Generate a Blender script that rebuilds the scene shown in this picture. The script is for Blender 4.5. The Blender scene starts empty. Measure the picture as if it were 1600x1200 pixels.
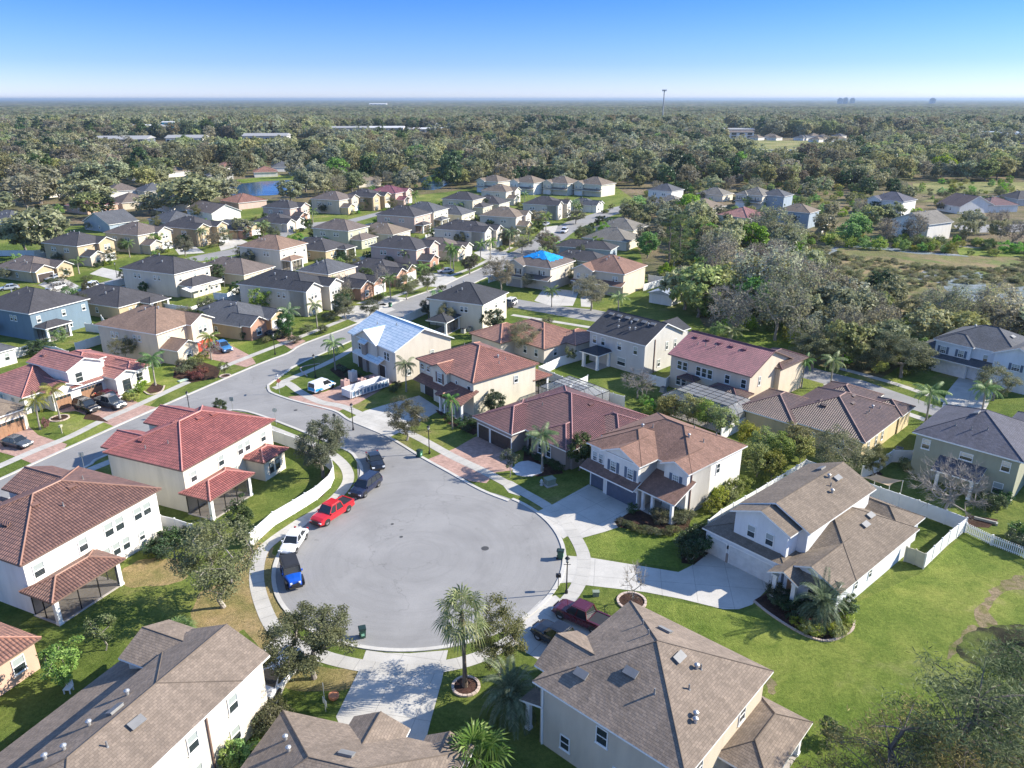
import bpy, math, random
import numpy as np
from mathutils import Vector, Matrix
S = bpy.context.scene
COL = S.collection
R = math.radians
random.seed(7)
# ------------------------------------------------------------------ camera
CAM_H = 46.0; FPX = 1180.0; HOR = 155.0
PITCH = math.atan((600 - HOR) / FPX)
cd = bpy.data.cameras.new('camera'); cam = bpy.data.objects.new('camera', cd); COL.objects.link(cam)
cam.location = (0, 0, CAM_H)
cam.rotation_mode = 'XYZ'
cam.rotation_euler = (R(90) - PITCH, 0, 0)
cd.sensor_fit = 'HORIZONTAL'; cd.sensor_width = 36.0; cd.lens = 36.0 * FPX / 1600.0
cd.clip_start = 1.0; cd.clip_end = 60000
S.camera = cam
# ------------------------------------------------------------------ light
SUN_AZ, SUN_EL = R(8), R(30.5)
w = bpy.data.worlds.new("World"); S.world = w; w.use_nodes = True
nt = w.node_tree; nt.nodes.clear()
sky = nt.nodes.new('ShaderNodeTexSky'); sky.sky_type = 'NISHITA'; sky.sun_disc = False
sky.sun_elevation = SUN_EL; sky.sun_rotation = R(90) - SUN_AZ
sky.altitude = 50; sky.air_density = 1.0; sky.dust_density = 0.0; sky.ozone_density = 4.0
bg = nt.nodes.new('ShaderNodeBackground'); bg.inputs[1].default_value = 0.15
wo = nt.nodes.new('ShaderNodeOutputWorld')
gtc = nt.nodes.new('ShaderNodeTexCoord'); gsx = nt.nodes.new('ShaderNodeSeparateXYZ'); nt.links.new(gtc.outputs['Generated'], gsx.inputs[0])
grp = nt.nodes.new('ShaderNodeValToRGB'); e_ = grp.color_ramp.elements; e_[0].position = 0.0; e_[0].color = (.45, .5, .79, 1); e_[1].position = .4; e_[1].color = (.86, .88, .95, 1)
e3 = e_.new(.04); e3.color = (.27, .365, .67, 1); e3 = e_.new(.13); e3.color = (.11, .265, .62, 1)
gmx = nt.nodes.new('ShaderNodeMix'); gmx.data_type = 'RGBA'; gmx.blend_type = 'MULTIPLY'; gmx.inputs[0].default_value = 1
nt.links.new(gsx.outputs[2], grp.inputs[0]); nt.links.new(sky.outputs[0], gmx.inputs[6]); nt.links.new(grp.outputs[0], gmx.inputs[7]); nt.links.new(gmx.outputs[2], bg.inputs[0]); nt.links.new(bg.outputs[0], wo.inputs[0])
sd = bpy.data.lights.new('sun', 'SUN'); sd.energy = 5.0; sd.angle = R(0.5); sd.color = (1.0, 0.925, 0.79)
so = bpy.data.objects.new('sun', sd); COL.objects.link(so)
sv = Vector((math.cos(SUN_EL) * math.cos(SUN_AZ), math.cos(SUN_EL) * math.sin(SUN_AZ), math.sin(SUN_EL)))
so.rotation_euler = (-sv).to_track_quat('-Z', 'Y').to_euler()
so.location = (0, 0, 100)
S.view_settings.view_transform = 'Standard'; S.view_settings.look = 'None'
S.view_settings.exposure = 1.0; S.view_settings.gamma = 1
S.cycles.max_bounces = 5; S.cycles.transparent_max_bounces = 12; S.cycles.volume_bounces = 0
S.cycles.diffuse_bounces = 3; S.cycles.glossy_bounces = 2
S.cycles.use_denoising = True
# ------------------------------------------------------------------ pixel -> place
CP, SP = math.cos(PITCH), math.sin(PITCH)
def gp(x, y, z=0.0):
    dx, dy = (x - 800) / FPX, -(y - 600) / FPX
    r = (dx, CP + dy * SP, -SP + dy * CP)
    t = (z - CAM_H) / r[2]
    return Vector((r[0] * t, r[1] * t, z))
def rotz(a): return Matrix.Rotation(a, 4, 'Z')
# ------------------------------------------------------------------ materials
MATS = {}
def _new(name):
    m = bpy.data.materials.new(name); m.use_nodes = True
    n = m.node_tree; b = n.nodes['Principled BSDF']
    return m, n, b
def N(n, t, **k):
    o = n.nodes.new(t)
    for a, v in k.items(): setattr(o, a, v)
    return o
def c4(c): return (c[0], c[1], c[2], 1)
def ramp(n, fac, stops):
    r = n.nodes.new('ShaderNodeValToRGB'); e = r.color_ramp.elements
    while len(e) < len(stops): e.new(0.5)
    for i, (p, c) in enumerate(stops): e[i].position = p; e[i].color = c4(c)
    n.links.new(fac, r.inputs[0]); return r.outputs[0]
def noise(n, vec, scale, detail=4, rough=.55, dist=0):
    t = n.nodes.new('ShaderNodeTexNoise'); t.inputs['Scale'].default_value = scale
    t.inputs['Detail'].default_value = detail; t.inputs['Roughness'].default_value = rough; t.inputs['Distortion'].default_value = dist
    if vec is not None: n.links.new(vec, t.inputs['Vector'])
    return t.outputs['Fac']
def mixc(n, f, a, b, mode='MIX'):
    m = n.nodes.new('ShaderNodeMix'); m.data_type = 'RGBA'; m.blend_type = mode
    for s, v in ((0, f), (6, a), (7, b)):
        if isinstance(v, (int, float)): m.inputs[s].default_value = v
        elif isinstance(v, tuple): m.inputs[s].default_value = c4(v)
        else: n.links.new(v, m.inputs[s])
    return m.outputs[2]
def math_(n, op, a, b=None, c=None):
    m = n.nodes.new('ShaderNodeMath'); m.operation = op
    for i, v in enumerate((a, b, c)):
        if v is None: continue
        if isinstance(v, (int, float)): m.inputs[i].default_value = v
        else: n.links.new(v, m.inputs[i])
    return m.outputs[0]
def bump(n, b, h, strength=.5, dist=.05):
    u = n.nodes.new('ShaderNodeBump'); u.inputs['Strength'].default_value = strength; u.inputs['Distance'].default_value = dist
    n.links.new(h, u.inputs['Height']); n.links.new(u.outputs[0], b.inputs['Normal'])
def geo(n): return n.nodes.new('ShaderNodeNewGeometry')
def tc(n, k): return n.nodes.new('ShaderNodeTexCoord').outputs[k]
def m_plain(name, c, rough=.6, metal=0, var=.12, coat=0):
    k = ('p', name)
    if k in MATS: return MATS[k]
    m, n, b = _new(name)
    g = geo(n).outputs['Position']
    f = noise(n, g, 1.7, 5)
    col = ramp(n, f, [(.25, tuple(x * (1 - var) for x in c)), (.75, tuple(min(1, x * (1 + var)) for x in c))])
    n.links.new(col, b.inputs['Base Color']); b.inputs['Roughness'].default_value = rough; b.inputs['Metallic'].default_value = metal
    if coat: b.inputs['Coat Weight'].default_value = coat; b.inputs['Coat Roughness'].default_value = .05
    MATS[k] = m; return m
def m_wall(name, c):
    k = ('w', name)
    if k in MATS: return MATS[k]
    m, n, b = _new('stucco_' + name)
    g = geo(n).outputs['Position']
    mp = N(n, 'ShaderNodeMapping'); mp.inputs['Scale'].default_value = (1, 1, .25); n.links.new(g, mp.inputs[0])
    f = noise(n, mp.outputs[0], .8, 6, .65)
    col = ramp(n, f, [(.25, tuple(x * .84 for x in c)), (.55, c), (.8, tuple(min(1, x * 1.07) for x in c))])
    n.links.new(col, b.inputs['Base Color']); b.inputs['Roughness'].default_value = .88
    bump(n, b, noise(n, g, 14, 4, .7), .35, .03)
    MATS[k] = m; return m
def m_shingle(name, c, seed=0):
    k = ('s', name)
    if k in MATS: return MATS[k]
    m, n, b = _new('shingle_' + name)
    uv = tc(n, 'UV')
    br = N(n, 'ShaderNodeTexBrick'); br.offset = .5
    n.links.new(uv, br.inputs['Vector'])
    br.inputs['Color1'].default_value = (.82, .82, .82, 1); br.inputs['Color2'].default_value = (1.12, 1.12, 1.12, 1); br.inputs['Mortar'].default_value = (.62, .62, .62, 1)
    br.inputs['Scale'].default_value = 1; br.inputs['Brick Width'].default_value = .34; br.inputs['Row Height'].default_value = .2
    br.inputs['Mortar Size'].default_value = .012; br.inputs['Bias'].default_value = 0
    g = geo(n).outputs['Position']
    f = noise(n, g, .35, 6, .6); f2 = noise(n, g, 3, 3)
    base = ramp(n, f, [(.3, tuple(x * .86 for x in c)), (.7, tuple(x * 1.14 for x in c))])
    mp = N(n, 'ShaderNodeMapping'); mp.inputs['Scale'].default_value = (1.6, .12, 1); n.links.new(uv, mp.inputs[0])
    st = ramp(n, noise(n, mp.outputs[0], 1, 4, .6), [(.3, (.78, .78, .78)), (.7, (1.1, 1.1, 1.1))])
    col = mixc(n, 1, base, br.outputs['Color'], 'MULTIPLY'); col = mixc(n, .8, col, st, 'MULTIPLY')
    n.links.new(col, b.inputs['Base Color']); b.inputs['Roughness'].default_value = .95
    sx = N(n, 'ShaderNodeSeparateXYZ'); n.links.new(uv, sx.inputs[0])
    h = math_(n, 'FRACT', math_(n, 'DIVIDE', sx.outputs[1], .2))
    h = math_(n, 'ADD', math_(n, 'MULTIPLY', h, -.6), f2)
    bump(n, b, h, .8, .045)
    MATS[k] = m; return m
def m_tile(name, c, seed=0):
    k = ('t', name)
    if k in MATS: return MATS[k]
    m, n, b = _new('tile_' + name)
    uv = tc(n, 'UV')
    sx = N(n, 'ShaderNodeSeparateXYZ'); n.links.new(uv, sx.inputs[0])
    br = N(n, 'ShaderNodeTexBrick'); br.offset = .0; n.links.new(uv, br.inputs['Vector'])
    br.inputs['Color1'].default_value = (.72, .7, .7, 1); br.inputs['Color2'].default_value = (1.2, 1.16, 1.1, 1); br.inputs['Mortar'].default_value = (.62, .6, .6, 1)
    br.inputs['Scale'].default_value = 1; br.inputs['Brick Width'].default_value = .3; br.inputs['Row Height'].default_value = .42
    br.inputs['Mortar Size'].default_value = .02
    g = geo(n).outputs['Position']
    f = noise(n, g, .4, 5, .6)
    base = ramp(n, f, [(.3, tuple(x * .82 for x in c)), (.7, tuple(x * 1.2 for x in c))])
    col = mixc(n, .8, base, br.outputs['Color'], 'MULTIPLY')
    n.links.new(col, b.inputs['Base Color']); b.inputs['Roughness'].default_value = .55
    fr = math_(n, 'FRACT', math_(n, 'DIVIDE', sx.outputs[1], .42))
    col = mixc(n, math_(n, 'MULTIPLY', math_(n, 'LESS_THAN', fr, .15), .55), col, tuple(x * .22 for x in c)); n.links.new(col, b.inputs['Base Color'])  # dark course lines: joint grime plus shade under tile lips, put into colour
    row = math_(n, 'MULTIPLY', math_(n, 'POWER', fr, 1.5), -1.0)
    wv = math_(n, 'ABSOLUTE', math_(n, 'SINE', math_(n, 'MULTIPLY', sx.outputs[0], math.pi / .3)))
    h = math_(n, 'ADD', math_(n, 'MULTIPLY', row, 1.3), math_(n, 'MULTIPLY', wv, .8))
    bump(n, b, h, 1.0, .11)
    MATS[k] = m; return m
def m_leaf(name, c1, c2, c3, rough=.6):
    k = ('l', name)
    if k in MATS: return MATS[k]
    m, n, b = _new('leaf_' + name)
    g = geo(n); oi = N(n, 'ShaderNodeObjectInfo')
    col = ramp(n, g.outputs['Random Per Island'], [(0, c1), (.55, c2), (1, c3)])
    hs = N(n, 'ShaderNodeHueSaturation')
    n.links.new(math_(n, 'ADD', math_(n, 'MULTIPLY', oi.outputs['Random'], .07), .465), hs.inputs['Hue'])
    n.links.new(math_(n, 'ADD', math_(n, 'MULTIPLY', math_(n, 'FRACT', math_(n, 'MULTIPLY', oi.outputs['Random'], 7.3)), .55), .68), hs.inputs['Value'])
    n.links.new(math_(n, 'ADD', math_(n, 'MULTIPLY', math_(n, 'FRACT', math_(n, 'MULTIPLY', oi.outputs['Random'], 13.7)), .4), .7), hs.inputs['Saturation'])
    n.links.new(col, hs.inputs['Color']); n.links.new(hs.outputs[0], b.inputs['Base Color'])
    b.inputs['Roughness'].default_value = rough; b.inputs['Specular IOR Level'].default_value = .25
    tr = N(n, 'ShaderNodeBsdfTranslucent'); n.links.new(hs.outputs[0], tr.inputs[0])
    mx = N(n, 'ShaderNodeMixShader'); mx.inputs[0].default_value = .38
    n.links.new(b.outputs[0], mx.inputs[1]); n.links.new(tr.outputs[0], mx.inputs[2])
    n.links.new(mx.outputs[0], n.nodes['Material Output'].inputs[0])
    MATS[k] = m; return m
def m_grass(name, stops, scale=.12):
    m, n, b = _new(name)
    g = geo(n).outputs['Position']
    f = noise(n, g, scale, 7, .62, .4)
    col = ramp(n, f, stops)
    f2 = ramp(n, noise(n, g, 3.2, 6, .75), [(.3, (.58, .6, .55)), (.7, (1.3, 1.28, 1.25))])
    f3 = ramp(n, noise(n, g, .035, 4, .6), [(.33, (.64, .74, .64)), (.67, (1.36, 1.2, 1.35))]); f4 = ramp(n, noise(n, g, .55, 5, .7, 1.0), [(.3, (.7, .76, .68)), (.7, (1.3, 1.2, 1.3))]); col = mixc(n, 1, col, f4, 'MULTIPLY')
    col = mixc(n, .9, col, f2, 'MULTIPLY'); col = mixc(n, .9, col, f3, 'MULTIPLY')
    n.links.new(col, b.inputs['Base Color']); b.inputs['Roughness'].default_value = .95; b.inputs['Specular IOR Level'].default_value = .1
    bump(n, b, noise(n, g, 5, 6, .85), .9, .22)
    return m
def m_asphalt():
    m, n, b = _new('asphalt')
    g = geo(n).outputs['Position']
    f = noise(n, g, .16, 6, .6, .5); f1 = noise(n, g, 9, 5, .8)
    col = ramp(n, f, [(.28, (.215, .21, .206)), (.5, (.255, .25, .245)), (.75, (.3, .293, .287))])
    # tyre arcs: stretched dark scuffs round the turning circle
    c0 = gp(650, 868)
    vs = N(n, 'ShaderNodeVectorMath'); vs.operation = 'SUBTRACT'; vs.inputs[1].default_value = c0; n.links.new(g, vs.inputs[0])
    ln = N(n, 'ShaderNodeVectorMath'); ln.operation = 'LENGTH'; n.links.new(vs.outputs[0], ln.inputs[0])
    cx = N(n, 'ShaderNodeCombineXYZ'); n.links.new(ln.outputs['Value'], cx.inputs[0])
    n.links.new(math_(n, 'MULTIPLY', f, 1.5), cx.inputs[1])
    arc = ramp(n, noise(n, cx.outputs[0], 1.6, 6, .75), [(.33, (.83, .83, .83)), (.5, (1, 1, 1)), (.8, (1.06, 1.06, 1.05))])
    col = mixc(n, .6, col, arc, 'MULTIPLY')
    # sealed cracks
    vo = N(n, 'ShaderNodeTexVoronoi'); vo.feature = 'DISTANCE_TO_EDGE'; vo.inputs['Scale'].default_value = .1; wn = N(n, 'ShaderNodeTexNoise'); wn.inputs['Scale'].default_value = .35; wn.inputs['Detail'].default_value = 5; n.links.new(g, wn.inputs['Vector']); wv_ = N(n, 'ShaderNodeVectorMath'); wv_.operation = 'MULTIPLY_ADD'; n.links.new(wn.outputs['Color'], wv_.inputs[0]); wv_.inputs[1].default_value = (5, 5, 5); n.links.new(g, wv_.inputs[2]); n.links.new(wv_.outputs[0], vo.inputs['Vector'])
    ed = ramp(n, vo.outputs['Distance'], [(0, (.62, .62, .62)), (.006, (1, 1, 1))])
    col = mixc(n, math_(n, 'MULTIPLY', ramp(n, noise(n, g, .08, 2), [(.42, (0, 0, 0)), (.55, (.7, .7, .7))]), 1.0), col, ed, 'MULTIPLY')
    sp = ramp(n, noise(n, g, .9, 3, .5), [(.69, (1, 1, 1)), (.74, (.72, .72, .72))]); col = mixc(n, .8, col, sp, 'MULTIPLY')
    ln2 = ramp(n, noise(n, cx.outputs[0], 9, 3, .7), [(.32, (.86, .86, .86)), (.42, (1, 1, 1))]); col = mixc(n, .5, col, ln2, 'MULTIPLY')
    gr = ramp(n, f1, [(.3, (.86, .86, .86)), (.7, (1.12, 1.12, 1.12))])
    col = mixc(n, .8, col, gr, 'MULTIPLY')
    n.links.new(col, b.inputs['Base Color']); b.inputs['Roughness'].default_value = .92
    bump(n, b, f1, .3, .02)
    return m
def m_concrete(name='concrete', c=(.5, .48, .44), joints=3.4):
    m, n, b = _new(name)
    g = geo(n).outputs['Position']
    f = noise(n, g, .35, 6, .65)
    col = ramp(n, f, [(.28, tuple(x * .78 for x in c)), (.6, c), (.8, tuple(x * 1.12 for x in c))])
    gr = ramp(n, noise(n, g, 7, 5, .8), [(.3, (.88, .88, .88)), (.7, (1.1, 1.1, 1.1))])
    col = mixc(n, .8, col, gr, 'MULTIPLY')
    if joints:
        uv = tc(n, 'UV')
        sx = N(n, 'ShaderNodeSeparateXYZ'); n.links.new(uv, sx.inputs[0])
        fr = math_(n, 'FRACT', math_(n, 'DIVIDE', sx.outputs[0], joints))
        fy = math_(n, 'FRACT', math_(n, 'DIVIDE', sx.outputs[1], joints))
        lt = math_(n, 'MAXIMUM', math_(n, 'LESS_THAN', fr, .035 / joints * 1.5), math_(n, 'LESS_THAN', fy, .035 / joints * 1.5))
        col = mixc(n, math_(n, 'MULTIPLY', lt, .55), col, (.16, .15, .14))
    n.links.new(col, b.inputs['Base Color']); b.inputs['Roughness'].default_value = .9
    return m
def m_paver(name, c):
    m, n, b = _new(name)
    g = geo(n).outputs['Position']
    br = N(n, 'ShaderNodeTexBrick'); n.links.new(g, br.inputs['Vector'])
    br.inputs['Color1'].default_value = c4(tuple(x * .8 for x in c)); br.inputs['Color2'].default_value = c4(tuple(x * 1.2 for x in c)); br.inputs['Mortar'].default_value = c4(tuple(x * .7 for x in c))
    br.inputs['Scale'].default_value = 1; br.inputs['Brick Width'].default_value = .4; br.inputs['Row Height'].default_value = .2; br.inputs['Mortar Size'].default_value = .015
    gr = ramp(n, noise(n, g, .6, 5, .7), [(.3, (.8, .8, .8)), (.7, (1.15, 1.15, 1.15))])
    n.links.new(mixc(n, .9, br.outputs['Color'], gr, 'MULTIPLY'), b.inputs['Base Color']); b.inputs['Roughness'].default_value = .9
    return m
def m_glass(name='window_glass', c=(.03, .04, .045), rough=.08):
    k = ('g', name)
    if k in MATS: return MATS[k]
    m, n, b = _new(name)
    b.inputs['Base Color'].default_value = c4(c); b.inputs['Roughness'].default_value = rough; b.inputs['Specular IOR Level'].default_value = .8
    MATS[k] = m; return m
def m_screen(name='insect_screen', c=(.02, .02, .022), f=.45):
    k = ('sc', name)
    if k in MATS: return MATS[k]
    m, n, b = _new(name)
    b.inputs['Base Color'].default_value = c4(c); b.inputs['Roughness'].default_value = .8; b.inputs['Alpha'].default_value = f
    MATS[k] = m; return m
def m_water(name, c=(.03, .06, .09)):
    m, n, b = _new(name)
    g = geo(n).outputs['Position']
    b.inputs['Base Color'].default_value = c4(c); b.inputs['Roughness'].default_value = .12; b.inputs['Specular IOR Level'].default_value = .6
    bump(n, b, noise(n, g, .8, 4), .15, .05)
    return m
WHITE = m_plain('white_trim', (.78, .78, .76), .5, var=.04)
DARKM = m_plain('dark_metal', (.03, .03, .035), .45, .6)
GREYM = m_plain('grey_metal', (.42, .43, .44), .4, .5)
VENTM = m_plain('vent_grey', (.2, .2, .2), .6, .1)
GLASS = m_glass(); SCREEN = m_screen()
BLIND = m_glass('window_blind_glass', (.34, .38, .37), .12)
# ------------------------------------------------------------------ mesh builder
class MB:
    def __init__(s): s.v = []; s.f = []; s.m = []; s.uv = []
    def face(s, pts, mi=0, uv=None):
        i = len(s.v); s.v += [tuple(p) for p in pts]; s.f.append(tuple(range(i, i + len(pts)))); s.m.append(mi)
        s.uv.append(uv if uv else [(p[0], p[1]) for p in pts])
    def box(s, a, b, mi=0):
        (x0, y0, z0), (x1, y1, z1) = a, b
        P = [(x0, y0, z0), (x1, y0, z0), (x1, y1, z0), (x0, y1, z0), (x0, y0, z1), (x1, y0, z1), (x1, y1, z1), (x0, y1, z1)]
        i = len(s.v); s.v += P
        for q in ((0, 3, 2, 1), (4, 5, 6, 7), (0, 1, 5, 4), (1, 2, 6, 5), (2, 3, 7, 6), (3, 0, 4, 7)):
            s.f.append(tuple(i + k for k in q)); s.m.append(mi); s.uv.append([(P[k][0] + P[k][1], P[k][2]) for k in q])
    def prism(s, poly, z0, z1, mi=0):
        n = len(poly)
        s.face([(p[0], p[1], z1) for p in poly], mi)
        s.face([(p[0], p[1], z0) for p in reversed(poly)], mi)
        for k in range(n):
            a, b = poly[k], poly[(k + 1) % n]
            s.face([(a[0], a[1], z0), (b[0], b[1], z0), (b[0], b[1], z1), (a[0], a[1], z1)], mi)
    def tube(s, path, rad, n=6, mi=0, cap=True):
        rings = []
        for k, p in enumerate(path):
            p = Vector(p); a = Vector(path[max(0, k - 1)]); b = Vector(path[min(len(path) - 1, k + 1)])
            d = (b - a); d = d.normalized() if d.length > 1e-6 else Vector((0, 0, 1))
            x = d.orthogonal().normalized(); y = d.cross(x)
            r = rad[k] if isinstance(rad, (list, tuple)) else rad
            i = len(s.v)
            for q in range(n):
                t = 2 * math.pi * q / n; s.v.append(tuple(p + x * (r * math.cos(t)) + y * (r * math.sin(t))))
            rings.append(i)
        for a, b in zip(rings, rings[1:]):
            for q in range(n):
                s.f.append((a + q, a + (q + 1) % n, b + (q + 1) % n, b + q)); s.m.append(mi); s.uv.append([(0, 0)] * 4)
        if cap:
            s.f.append(tuple(rings[-1] + q for q in range(n))); s.m.append(mi); s.uv.append([(0, 0)] * n)
            s.f.append(tuple(rings[0] + q for q in reversed(range(n)))); s.m.append(mi); s.uv.append([(0, 0)] * n)
    def lathe(s, prof, n=12, c=(0, 0), mi=0):
        rings = []
        for r, z in prof:
            i = len(s.v)
            for q in range(n):
                t = 2 * math.pi * q / n; s.v.append((c[0] + r * math.cos(t), c[1] + r * math.sin(t), z))
            rings.append(i)
        for a, b in zip(rings, rings[1:]):
            for q in range(n):
                s.f.append((a + q, a + (q + 1) % n, b + (q + 1) % n, b + q)); s.m.append(mi); s.uv.append([(0, 0)] * 4)
        s.f.append(tuple(rings[-1] + q for q in range(n))); s.m.append(mi); s.uv.append([(0, 0)] * n)
    def xform(s, M): s.v = [tuple(M @ Vector(p)) for p in s.v]; return s
    def mesh(s, name, mats, smooth=False):
        me = bpy.data.meshes.new(name); me.from_pydata(s.v, [], s.f)
        if not isinstance(mats, (list, tuple)): mats = [mats]
        for m in mats: me.materials.append(m)
        me.polygons.foreach_set('material_index', s.m)
        ul = me.uv_layers.new(name='UVMap')
        flat = [c for u in s.uv for p in u for c in p]
        ul.data.foreach_set('uv', flat)
        if smooth: me.polygons.foreach_set('use_smooth', [True] * len(s.f))
        me.update(); return me
def link(name, me, parent=None, mat=None):
    o = bpy.data.objects.new(name, me); COL.objects.link(o)
    if parent is not None: o.parent = parent
    if mat is not None: o.matrix_local = mat
    return o
def build(mb, name, mats, parent=None, mat=None, smooth=False): return link(name, mb.mesh(name, mats, smooth), parent, mat)
def tag(o, label=None, cat=None, group=None, kind=None):
    if label: o['label'] = label
    if cat: o['category'] = cat
    if group: o['group'] = group
    if kind: o['kind'] = kind
    return o
def empty(name, loc, rz=0): 
    o = bpy.data.objects.new(name, None); COL.objects.link(o); o.location = loc; o.rotation_euler = (0, 0, rz); o.empty_display_size = .3; return o
def copy_tree(o, parent=None):
    c = o.copy(); COL.objects.link(c)
    if parent is not None: c.parent = parent
    for ch in list(o.children): copy_tree(ch, c)
    return c
def struct(name, mb, mats, label=None):
    o = build(mb, name, mats); o['kind'] = 'structure'
    if label: o['label'] = label
    return o
def poly_uvframe(pts):
    a = Vector(pts[0]); b = Vector(pts[1]); d = (b - a); d.z = 0; d.normalize(); e = Vector((-d.y, d.x, 0))
    return [((Vector(p) - a).dot(d), (Vector(p) - a).dot(e)) for p in pts]
def sheet(name, polys, z, mat, label=None):
    import mathutils.geometry as mg
    mb = MB()
    for pl in polys:
        P = [Vector((p[0], p[1], 0)) for p in pl]
        uv = poly_uvframe(P)
        for tri in mg.tessellate_polygon([P]):
            t = list(tri)
            A, B, C = (P[i] for i in t)
            if (B - A).cross(C - A).z < 0: t.reverse()
            mb.face([(P[i].x, P[i].y, z) for i in t], 0, [uv[i] for i in t])
    return struct(name, mb, mat, label)
def strip(mb, path, width, z, mi=0, uv=True, z0=None):
    """ribbon along a world path"""
    P = [Vector((p[0], p[1], 0)) for p in path]; L = []; Rr = []; s = 0; ss = []
    for k, p in enumerate(P):
        a = P[max(0, k - 1)]; b = P[min(len(P) - 1, k + 1)]; d = (b - a).normalized(); e = Vector((-d.y, d.x, 0))
        L.append(p + e * width / 2); Rr.append(p - e * width / 2)
        if k: s += (p - P[k - 1]).length
        ss.append(s)
    for k in range(len(P) - 1):
        mb.face([(Rr[k].x, Rr[k].y, z), (Rr[k + 1].x, Rr[k + 1].y, z), (L[k + 1].x, L[k + 1].y, z), (L[k].x, L[k].y, z)], mi,
                [(ss[k], .4), (ss[k + 1], .4), (ss[k + 1], .4 + min(width, 1)), (ss[k], .4 + min(width, 1))])
        if z0 is not None:
            for Q, fl in ((L, 0), (Rr, 1)):
                q = [(Q[k].x, Q[k].y, z0), (Q[k + 1].x, Q[k + 1].y, z0), (Q[k + 1].x, Q[k + 1].y, z), (Q[k].x, Q[k].y, z)]
                mb.face(q, mi, [(0.5, .5)] * 4)
def smooth_path(pts, n=6):
    P = [Vector((p[0], p[1], 0)) for p in pts]; out = []
    for k in range(len(P) - 1):
        p0 = P[max(0, k - 1)]; p1 = P[k]; p2 = P[k + 1]; p3 = P[min(len(P) - 1, k + 2)]
        for i in range(n):
            t = i / n
            out.append(.5 * ((2 * p1) + (p2 - p0) * t + (2 * p0 - 5 * p1 + 4 * p2 - p3) * t * t + (3 * p1 - p0 - 3 * p2 + p3) * t ** 3))
    out.append(P[-1]); return out
def sm(pts, n=5):
    P = [gp(*p) for p in pts]; o = []; L = len(P)
    for k in range(L):
        p0, p1, p2, p3 = P[k - 1], P[k], P[(k + 1) % L], P[(k + 2) % L]
        for i in range(n):
            t = i / n; q = .5 * ((2 * p1) + (p2 - p0) * t + (2 * p0 - 5 * p1 + 4 * p2 - p3) * t * t + (3 * p1 - p0 - 3 * p2 + p3) * t ** 3); r = random.Random(k * 31 + i + int(q.x)); s_ = (p2 - p1).length * .07
            o.append((q.x + r.uniform(-s_, s_), q.y + r.uniform(-s_, s_)))
    return o
def px(pts, z=0): return [gp(x, y, z) for x, y in pts]
# ------------------------------------------------------------------ houses
OH = .45; FA = .17
MC = {}
def window_meshes(w, h, fc, style):
    k = ('win', round(w, 2), round(h, 2), fc.name, style)
    if k in MC: return MC[k]
    f = MB(); t = .07
    for a, b in (((-w/2, -.07, 0), (-w/2 + t, .01, h)), ((w/2 - t, -.07, 0), (w/2, .01, h)), ((-w/2 + t, -.07, h - t), (w/2 - t, .01, h)), ((-w/2 + t, -.07, 0), (w/2 - t, .01, t)),
                 ((-w/2 + t, -.06, h/2 - .03), (w/2 - t, .01, h/2 + .03))): f.box(a, b)
    if style == 'g':
        for q in (-.17, .17): f.box((q * w - .015, -.055, t), (q * w + .015, .01, h/2 - .03))
        for q in (-.17, .17): f.box((q * w - .015, -.055, h/2 + .03), (q * w + .015, .01, h - t))
        for q in (.25, .75): f.box((-w/2 + t, -.05, q * h - .015), (w/2 - t, .01, q * h + .015))
    f.box((-w/2 - .06, -.1, -.08), (w/2 + .06, .01, -.002))
    p = MB(); p.face([(-w/2 + .03, -.025, .03), (w/2 - .03, -.025, .03), (w/2 - .03, -.025, h/2), (-w/2 + .03, -.025, h/2)], 0)
    p.face([(-w/2 + .03, -.025, h/2), (w/2 - .03, -.025, h/2), (w/2 - .03, -.025, h - .03), (-w/2 + .03, -.025, h - .03)], 1 if style != 'd' else 0)
    r = (f.mesh('window_frame', fc), p.mesh('window_pane', [GLASS, BLIND])); MC[k] = r; return r
def garage_mesh(w, h, mat, style='p'):
    k = ('gar', round(w, 2), round(h, 2), mat.name, style)
    if k in MC: return MC[k]
    m = MB(); rows = 4; cols = max(2, round(w / .62))
    m.box((-w/2, -.02, 0), (w/2, .02, h))
    for r_ in range(rows):
        for c in range(cols):
            x0 = -w/2 + w * c / cols + .05; x1 = -w/2 + w * (c + 1) / cols - .05; z0 = h * r_ / rows + .06; z1 = h * (r_ + 1) / rows - .06
            mi = 1 if (style == 'w' and r_ == rows - 1) else 0
            m.box((x0, -.045, z0), (x1, -.018, z1), mi)
    me = m.mesh('garage_door', [mat, GLASS]); MC[k] = me; return me
def garage_trim(w, h):
    k = ('gt', round(w, 2), round(h, 2))
    if k in MC: return MC[k]
    m = MB(); m.box((-w/2 - .14, -.07, 0), (-w/2, .02, h + .14)); m.box((w/2, -.07, 0), (w/2 + .14, .02, h + .14)); m.box((-w/2, -.07, h), (w/2, .02, h + .14))
    me = m.mesh('garage_trim', WHITE); MC[k] = me; return me
def door_mesh(w, h, mat):
    k = ('door', round(w, 2), round(h, 2), mat.name)
    if k in MC: return MC[k]
    m = MB(); m.box((-w/2, -.03, 0), (w/2, .02, h))
    for z0, z1 in ((.1, .9), (1.05, h - .15)):
        m.box((-w/2 + .12, -.05, z0), (-.05, -.028, z1)); m.box((.05, -.05, z0), (w/2 - .12, -.028, z1))
    for a, b in (((-w/2 - .1, -.07, 0), (-w/2, .02, h + .1)), ((w/2, -.07, 0), (w/2 + .1, .02, h + .1)), ((-w/2, -.07, h), (w/2, .02, h + .1))): m.box(a, b, 1)
    me = m.mesh('front_door', [mat, WHITE]); MC[k] = me; return me
SIDE = {'S': 0, 'W': -math.pi/2, 'E': math.pi/2, 'N': math.pi}
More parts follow.
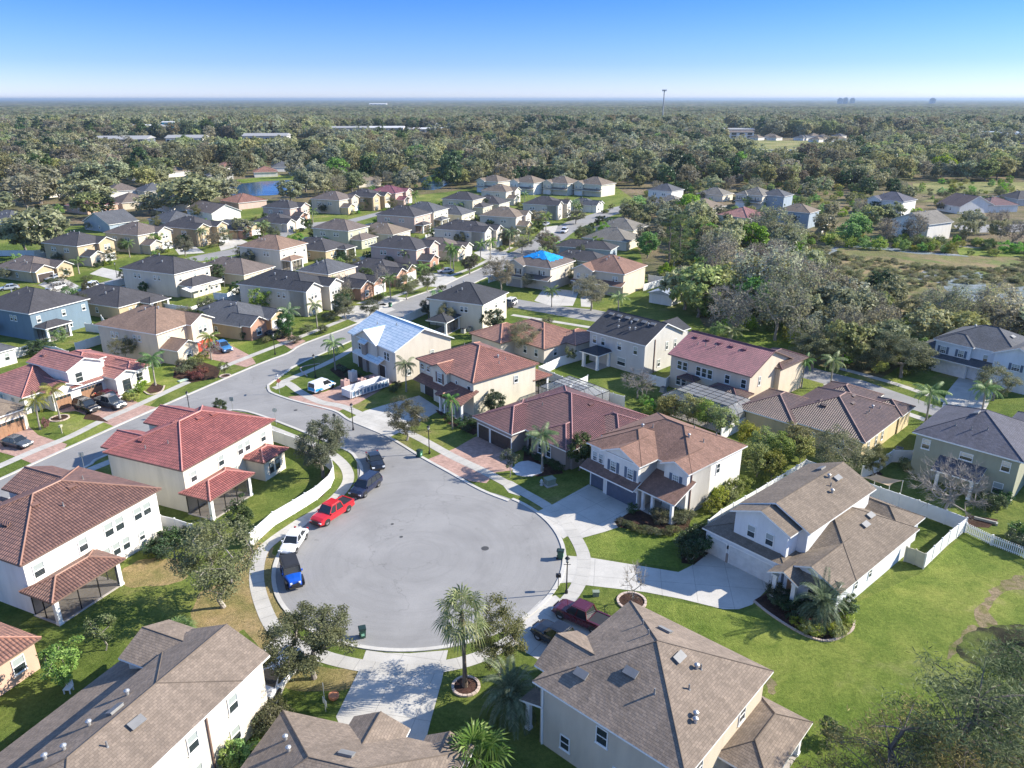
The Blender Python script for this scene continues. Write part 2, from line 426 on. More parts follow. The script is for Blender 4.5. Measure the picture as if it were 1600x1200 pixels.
def side_mat(side, c, pos, z):
    x, y = (pos, c) if side in 'SN' else (c, pos)
    return Matrix.Translation((x, y, z)) @ rotz(SIDE[side])
def uvq(pts):
    a = Vector(pts[0]); b = Vector(pts[1]); d = (b - a).normalized(); n = None
    for p in pts[2:]:
        q = (Vector(p) - a); q = q - d * q.dot(d)
        if q.length > 1e-5: n = q.normalized(); break
    return [((Vector(p) - a).dot(d) + a.x * .37 + a.y * .21, (Vector(p) - a).dot(n)) for p in pts]
class House:
    def __init__(s, name, label, Np, z, ang, roof, wall, trim=None, capc=None, cat='house', group=None, wall2=None, tile=False, oh=OH):
        n = gp(Np[0], Np[1], z) if len(Np) == 2 else Vector(Np)
        a = R(ang); s.u = Vector((math.cos(a), math.sin(a), 0)); s.v = Vector((-s.u.y, s.u.x, 0))
        o = n + (s.u + s.v) * OH; o.z = 0
        s.root = empty(name, o, a); tag(s.root, label, cat, group)
        s.roof = MB(); s.wall = MB(); s.fas = MB(); s.cap = MB(); s.mr, s.mw = roof, wall; s.mw2 = wall2 or wall
        s.mt = trim or WHITE; s.mc = capc or roof; s.tile = tile; s.wings = []; s.k = 0; s.lows = []
    def wing(s, u0, v0, u1, v1, z, typ='hip', p=None, z0=-.05, walls=True, oh=OH, porch=False, mi=0, wmi=0):
        p = p or (.42 if s.tile else .46); z = z + .0043 * s.k; s.k += 1
        if porch: s.lows.append((MB(), MB(), MB()))
        rf, cp, fs = s.lows[-1] if porch else (s.roof, s.cap, s.fas)
        a0, b0, a1, b1 = u0 - oh, v0 - oh, u1 + oh, v1 + oh; W = a1 - a0; D = b1 - b0; t = z + FA; cr = .1 if s.tile else .05
        def sf(pts): rf.face(pts, mi, uvq(pts))
        if typ in ('hip', 'hipu', 'hipv'):
            if W >= D:
                h = D / 2 * p; r0 = (a0 + D/2, (b0 + b1)/2, t + h); r1 = (a1 - D/2, (b0 + b1)/2, t + h)
            else:
                h = W / 2 * p; r0 = ((a0 + a1)/2, b0 + W/2, t + h); r1 = ((a0 + a1)/2, b1 - W/2, t + h)
            A, B, C, D_ = (a0, b0, t), (a1, b0, t), (a1, b1, t), (a0, b1, t)
            if W >= D: sf([A, B, r1, r0]); sf([C, D_, r0, r1]); sf([B, C, r1]); sf([D_, A, r0])
            else: sf([A, B, r0]); sf([B, C, r1, r0]); sf([C, D_, r1]); sf([D_, A, r0, r1])
            near = {0: r0, 1: r1 if W >= D else r0, 2: r1, 3: r0 if W >= D else r1}
            for i_, q in enumerate((A, B, C, D_)): cp.tube([q, near[i_]], cr, 5, mi)
            if (Vector(r0) - Vector(r1)).length > .2: cp.tube([r0, r1], cr, 5, mi)
            for q0, q1 in ((A, B), (B, C), (C, D_), (D_, A)):
                fs.face([(q0[0], q0[1], z), (q1[0], q1[1], z), q1, q0])
            fs.face([(a0, b1, z), (a1, b1, z), (a1, b0, z), (a0, b0, z)])
            if walls: s.wall.prism([(u0, v0), (u1, v0), (u1, v1), (u0, v1)], z0, z, wmi)
            fn = lambda x, y: t + p * min(x - a0, a1 - x, y - b0, b1 - y) if a0 <= x <= a1 and b0 <= y <= b1 else -1
        elif typ in ('gu', 'gv'):
            th = FA
            if typ == 'gu':
                m = (b0 + b1)/2; h = D/2 * p
                P = lambda e, k: (e, k, None)
                sf([(a0, b0, t), (a1, b0, t), (a1, m, t + h), (a0, m, t + h)]); sf([(a1, b1, t), (a0, b1, t), (a0, m, t + h), (a1, m, t + h)])
                fs.face([(a0, m, z + h), (a1, m, z + h), (a1, b0, z), (a0, b0, z)]); fs.face([(a1, m, z + h), (a0, m, z + h), (a0, b1, z), (a1, b1, z)])
                for e in (a0, a1):
                    fs.face([(e, b0, z), (e, b0, t), (e, m, t + h), (e, m, z + h)]); fs.face([(e, b1, z), (e, b1, t), (e, m, t + h), (e, m, z + h)])
                for k in (b0, b1): fs.face([(a0, k, z), (a1, k, z), (a1, k, t), (a0, k, t)])
                cp.tube([(a0, m, t + h), (a1, m, t + h)], cr, 5, mi)
                if walls:
                    zw = z + p * oh - .01; zm = z + h - .01
                    for e in (u0, u1): s.wall.face([(e, v0, z0), (e, v1, z0), (e, v1, zw), (e, m, zm), (e, v0, zw)], wmi)
                    for k in (v0, v1): s.wall.face([(u0, k, z0), (u1, k, z0), (u1, k, zw), (u0, k, zw)], wmi)
                fn = lambda x, y: t + p * min(y - b0, b1 - y) if a0 <= x <= a1 and b0 <= y <= b1 else -1
            else:
                m = (a0 + a1)/2; h = W/2 * p
                sf([(a0, b1, t), (a0, b0, t), (m, b0, t + h), (m, b1, t + h)]); sf([(a1, b0, t), (a1, b1, t), (m, b1, t + h), (m, b0, t + h)])
                fs.face([(m, b1, z + h), (m, b0, z + h), (a0, b0, z), (a0, b1, z)]); fs.face([(m, b0, z + h), (m, b1, z + h), (a1, b1, z), (a1, b0, z)])
                for e in (b0, b1):
                    fs.face([(a0, e, z), (a0, e, t), (m, e, t + h), (m, e, z + h)]); fs.face([(a1, e, z), (a1, e, t), (m, e, t + h), (m, e, z + h)])
                for k in (a0, a1): fs.face([(k, b0, z), (k, b1, z), (k, b1, t), (k, b0, t)])
                cp.tube([(m, b0, t + h), (m, b1, t + h)], cr, 5, mi)
                if walls:
                    zw = z + p * oh - .01; zm = z + h - .01
                    for e in (v0, v1): s.wall.face([(u0, e, z0), (u1, e, z0), (u1, e, zw), (m, e, zm), (u0, e, zw)], wmi)
                    for k in (u0, u1): s.wall.face([(k, v0, z0), (k, v1, z0), (k, v1, zw), (k, v0, zw)], wmi)
                fn = lambda x, y: t + p * min(x - a0, a1 - x) if a0 <= x <= a1 and b0 <= y <= b1 else -1
        else:  # shed: 'sS' low edge on the S side ...
            lo = typ[1]
            if lo in 'SN': h = D * p
            else: h = W * p
            H = {'S': (0, 0, h, h), 'N': (h, h, 0, 0), 'W': (0, h, h, 0), 'E': (h, 0, 0, h)}[lo]
            Q = [(a0, b0), (a1, b0), (a1, b1), (a0, b1)]
            T = [(q[0], q[1], t + hh) for q, hh in zip(Q, H)]; Bq = [(q[0], q[1], z + hh) for q, hh in zip(Q, H)]
            st = {'S': 0, 'E': 1, 'N': 2, 'W': 3}[lo]
            sf([T[(st + i) % 4] for i in range(4)])
            fs.face(list(reversed(Bq)))
            for i in range(4): fs.face([Bq[i], Bq[(i + 1) % 4], T[(i + 1) % 4], T[i]])
            if walls: s.wall.prism([(u0, v0), (u1, v0), (u1, v1), (u0, v1)], z0, z, wmi)
            def fn(x, y):
                if not (a0 <= x <= a1 and b0 <= y <= b1): return -1
                return t + p * {'S': y - b0, 'N': b1 - y, 'W': x - a0, 'E': a1 - x}[lo]
        s.wings.append(fn)
        return s
    def rz(s, x, y): return max(f(x, y) for f in s.wings)
    def win(s, side, c, pos, z, w=.95, h=1.45, fc=None, style='b', shut=None):
        for q in (pos if isinstance(pos, (list, tuple)) else [pos]):
            f, p = window_meshes(w, h, fc or WHITE, style)
            o = link('window', f, s.root, side_mat(side, c, q, z)); link('pane', p, o)
            if shut:
                k = ('shut', shut.name, round(h, 2))
                if k not in MC:
                    m = MB(); m.box((-.2, -.05, 0), (.2, .0, h))
                    for i in range(8): m.box((-.15, -.065, .1 + i * (h - .2) / 8), (.15, -.049, .1 + (i + .6) * (h - .2) / 8))
                    MC[k] = m.mesh('shutter', shut)
                for d in (-1, 1): link('shutter', MC[k], s.root, side_mat(side, c, q, z) @ Matrix.Translation((d * (w/2 + .24), 0, 0)))
        return s
    def gar(s, side, c, pos, w, mat, style='p', h=2.15):
        o = link('garage_door', garage_mesh(w, h, mat, style), s.root, side_mat(side, c, pos, 0)); link('trim', garage_trim(w, h), o); return s
    def door(s, side, c, pos, mat, w=1.0, h=2.1): link('door', door_mesh(w, h, mat), s.root, side_mat(side, c, pos, .05)); return s
    def post(s, x, y, z, r=.16, mat=None):
        k = ('post', round(z, 1), r, (mat or WHITE).name)
        if k not in MC:
            m = MB(); m.box((-r, -r, 0), (r, r, z)); m.box((-r - .05, -r - .05, 0), (r + .05, r + .05, .25)); m.box((-r - .05, -r - .05, z - .22), (r + .05, r + .05, z - .002)); MC[k] = m.mesh('post', mat or WHITE)
        link('porch_post', MC[k], s.root, Matrix.Translation((x, y, 0))); return s
    def screen(s, a, b, z0, z1, mat=None, bars=3):
        m = MB(); d = Vector((b[0] - a[0], b[1] - a[1], 0)); L = d.length; d.normalize(); n = Vector((-d.y, d.x, 0)) * .012
        for sg in (1,):
            q = n * sg; m.face([(a[0] + q.x, a[1] + q.y, z0), (b[0] + q.x, b[1] + q.y, z0), (b[0] + q.x, b[1] + q.y, z1), (a[0] + q.x, a[1] + q.y, z1)], 0)
        for i in range(bars + 1):
            c = Vector((a[0], a[1], 0)) + d * (L * i / bars); m.box((c.x - .04, c.y - .04, z0), (c.x + .04, c.y + .04, z1), 1)
        link('screen_panel', m.mesh('screen_panel', [mat or SCREEN, DARKM]), s.root); return s
    def vent(s, x, y, kind='box'):
        e = .05; z = s.rz(x, y); gx = (s.rz(x + e, y) - s.rz(x - e, y)) / (2 * e); gy = (s.rz(x, y + e) - s.rz(x, y - e)) / (2 * e)
        n = Vector((-gx, -gy, 1)).normalized()
        if kind == 'box':
            if 'rv' not in MC:
                m = MB(); m.box((-.5, -.28, -.02), (.5, .28, .16)); m.box((-.54, -.33, .16), (.54, .3, .2)); MC['rv'] = m.mesh('roof_vent', VENTM)
            sl = Vector((gx, gy, 0)); yv = Vector((sl.x, sl.y, gx * gx + gy * gy)).normalized() if sl.length > 1e-4 else Vector((0, 1, 0))
            xv = yv.cross(n)
            M = Matrix((( xv.x, yv.x, n.x, x), (xv.y, yv.y, n.y, y), (xv.z, yv.z, n.z, z), (0, 0, 0, 1)))
            link('roof_vent', MC['rv'], s.root, M)
        elif kind == 'tv':
            k = 'tv' + s.mr.name
            if k not in MC:
                m = MB(); m.box((-.42, -.22, -.02), (.42, .22, .13)); MC[k] = m.mesh('tile_vent', s.mr)
            sl = Vector((gx, gy, 0)); yv = Vector((sl.x, sl.y, gx * gx + gy * gy)).normalized(); xv = yv.cross(n)
            link('roof_vent', MC[k], s.root, Matrix(((xv.x, yv.x, n.x, x), (xv.y, yv.y, n.y, y), (xv.z, yv.z, n.z, z), (0, 0, 0, 1))))
        else:
            if 'pv' not in MC:
                m = MB(); m.lathe([(.16, -.1), (.07, .05), (.06, .4), (.06, .42)], 8); MC['pv'] = m.mesh('vent_pipe', VENTM)
                m = MB(); m.lathe([(.12, -.1), (.12, .3), (.2, .32), (.2, .4), (.06, .5)], 10); MC['pc'] = m.mesh('vent_cap', GREYM)
            link('vent_pipe', MC['pc' if kind == 'cap' else 'pv'], s.root, Matrix.Translation((x, y, z)))
        return s
    def slab(s, u0, v0, u1, v1, h=.08, mat=None):
        m = MB(); m.box((u0, v0, -.03), (u1, v1, h)); build(m, 'porch_floor', mat or MATS['patio'], s.root); return s
    def box(s, name, a, b, mat): m = MB(); m.box(a, b); build(m, name, mat, s.root); return s
    def done(s):
        if s.wall.f: build(s.wall, 'wall', [s.mw, s.mw2], s.root)
        rms = s.mr if isinstance(s.mr, list) else [s.mr]
        if s.roof.f:
            r = build(s.roof, 'roof', s.mr if not hasattr(s, 'mr2') else [s.mr, s.mr2], s.root); build(s.cap, 'ridge_cap', [s.mc, s.mc], r); build(s.fas, 'fascia', s.mt, r)
        for lw, lc, lf in s.lows:
            r = build(lw, 'porch_roof', s.mr if not hasattr(s, 'mr2') else [s.mr, s.mr2], s.root)
            if lc.f: build(lc, 'ridge_cap', [s.mc, s.mc], r)
            build(lf, 'fascia', s.mt, r)
        return s
# ------------------------------------------------------------------ near houses
MATS['patio'] = m_plain('patio_concrete', (.42, .38, .34), .85)
W_white = m_wall('white', (.74, .71, .66)); W_cream = m_wall('cream', (0.639, 0.585, 0.476)); W_tan = m_wall('tan', (0.537, 0.467, 0.366)); W_beige = m_wall('beige', (0.582, 0.528, 0.450))
W_olive = m_wall('olive', (.33, .33, .24)); W_ochre = m_wall('ochre', (0.468, 0.367, 0.234)); W_salmon = m_wall('salmon', (0.556, 0.369, 0.275)); W_pink = m_wall('pink', (0.520, 0.387, 0.333)); W_blue = m_wall('blue', (.15, .215, .27))
W_grey = m_wall('grey', (.5, .49, .46)); W_stone = m_wall('stone', (.3, .25, .22)); W_green = m_wall('sage', (.42, .42, .32)); W_bluegrey = m_wall('blue_grey', (.3, .36, .42)); W_brick = m_wall('brick', (0.385, 0.229, 0.166)); W_yellow = m_wall('yellow', (0.617, 0.493, 0.290)); W_slate = m_wall('slate', (.1, .12, .17)); W_brown = m_wall('brown', (.2, .15, .12)); W_buff = m_wall('buff', (0.592, 0.499, 0.389)); W_cool = m_wall('cool_white', (.68, .7, .72))
S_taupe = m_shingle('taupe', (.235, .185, .145)); S_brown = m_shingle('brown', (.235, .135, .1)); S_umber = m_shingle('umber', (.2, .158, .12)); S_black = m_shingle('black', (.045, .047, .055)); S_grey = m_shingle('grey', (.095, .1, .112)); S_dark = m_shingle('dark', (.065, .062, .068)); S_mid = m_shingle('mid', (.155, .125, .11)); S_light = m_shingle('light', (.25, .165, .12)); S_slate = m_shingle('slate', (.1, .1, .125)); S_khaki = m_shingle('khaki', (.19, .175, .15)); S_plum = m_shingle('plum', (.12, .085, .085))
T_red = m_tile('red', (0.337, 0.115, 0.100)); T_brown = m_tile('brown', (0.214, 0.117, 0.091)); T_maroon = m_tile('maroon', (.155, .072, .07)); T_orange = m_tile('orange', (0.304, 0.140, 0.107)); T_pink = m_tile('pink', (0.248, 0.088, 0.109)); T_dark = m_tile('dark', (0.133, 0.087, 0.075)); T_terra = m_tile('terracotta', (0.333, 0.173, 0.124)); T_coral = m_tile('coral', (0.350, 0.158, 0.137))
C_red = m_plain('cap_red', (0.499, 0.211, 0.179), .6); C_brown = m_plain('cap_brown', (0.303, 0.167, 0.119), .6); C_mar = m_plain('cap_maroon', (0.331, 0.163, 0.155), .6); C_or = m_plain('cap_orange', (0.457, 0.233, 0.161), .6); C_dk = m_plain('cap_dark', (0.279, 0.167, 0.135), .6)
DKFAS = m_plain('brown_fascia', (.16, .1, .08), .6); BROWN_D = m_plain('brown_garage', (.3, .17, .1), .55); DARK_D = m_plain('dark_garage', (.06, .045, .04), .5); SLATE_D = m_plain('blue_grey_door', (.1, .12, .17), .5); WHITE_D = m_plain('white_door', (.72, .73, .74), .5); SHUT = m_plain('blue_shutter', (.1, .14, .2), .6); GREY_D = m_plain('grey_door', (.36, .34, .33), .5)
DKW = m_plain('dark_window_frame', (.06, .055, .05), .5)
def lanai(h, u0, v0, u1, v1, z=2.75, openS=True, openW=True, openE=True, typ='hip', post=.2, wall=None, pm=None, mi=0):
    h.wing(u0 - .0, v0, u1, v1 + .0, z, typ, walls=False, porch=True, mi=mi); h.slab(u0, v0, u1, v1)
    z = z - .02
    for x, y in ((u0 + .2, v0 + .2), (u1 - .2, v0 + .2)): h.post(x, y, z, post, pm)
    if openS: h.screen((u0 + .4, v0 + .2), (u1 - .4, v0 + .2), .08, z)
    if openW: h.screen((u0 + .2, v1), (u0 + .2, v0 + .4), .08, z, bars=2)
    if openE: h.screen((u1 - .2, v0 + .4), (u1 - .2, v1), .08, z, bars=2)
# H1 white house, brown tile
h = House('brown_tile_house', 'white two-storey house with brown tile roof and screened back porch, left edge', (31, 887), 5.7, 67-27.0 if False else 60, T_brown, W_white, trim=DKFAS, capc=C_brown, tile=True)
# frame angle from its long eave
d_ = gp(250, 766, 5.7) - gp(31, 887, 5.7); h.root.rotation_euler[2] = math.atan2(d_.y, d_.x)
h.wing(0, 0, 15.3, 12.2, 5.7); h.wing(9, 9, 14.2, 15.2, 5.7, 'gv'); h.wing(3.5, 9, 8.6, 16.4, 4.2, 'gv')
lanai(h, -.2, -3.6, 6.9, 0, 2.75)
h.win('S', 0, [1.3], 3.5, 1.15, 1.5, style='b').win('S', 0, [6.0], 3.5, 1.05, 1.5).win('S', 0, [9.0, 10.3], 3.5, 1.1, 1.6).win('S', 0, [12.6, 13.8], 3.5, 1.05, 1.5)
h.win('S', 0, [8.2, 9.4, 10.6], 1.0, .95, 1.5).win('S', 0, [12.6], 1.0, .8, 1.1); h.win('W', 0, [8], 3.6)
for x, y in ((2.6, 6.6), (5.3, 5.9), (9.3, 5.9)): h.vent(x, y - 1.1, 'tv')
h.vent(7, 3.2, 'pipe'); h.vent(11.5, 6.0, 'pipe'); h.done(); H1 = h
# H2 red tile
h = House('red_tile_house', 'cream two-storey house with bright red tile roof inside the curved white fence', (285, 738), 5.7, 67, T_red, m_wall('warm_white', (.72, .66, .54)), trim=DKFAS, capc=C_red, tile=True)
h.wing(0, 0, 15.4, 11.8, 5.7); h.wing(1.0, 8, 5.6, 13.4, 5.7, 'gv'); h.wing(8.6, 7, 14.0, 14.6, 5.7, 'gv')
lanai(h, -.3, -3.9, 6.4, 0, 2.75); h.wing(9.9, -3.0, 13.9, 0, 2.7, porch=True)
h.win('S', 0, [1.4, 5.9], 3.5, 1.0, 1.45).win('S', 0, [9.3, 10.6], 3.5, 1.0, 1.5).win('S', 0, [13.6], 3.5, 1.0, 1.4).win('S', 0, [7.9], 1.0, 1.0, 1.5).win('S', -3.0, [11.2, 12.4], .75, .75, 1.35, fc=DKW).win('S', 0, [14.8], .9, .8, 1.4)
for x, y in ((2.2, 8.6), (6.6, 7.6), (10.2, 4.6), (8.2, 5.0)): h.vent(x, y, 'tv')
h.vent(1.3, 7.0, 'pipe'); h.vent(2.6, 4.6, 'pipe'); h.done()
# H3 taupe roof bottom-left
h = House('taupe_roof_house', 'long beige two-storey house with grey-brown shingle roof in the bottom left corner', (410, 1038), 5.7, 67, S_taupe, W_beige)
h.wing(-17, 0, -3, 7, 5.7, 'hip', p=.43); h.wing(-9, .004, 0, 6.996, 5.7, 'gu', p=.43); h.wing(-19, 7, 1.2, 12.6, 2.75, 'sN', p=.38); h.wing(-3.4, 5.4, 0.8, 10.4, 5.0, 'gv', p=.43)
h.win('S', 0, [-3.4, -7.3, -11.2], 3.6, 1.0, 1.5).win('S', 0, [-3.6, -7.4], .9, 1.0, 1.4); h.win('E', 0, [2.2, 5], 3.5)
for x, y, k in ((-9.4, 2.3, 'box'), (-9.2, 4.4, 'box'), (-7.6, 5.2, 'cap'), (-10.6, 5.3, 'cap'), (-13.6, 5.6, 'cap'), (-12.8, 4.8, 'cap'), (-11.6, 2.4, 'pipe')): h.vent(x, y, k)
h.box('downpipe', (-6.0, -.12, 0), (-5.88, -.01, 5.6), DKFAS); h.done()
# H4 salmon house
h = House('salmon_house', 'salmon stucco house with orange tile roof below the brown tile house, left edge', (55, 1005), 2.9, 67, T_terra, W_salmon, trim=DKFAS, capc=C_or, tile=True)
h.wing(-12, 0, -.3, 9.5, 2.9); h.win('S', 0, [-1.9, -5.5], .9, 1.1, 1.5, style='b').done()
# H5 bottom centre
h = House('bottom_edge_house', 'brown-roofed house with front gables at the foot of the wide double driveway', (442, 1112), 2.95, -15, S_light if False else S_taupe, W_cool)
h.root.location = gp(442, 1112, 2.95) ; h.root.location.z = 0
h.wing(.45, -10.5, 14.2, -.45, 2.95); h.wing(5.9, -5, 9.5, .35, 2.96, 'gv'); h.wing(11.6, -6, 14.4, -1.2 + 1.6, 2.6, 'gv')
h.gar('N', .35, 7.7, 3.0, WHITE_D).win('N', -.45, [2.5], .9)
for x, y, k in ((2.4, -3.4, 'cap'), (3.4, -4.6, 'cap'), (7.5, -4.2, 'box')): h.vent(x, y, k)
h.done()
# H6 bottom right
h = House('pyramid_roof_house', 'large tan two-storey house with pyramid-shaped brown shingle roof, bottom right', (1072, 1220), 5.7, 48, S_taupe, W_tan)
h.wing(0, 0, 12.0, 11.9, 5.7, 'hip', p=.5); h.wing(1.4, 7.5, 5.8, 12.9, 5.7, 'gv', p=.5)
lanai(h, 5.6, -3.3, 12.2, 0, 2.8, openS=False, openW=False, openE=False); h.wing(.2, 11.9, 5, 13.6, 2.75, 'sN', p=.3, walls=False, porch=True, oh=.3); h.post(.45, 13.4, 2.7, .18).post(4.7, 13.4, 2.7, .18)
h.win('W', 0, [6.3], 3.6, 1.0, 1.5, style='d').win('W', 0, [4.6], .9, 1.35, 1.5, style='d').win('W', 0, [9.5], .9, .9, 1.3, style='d').win('S', 0, [2.2, 8.5], 3.6, 1.0, 1.3, style='d').win('S', 0, [2.2], .9, 1.0, 1.5, style='d')
h.gar('N', 13.2 if False else 11.9, 10.6, 2.4, WHITE_D)
h.box('downpipe', (-.1, 11.6, 0), (0.0, 11.72, 5.7), WHITE)
for x, y, k in ((1.6, 9.4, 'box'), (3.3, 6.3, 'box'), (6.4, 4.3, 'box'), (9.0, 7.0, 'box'), (6.9, 3.1, 'cap'), (7.2, 2.9, 'pipe'), (5.0, 2.6, 'pipe'), (2.9, 4.1, 'pipe'), (3.7, 1.3, 'cap'), (3.3, 1.1, 'cap'), (8.4, 8.6, 'pipe'), (6.9, 7.2, 'pipe')): h.vent(x, y, k)
h.box('barbecue_counter', (7.4, -1.6, .08), (9.0, -.9, 1.0), GREYM); h.done(); H6 = h
# H7 right
h = House('lower_right_house', 'white house with white garage doors and long low brown roof behind the phoenix palm', (1235, 842), 5.7, 41, S_umber, W_cool)
h.wing(0, 0, 6, 6.0, 5.7, 'gu', p=.42); h.wing(2.0, -1.0, 15.3, 6.2, 5.7, 'gu', p=.44)
h.wing(-.9, -.3, 7, 8.7, 2.75, 'hip', p=.3, oh=.35); h.wing(-.9, -6.0, 6, -.6, 2.8, 'gu', p=.44); h.wing(2.2, -6.003, 15.6, 3.8, 2.8, 'hip', p=.44); h.wing(13.6, -5.4, 18.6, 1.6, 2.8, 'hip', p=.44)
h.wing(-2.6, -2.7, -.9, -.3, 2.6, 'gu', p=.5, walls=False, porch=True); h.post(-2.4, -2.5, 2.55, .2).post(-2.4, -.5, 2.55, .2); h.slab(-2.6, -3, -.9, 0)
h.wing(-1.5, -5.6, -.9, -2.8, 2.4, 'sW', p=.6, walls=False, porch=True)
h.box('stone_pillar', (-1.0, 5.72, 0), (-.9, 6.02, 1.1), W_stone).box('wall_lamp', (-1.08, 5.8, 1.7), (-.9, 5.95, 2.05), DARKM).gar('W', -.9, 7.3, 2.4, m_plain('ivory_door', (.62, .62, .6), .5)).gar('W', -.9, 3.2, 4.9, m_plain('ivory_door', (.62, .62, .6), .5)).door('W', -.9, -1.5, BROWN_D)
h.win('W', 0, [4.0, 1.9], 3.6, .95, 1.4).win('W', -.9, [-3.6, -4.8], .9, .9, 1.4).win('S', -6.0, [2.9, 5.9], 1.2, .75, 1.15, style='d').win('S', -5.4, [16.2, 17.4], .9, .9, 1.4)
for x, y, k in ((13.2, 3.8, 'box'), (12.3, 1.5, 'box'), (11.3, 2.0, 'cap'), (10.3, 1.2, 'pipe'), (9.5, .6, 'cap'), (11.8, -2.8, 'box'), (9.9, -3.2, 'box')): h.vent(x, y, k)
h.done(); H7 = h
# H8
h = House('blue_shutter_house', 'white two-storey house with brown shingle roof, navy garage doors and blue window shutters', (1081, 742), 5.7, 41, S_brown, W_white, wall2=W_cool)
h.wing(0, 0, 10.5, 13.2, 5.7, p=.44); h.wing(-3.0, 4.9, 6, 12.9, 5.7, 'hip', p=.44); h.wing(-3.4, 4.9, 1, 10.3, 5.7, 'gu', p=.44); h.wing(-.6, 0, 4, 3.3, 5.7, 'gu', p=.44)
h.wing(-4.3, 4.9, -3.4, 13.0, 2.75, 'sW', p=.45, walls=False, porch=True, oh=.3); h.wing(-3.1, -.2, 0, 4.6, 2.7, 'sW', p=.42, walls=False, porch=True, oh=.4); h.slab(-3.2, -.2, 0, 4.8)
for y in (0.1, 2.9, 4.3): h.post(-2.95, y, 2.7, .17)
h.gar('W', -3.4, 7.3, 4.7, SLATE_D).gar('W', -3.0, 11.5, 2.4, SLATE_D).door('W', 0, 3.4, SLATE_D)
h.win('W', -3.4, [8.8, 6.1], 3.55, .95, 1.4, style='g', shut=SHUT).win('W', -.6, [1.6], 3.55, .95, 1.4, style='g', shut=SHUT).win('W', -3.0, [12.2, 11.2], 3.6, .75, 1.3, style='g').win('W', 0, [1.5], .8, 1.3, 1.5, style='g').win('S', 0, [5.5], 3.7, .75, 1.35, style='d')
for x, y, k in ((3.4, 8.5, 'pipe'), (2.0, 9.0, 'cap'), (4.2, 3.6, 'cap'), (6.6, 4.6, 'pipe'), (8.2, 2.4, 'pipe'), (5.4, 2.3, 'pipe')): h.vent(x, y, k)
h.box('downpipe', (.1, -.12, 0), (.22, -.01, 5.6), DKFAS); h.done(); H8 = h
# H9 maroon tile
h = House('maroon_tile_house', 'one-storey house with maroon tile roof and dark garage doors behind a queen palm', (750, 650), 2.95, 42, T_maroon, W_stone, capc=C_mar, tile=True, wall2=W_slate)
h.wing(1.4, -17.2, 17.0, -.6, 2.95); h.wing(-1.2, -8.2, 8, -.6, 2.95, 'hip'); h.wing(.6, -16.8, 8, -10.2, 2.95, 'hip'); h.wing(8, -19.6, 15, -12, 2.95, 'hip')
h.gar('W', -1.2, -2.2, 2.4, DARK_D).gar('W', -1.2, -5.9, 4.3, DARK_D).door('W', 1.4, -9.3, DARK_D).win('W', .6, [-12, -13.6], .8, .9, 1.6, fc=WHITE, style='d').win('S', -17.2, [3, 6], .9)
for x, y, k in ((8.6, -4.8, 'tv'), (7.2, -5.4, 'tv'), (10.3, -12.2, 'tv'), (12.2, -11.4, 'tv'), (6.2, -3.2, 'pipe'), (4.8, -3.1, 'pipe'), (5.6, -7.2, 'pipe')): h.vent(x, y, k)
h.done()
# H10
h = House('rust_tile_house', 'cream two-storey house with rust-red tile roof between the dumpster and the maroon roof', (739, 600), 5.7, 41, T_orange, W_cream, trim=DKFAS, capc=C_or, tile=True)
h.wing(0, 0, 12.8, 14.5, 5.7, p=.42); h.wing(-.7, 5.9, 5, 9.7, 5.75, 'gu'); h.wing(-1.5, 7, 0, 13.6, 2.7, 'sW', walls=False, porch=True, oh=.3, p=.4); h.wing(-2.6, -.3, 0, 5.6, 2.75, 'sW', walls=False, porch=True, p=.42); h.wing(-3.1, 1.6, 1.0, 4.6, 2.9, 'gu', walls=False, porch=True)
for y in (0, 2.0, 4.2, 5.4): h.post(-2.4, y, 2.7, .17)
h.slab(-2.6, -.3, 0, 5.6); h.gar('W', 0, 10.8, 4.7, DARK_D).door('W', 0, 3.2, BROWN_D)
h.win('W', 0, [13.6, 11.9], 4.2, .95, 1.0, style='d').win('W', -.7, [7.8], 3.6, 1.25, 1.7, style='g', shut=DKFAS).win('W', 0, [4.3], 3.6, .5, 1.2, style='d').win('W', 0, [1.1], 3.5, .9, 1.3, style='d').win('S', 0, [8.6], 3.6, .85, 1.2)
lanai(h, 12.8, .4, 16.2, 6, 2.8, openW=False)
for x, y, k in ((8.5, 5.6, 'tv'), (5.9, 9.8, 'pipe'), (7.4, 3.0, 'cap'), (8.3, 2.2, 'pipe'), (6.6, 1.8, 'pipe')): h.vent(x, y, k)
h.done()
# H11 roof underlay
def m_underlay():
    m, n, b = _new('roof_underlayment')
    uv = tc(n, 'UV'); br = N(n, 'ShaderNodeTexBrick'); br.offset = .37; br.offset_frequency = 2; n.links.new(uv, br.inputs['Vector'])
    br.inputs['Color1'].default_value = (.62, .71, .75, 1); br.inputs['Color2'].default_value = (.74, .79, .81, 1); br.inputs['Mortar'].default_value = (.17, .3, .44, 1)
    br.inputs['Scale'].default_value = 1; br.inputs['Brick Width'].default_value = 1.9; br.inputs['Row Height'].default_value = .62; br.inputs['Mortar Size'].default_value = .03
    g = geo(n).outputs['Position']; f = ramp(n, noise(n, g, 1.1, 4, .7), [(.35, (.85, .9, .92)), (.6, (1.05, 1.05, 1.05))])
    n.links.new(mixc(n, 1, br.outputs['Color'], f, 'MULTIPLY'), b.inputs['Base Color']); b.inputs['Roughness'].default_value = .6
    return m
M_under = m_underlay(); M_uw = m_plain('white_underlay', (.72, .72, .7), .6)
h = House('reroofing_house', 'two-storey house being reroofed, roof bare with pale blue underlay sheets, behind the dumpster', (616, 552), 5.7, 41, M_under, W_beige, trim=WHITE, capc=M_under, tile=True, wall2=W_stone); h.mr2 = M_uw
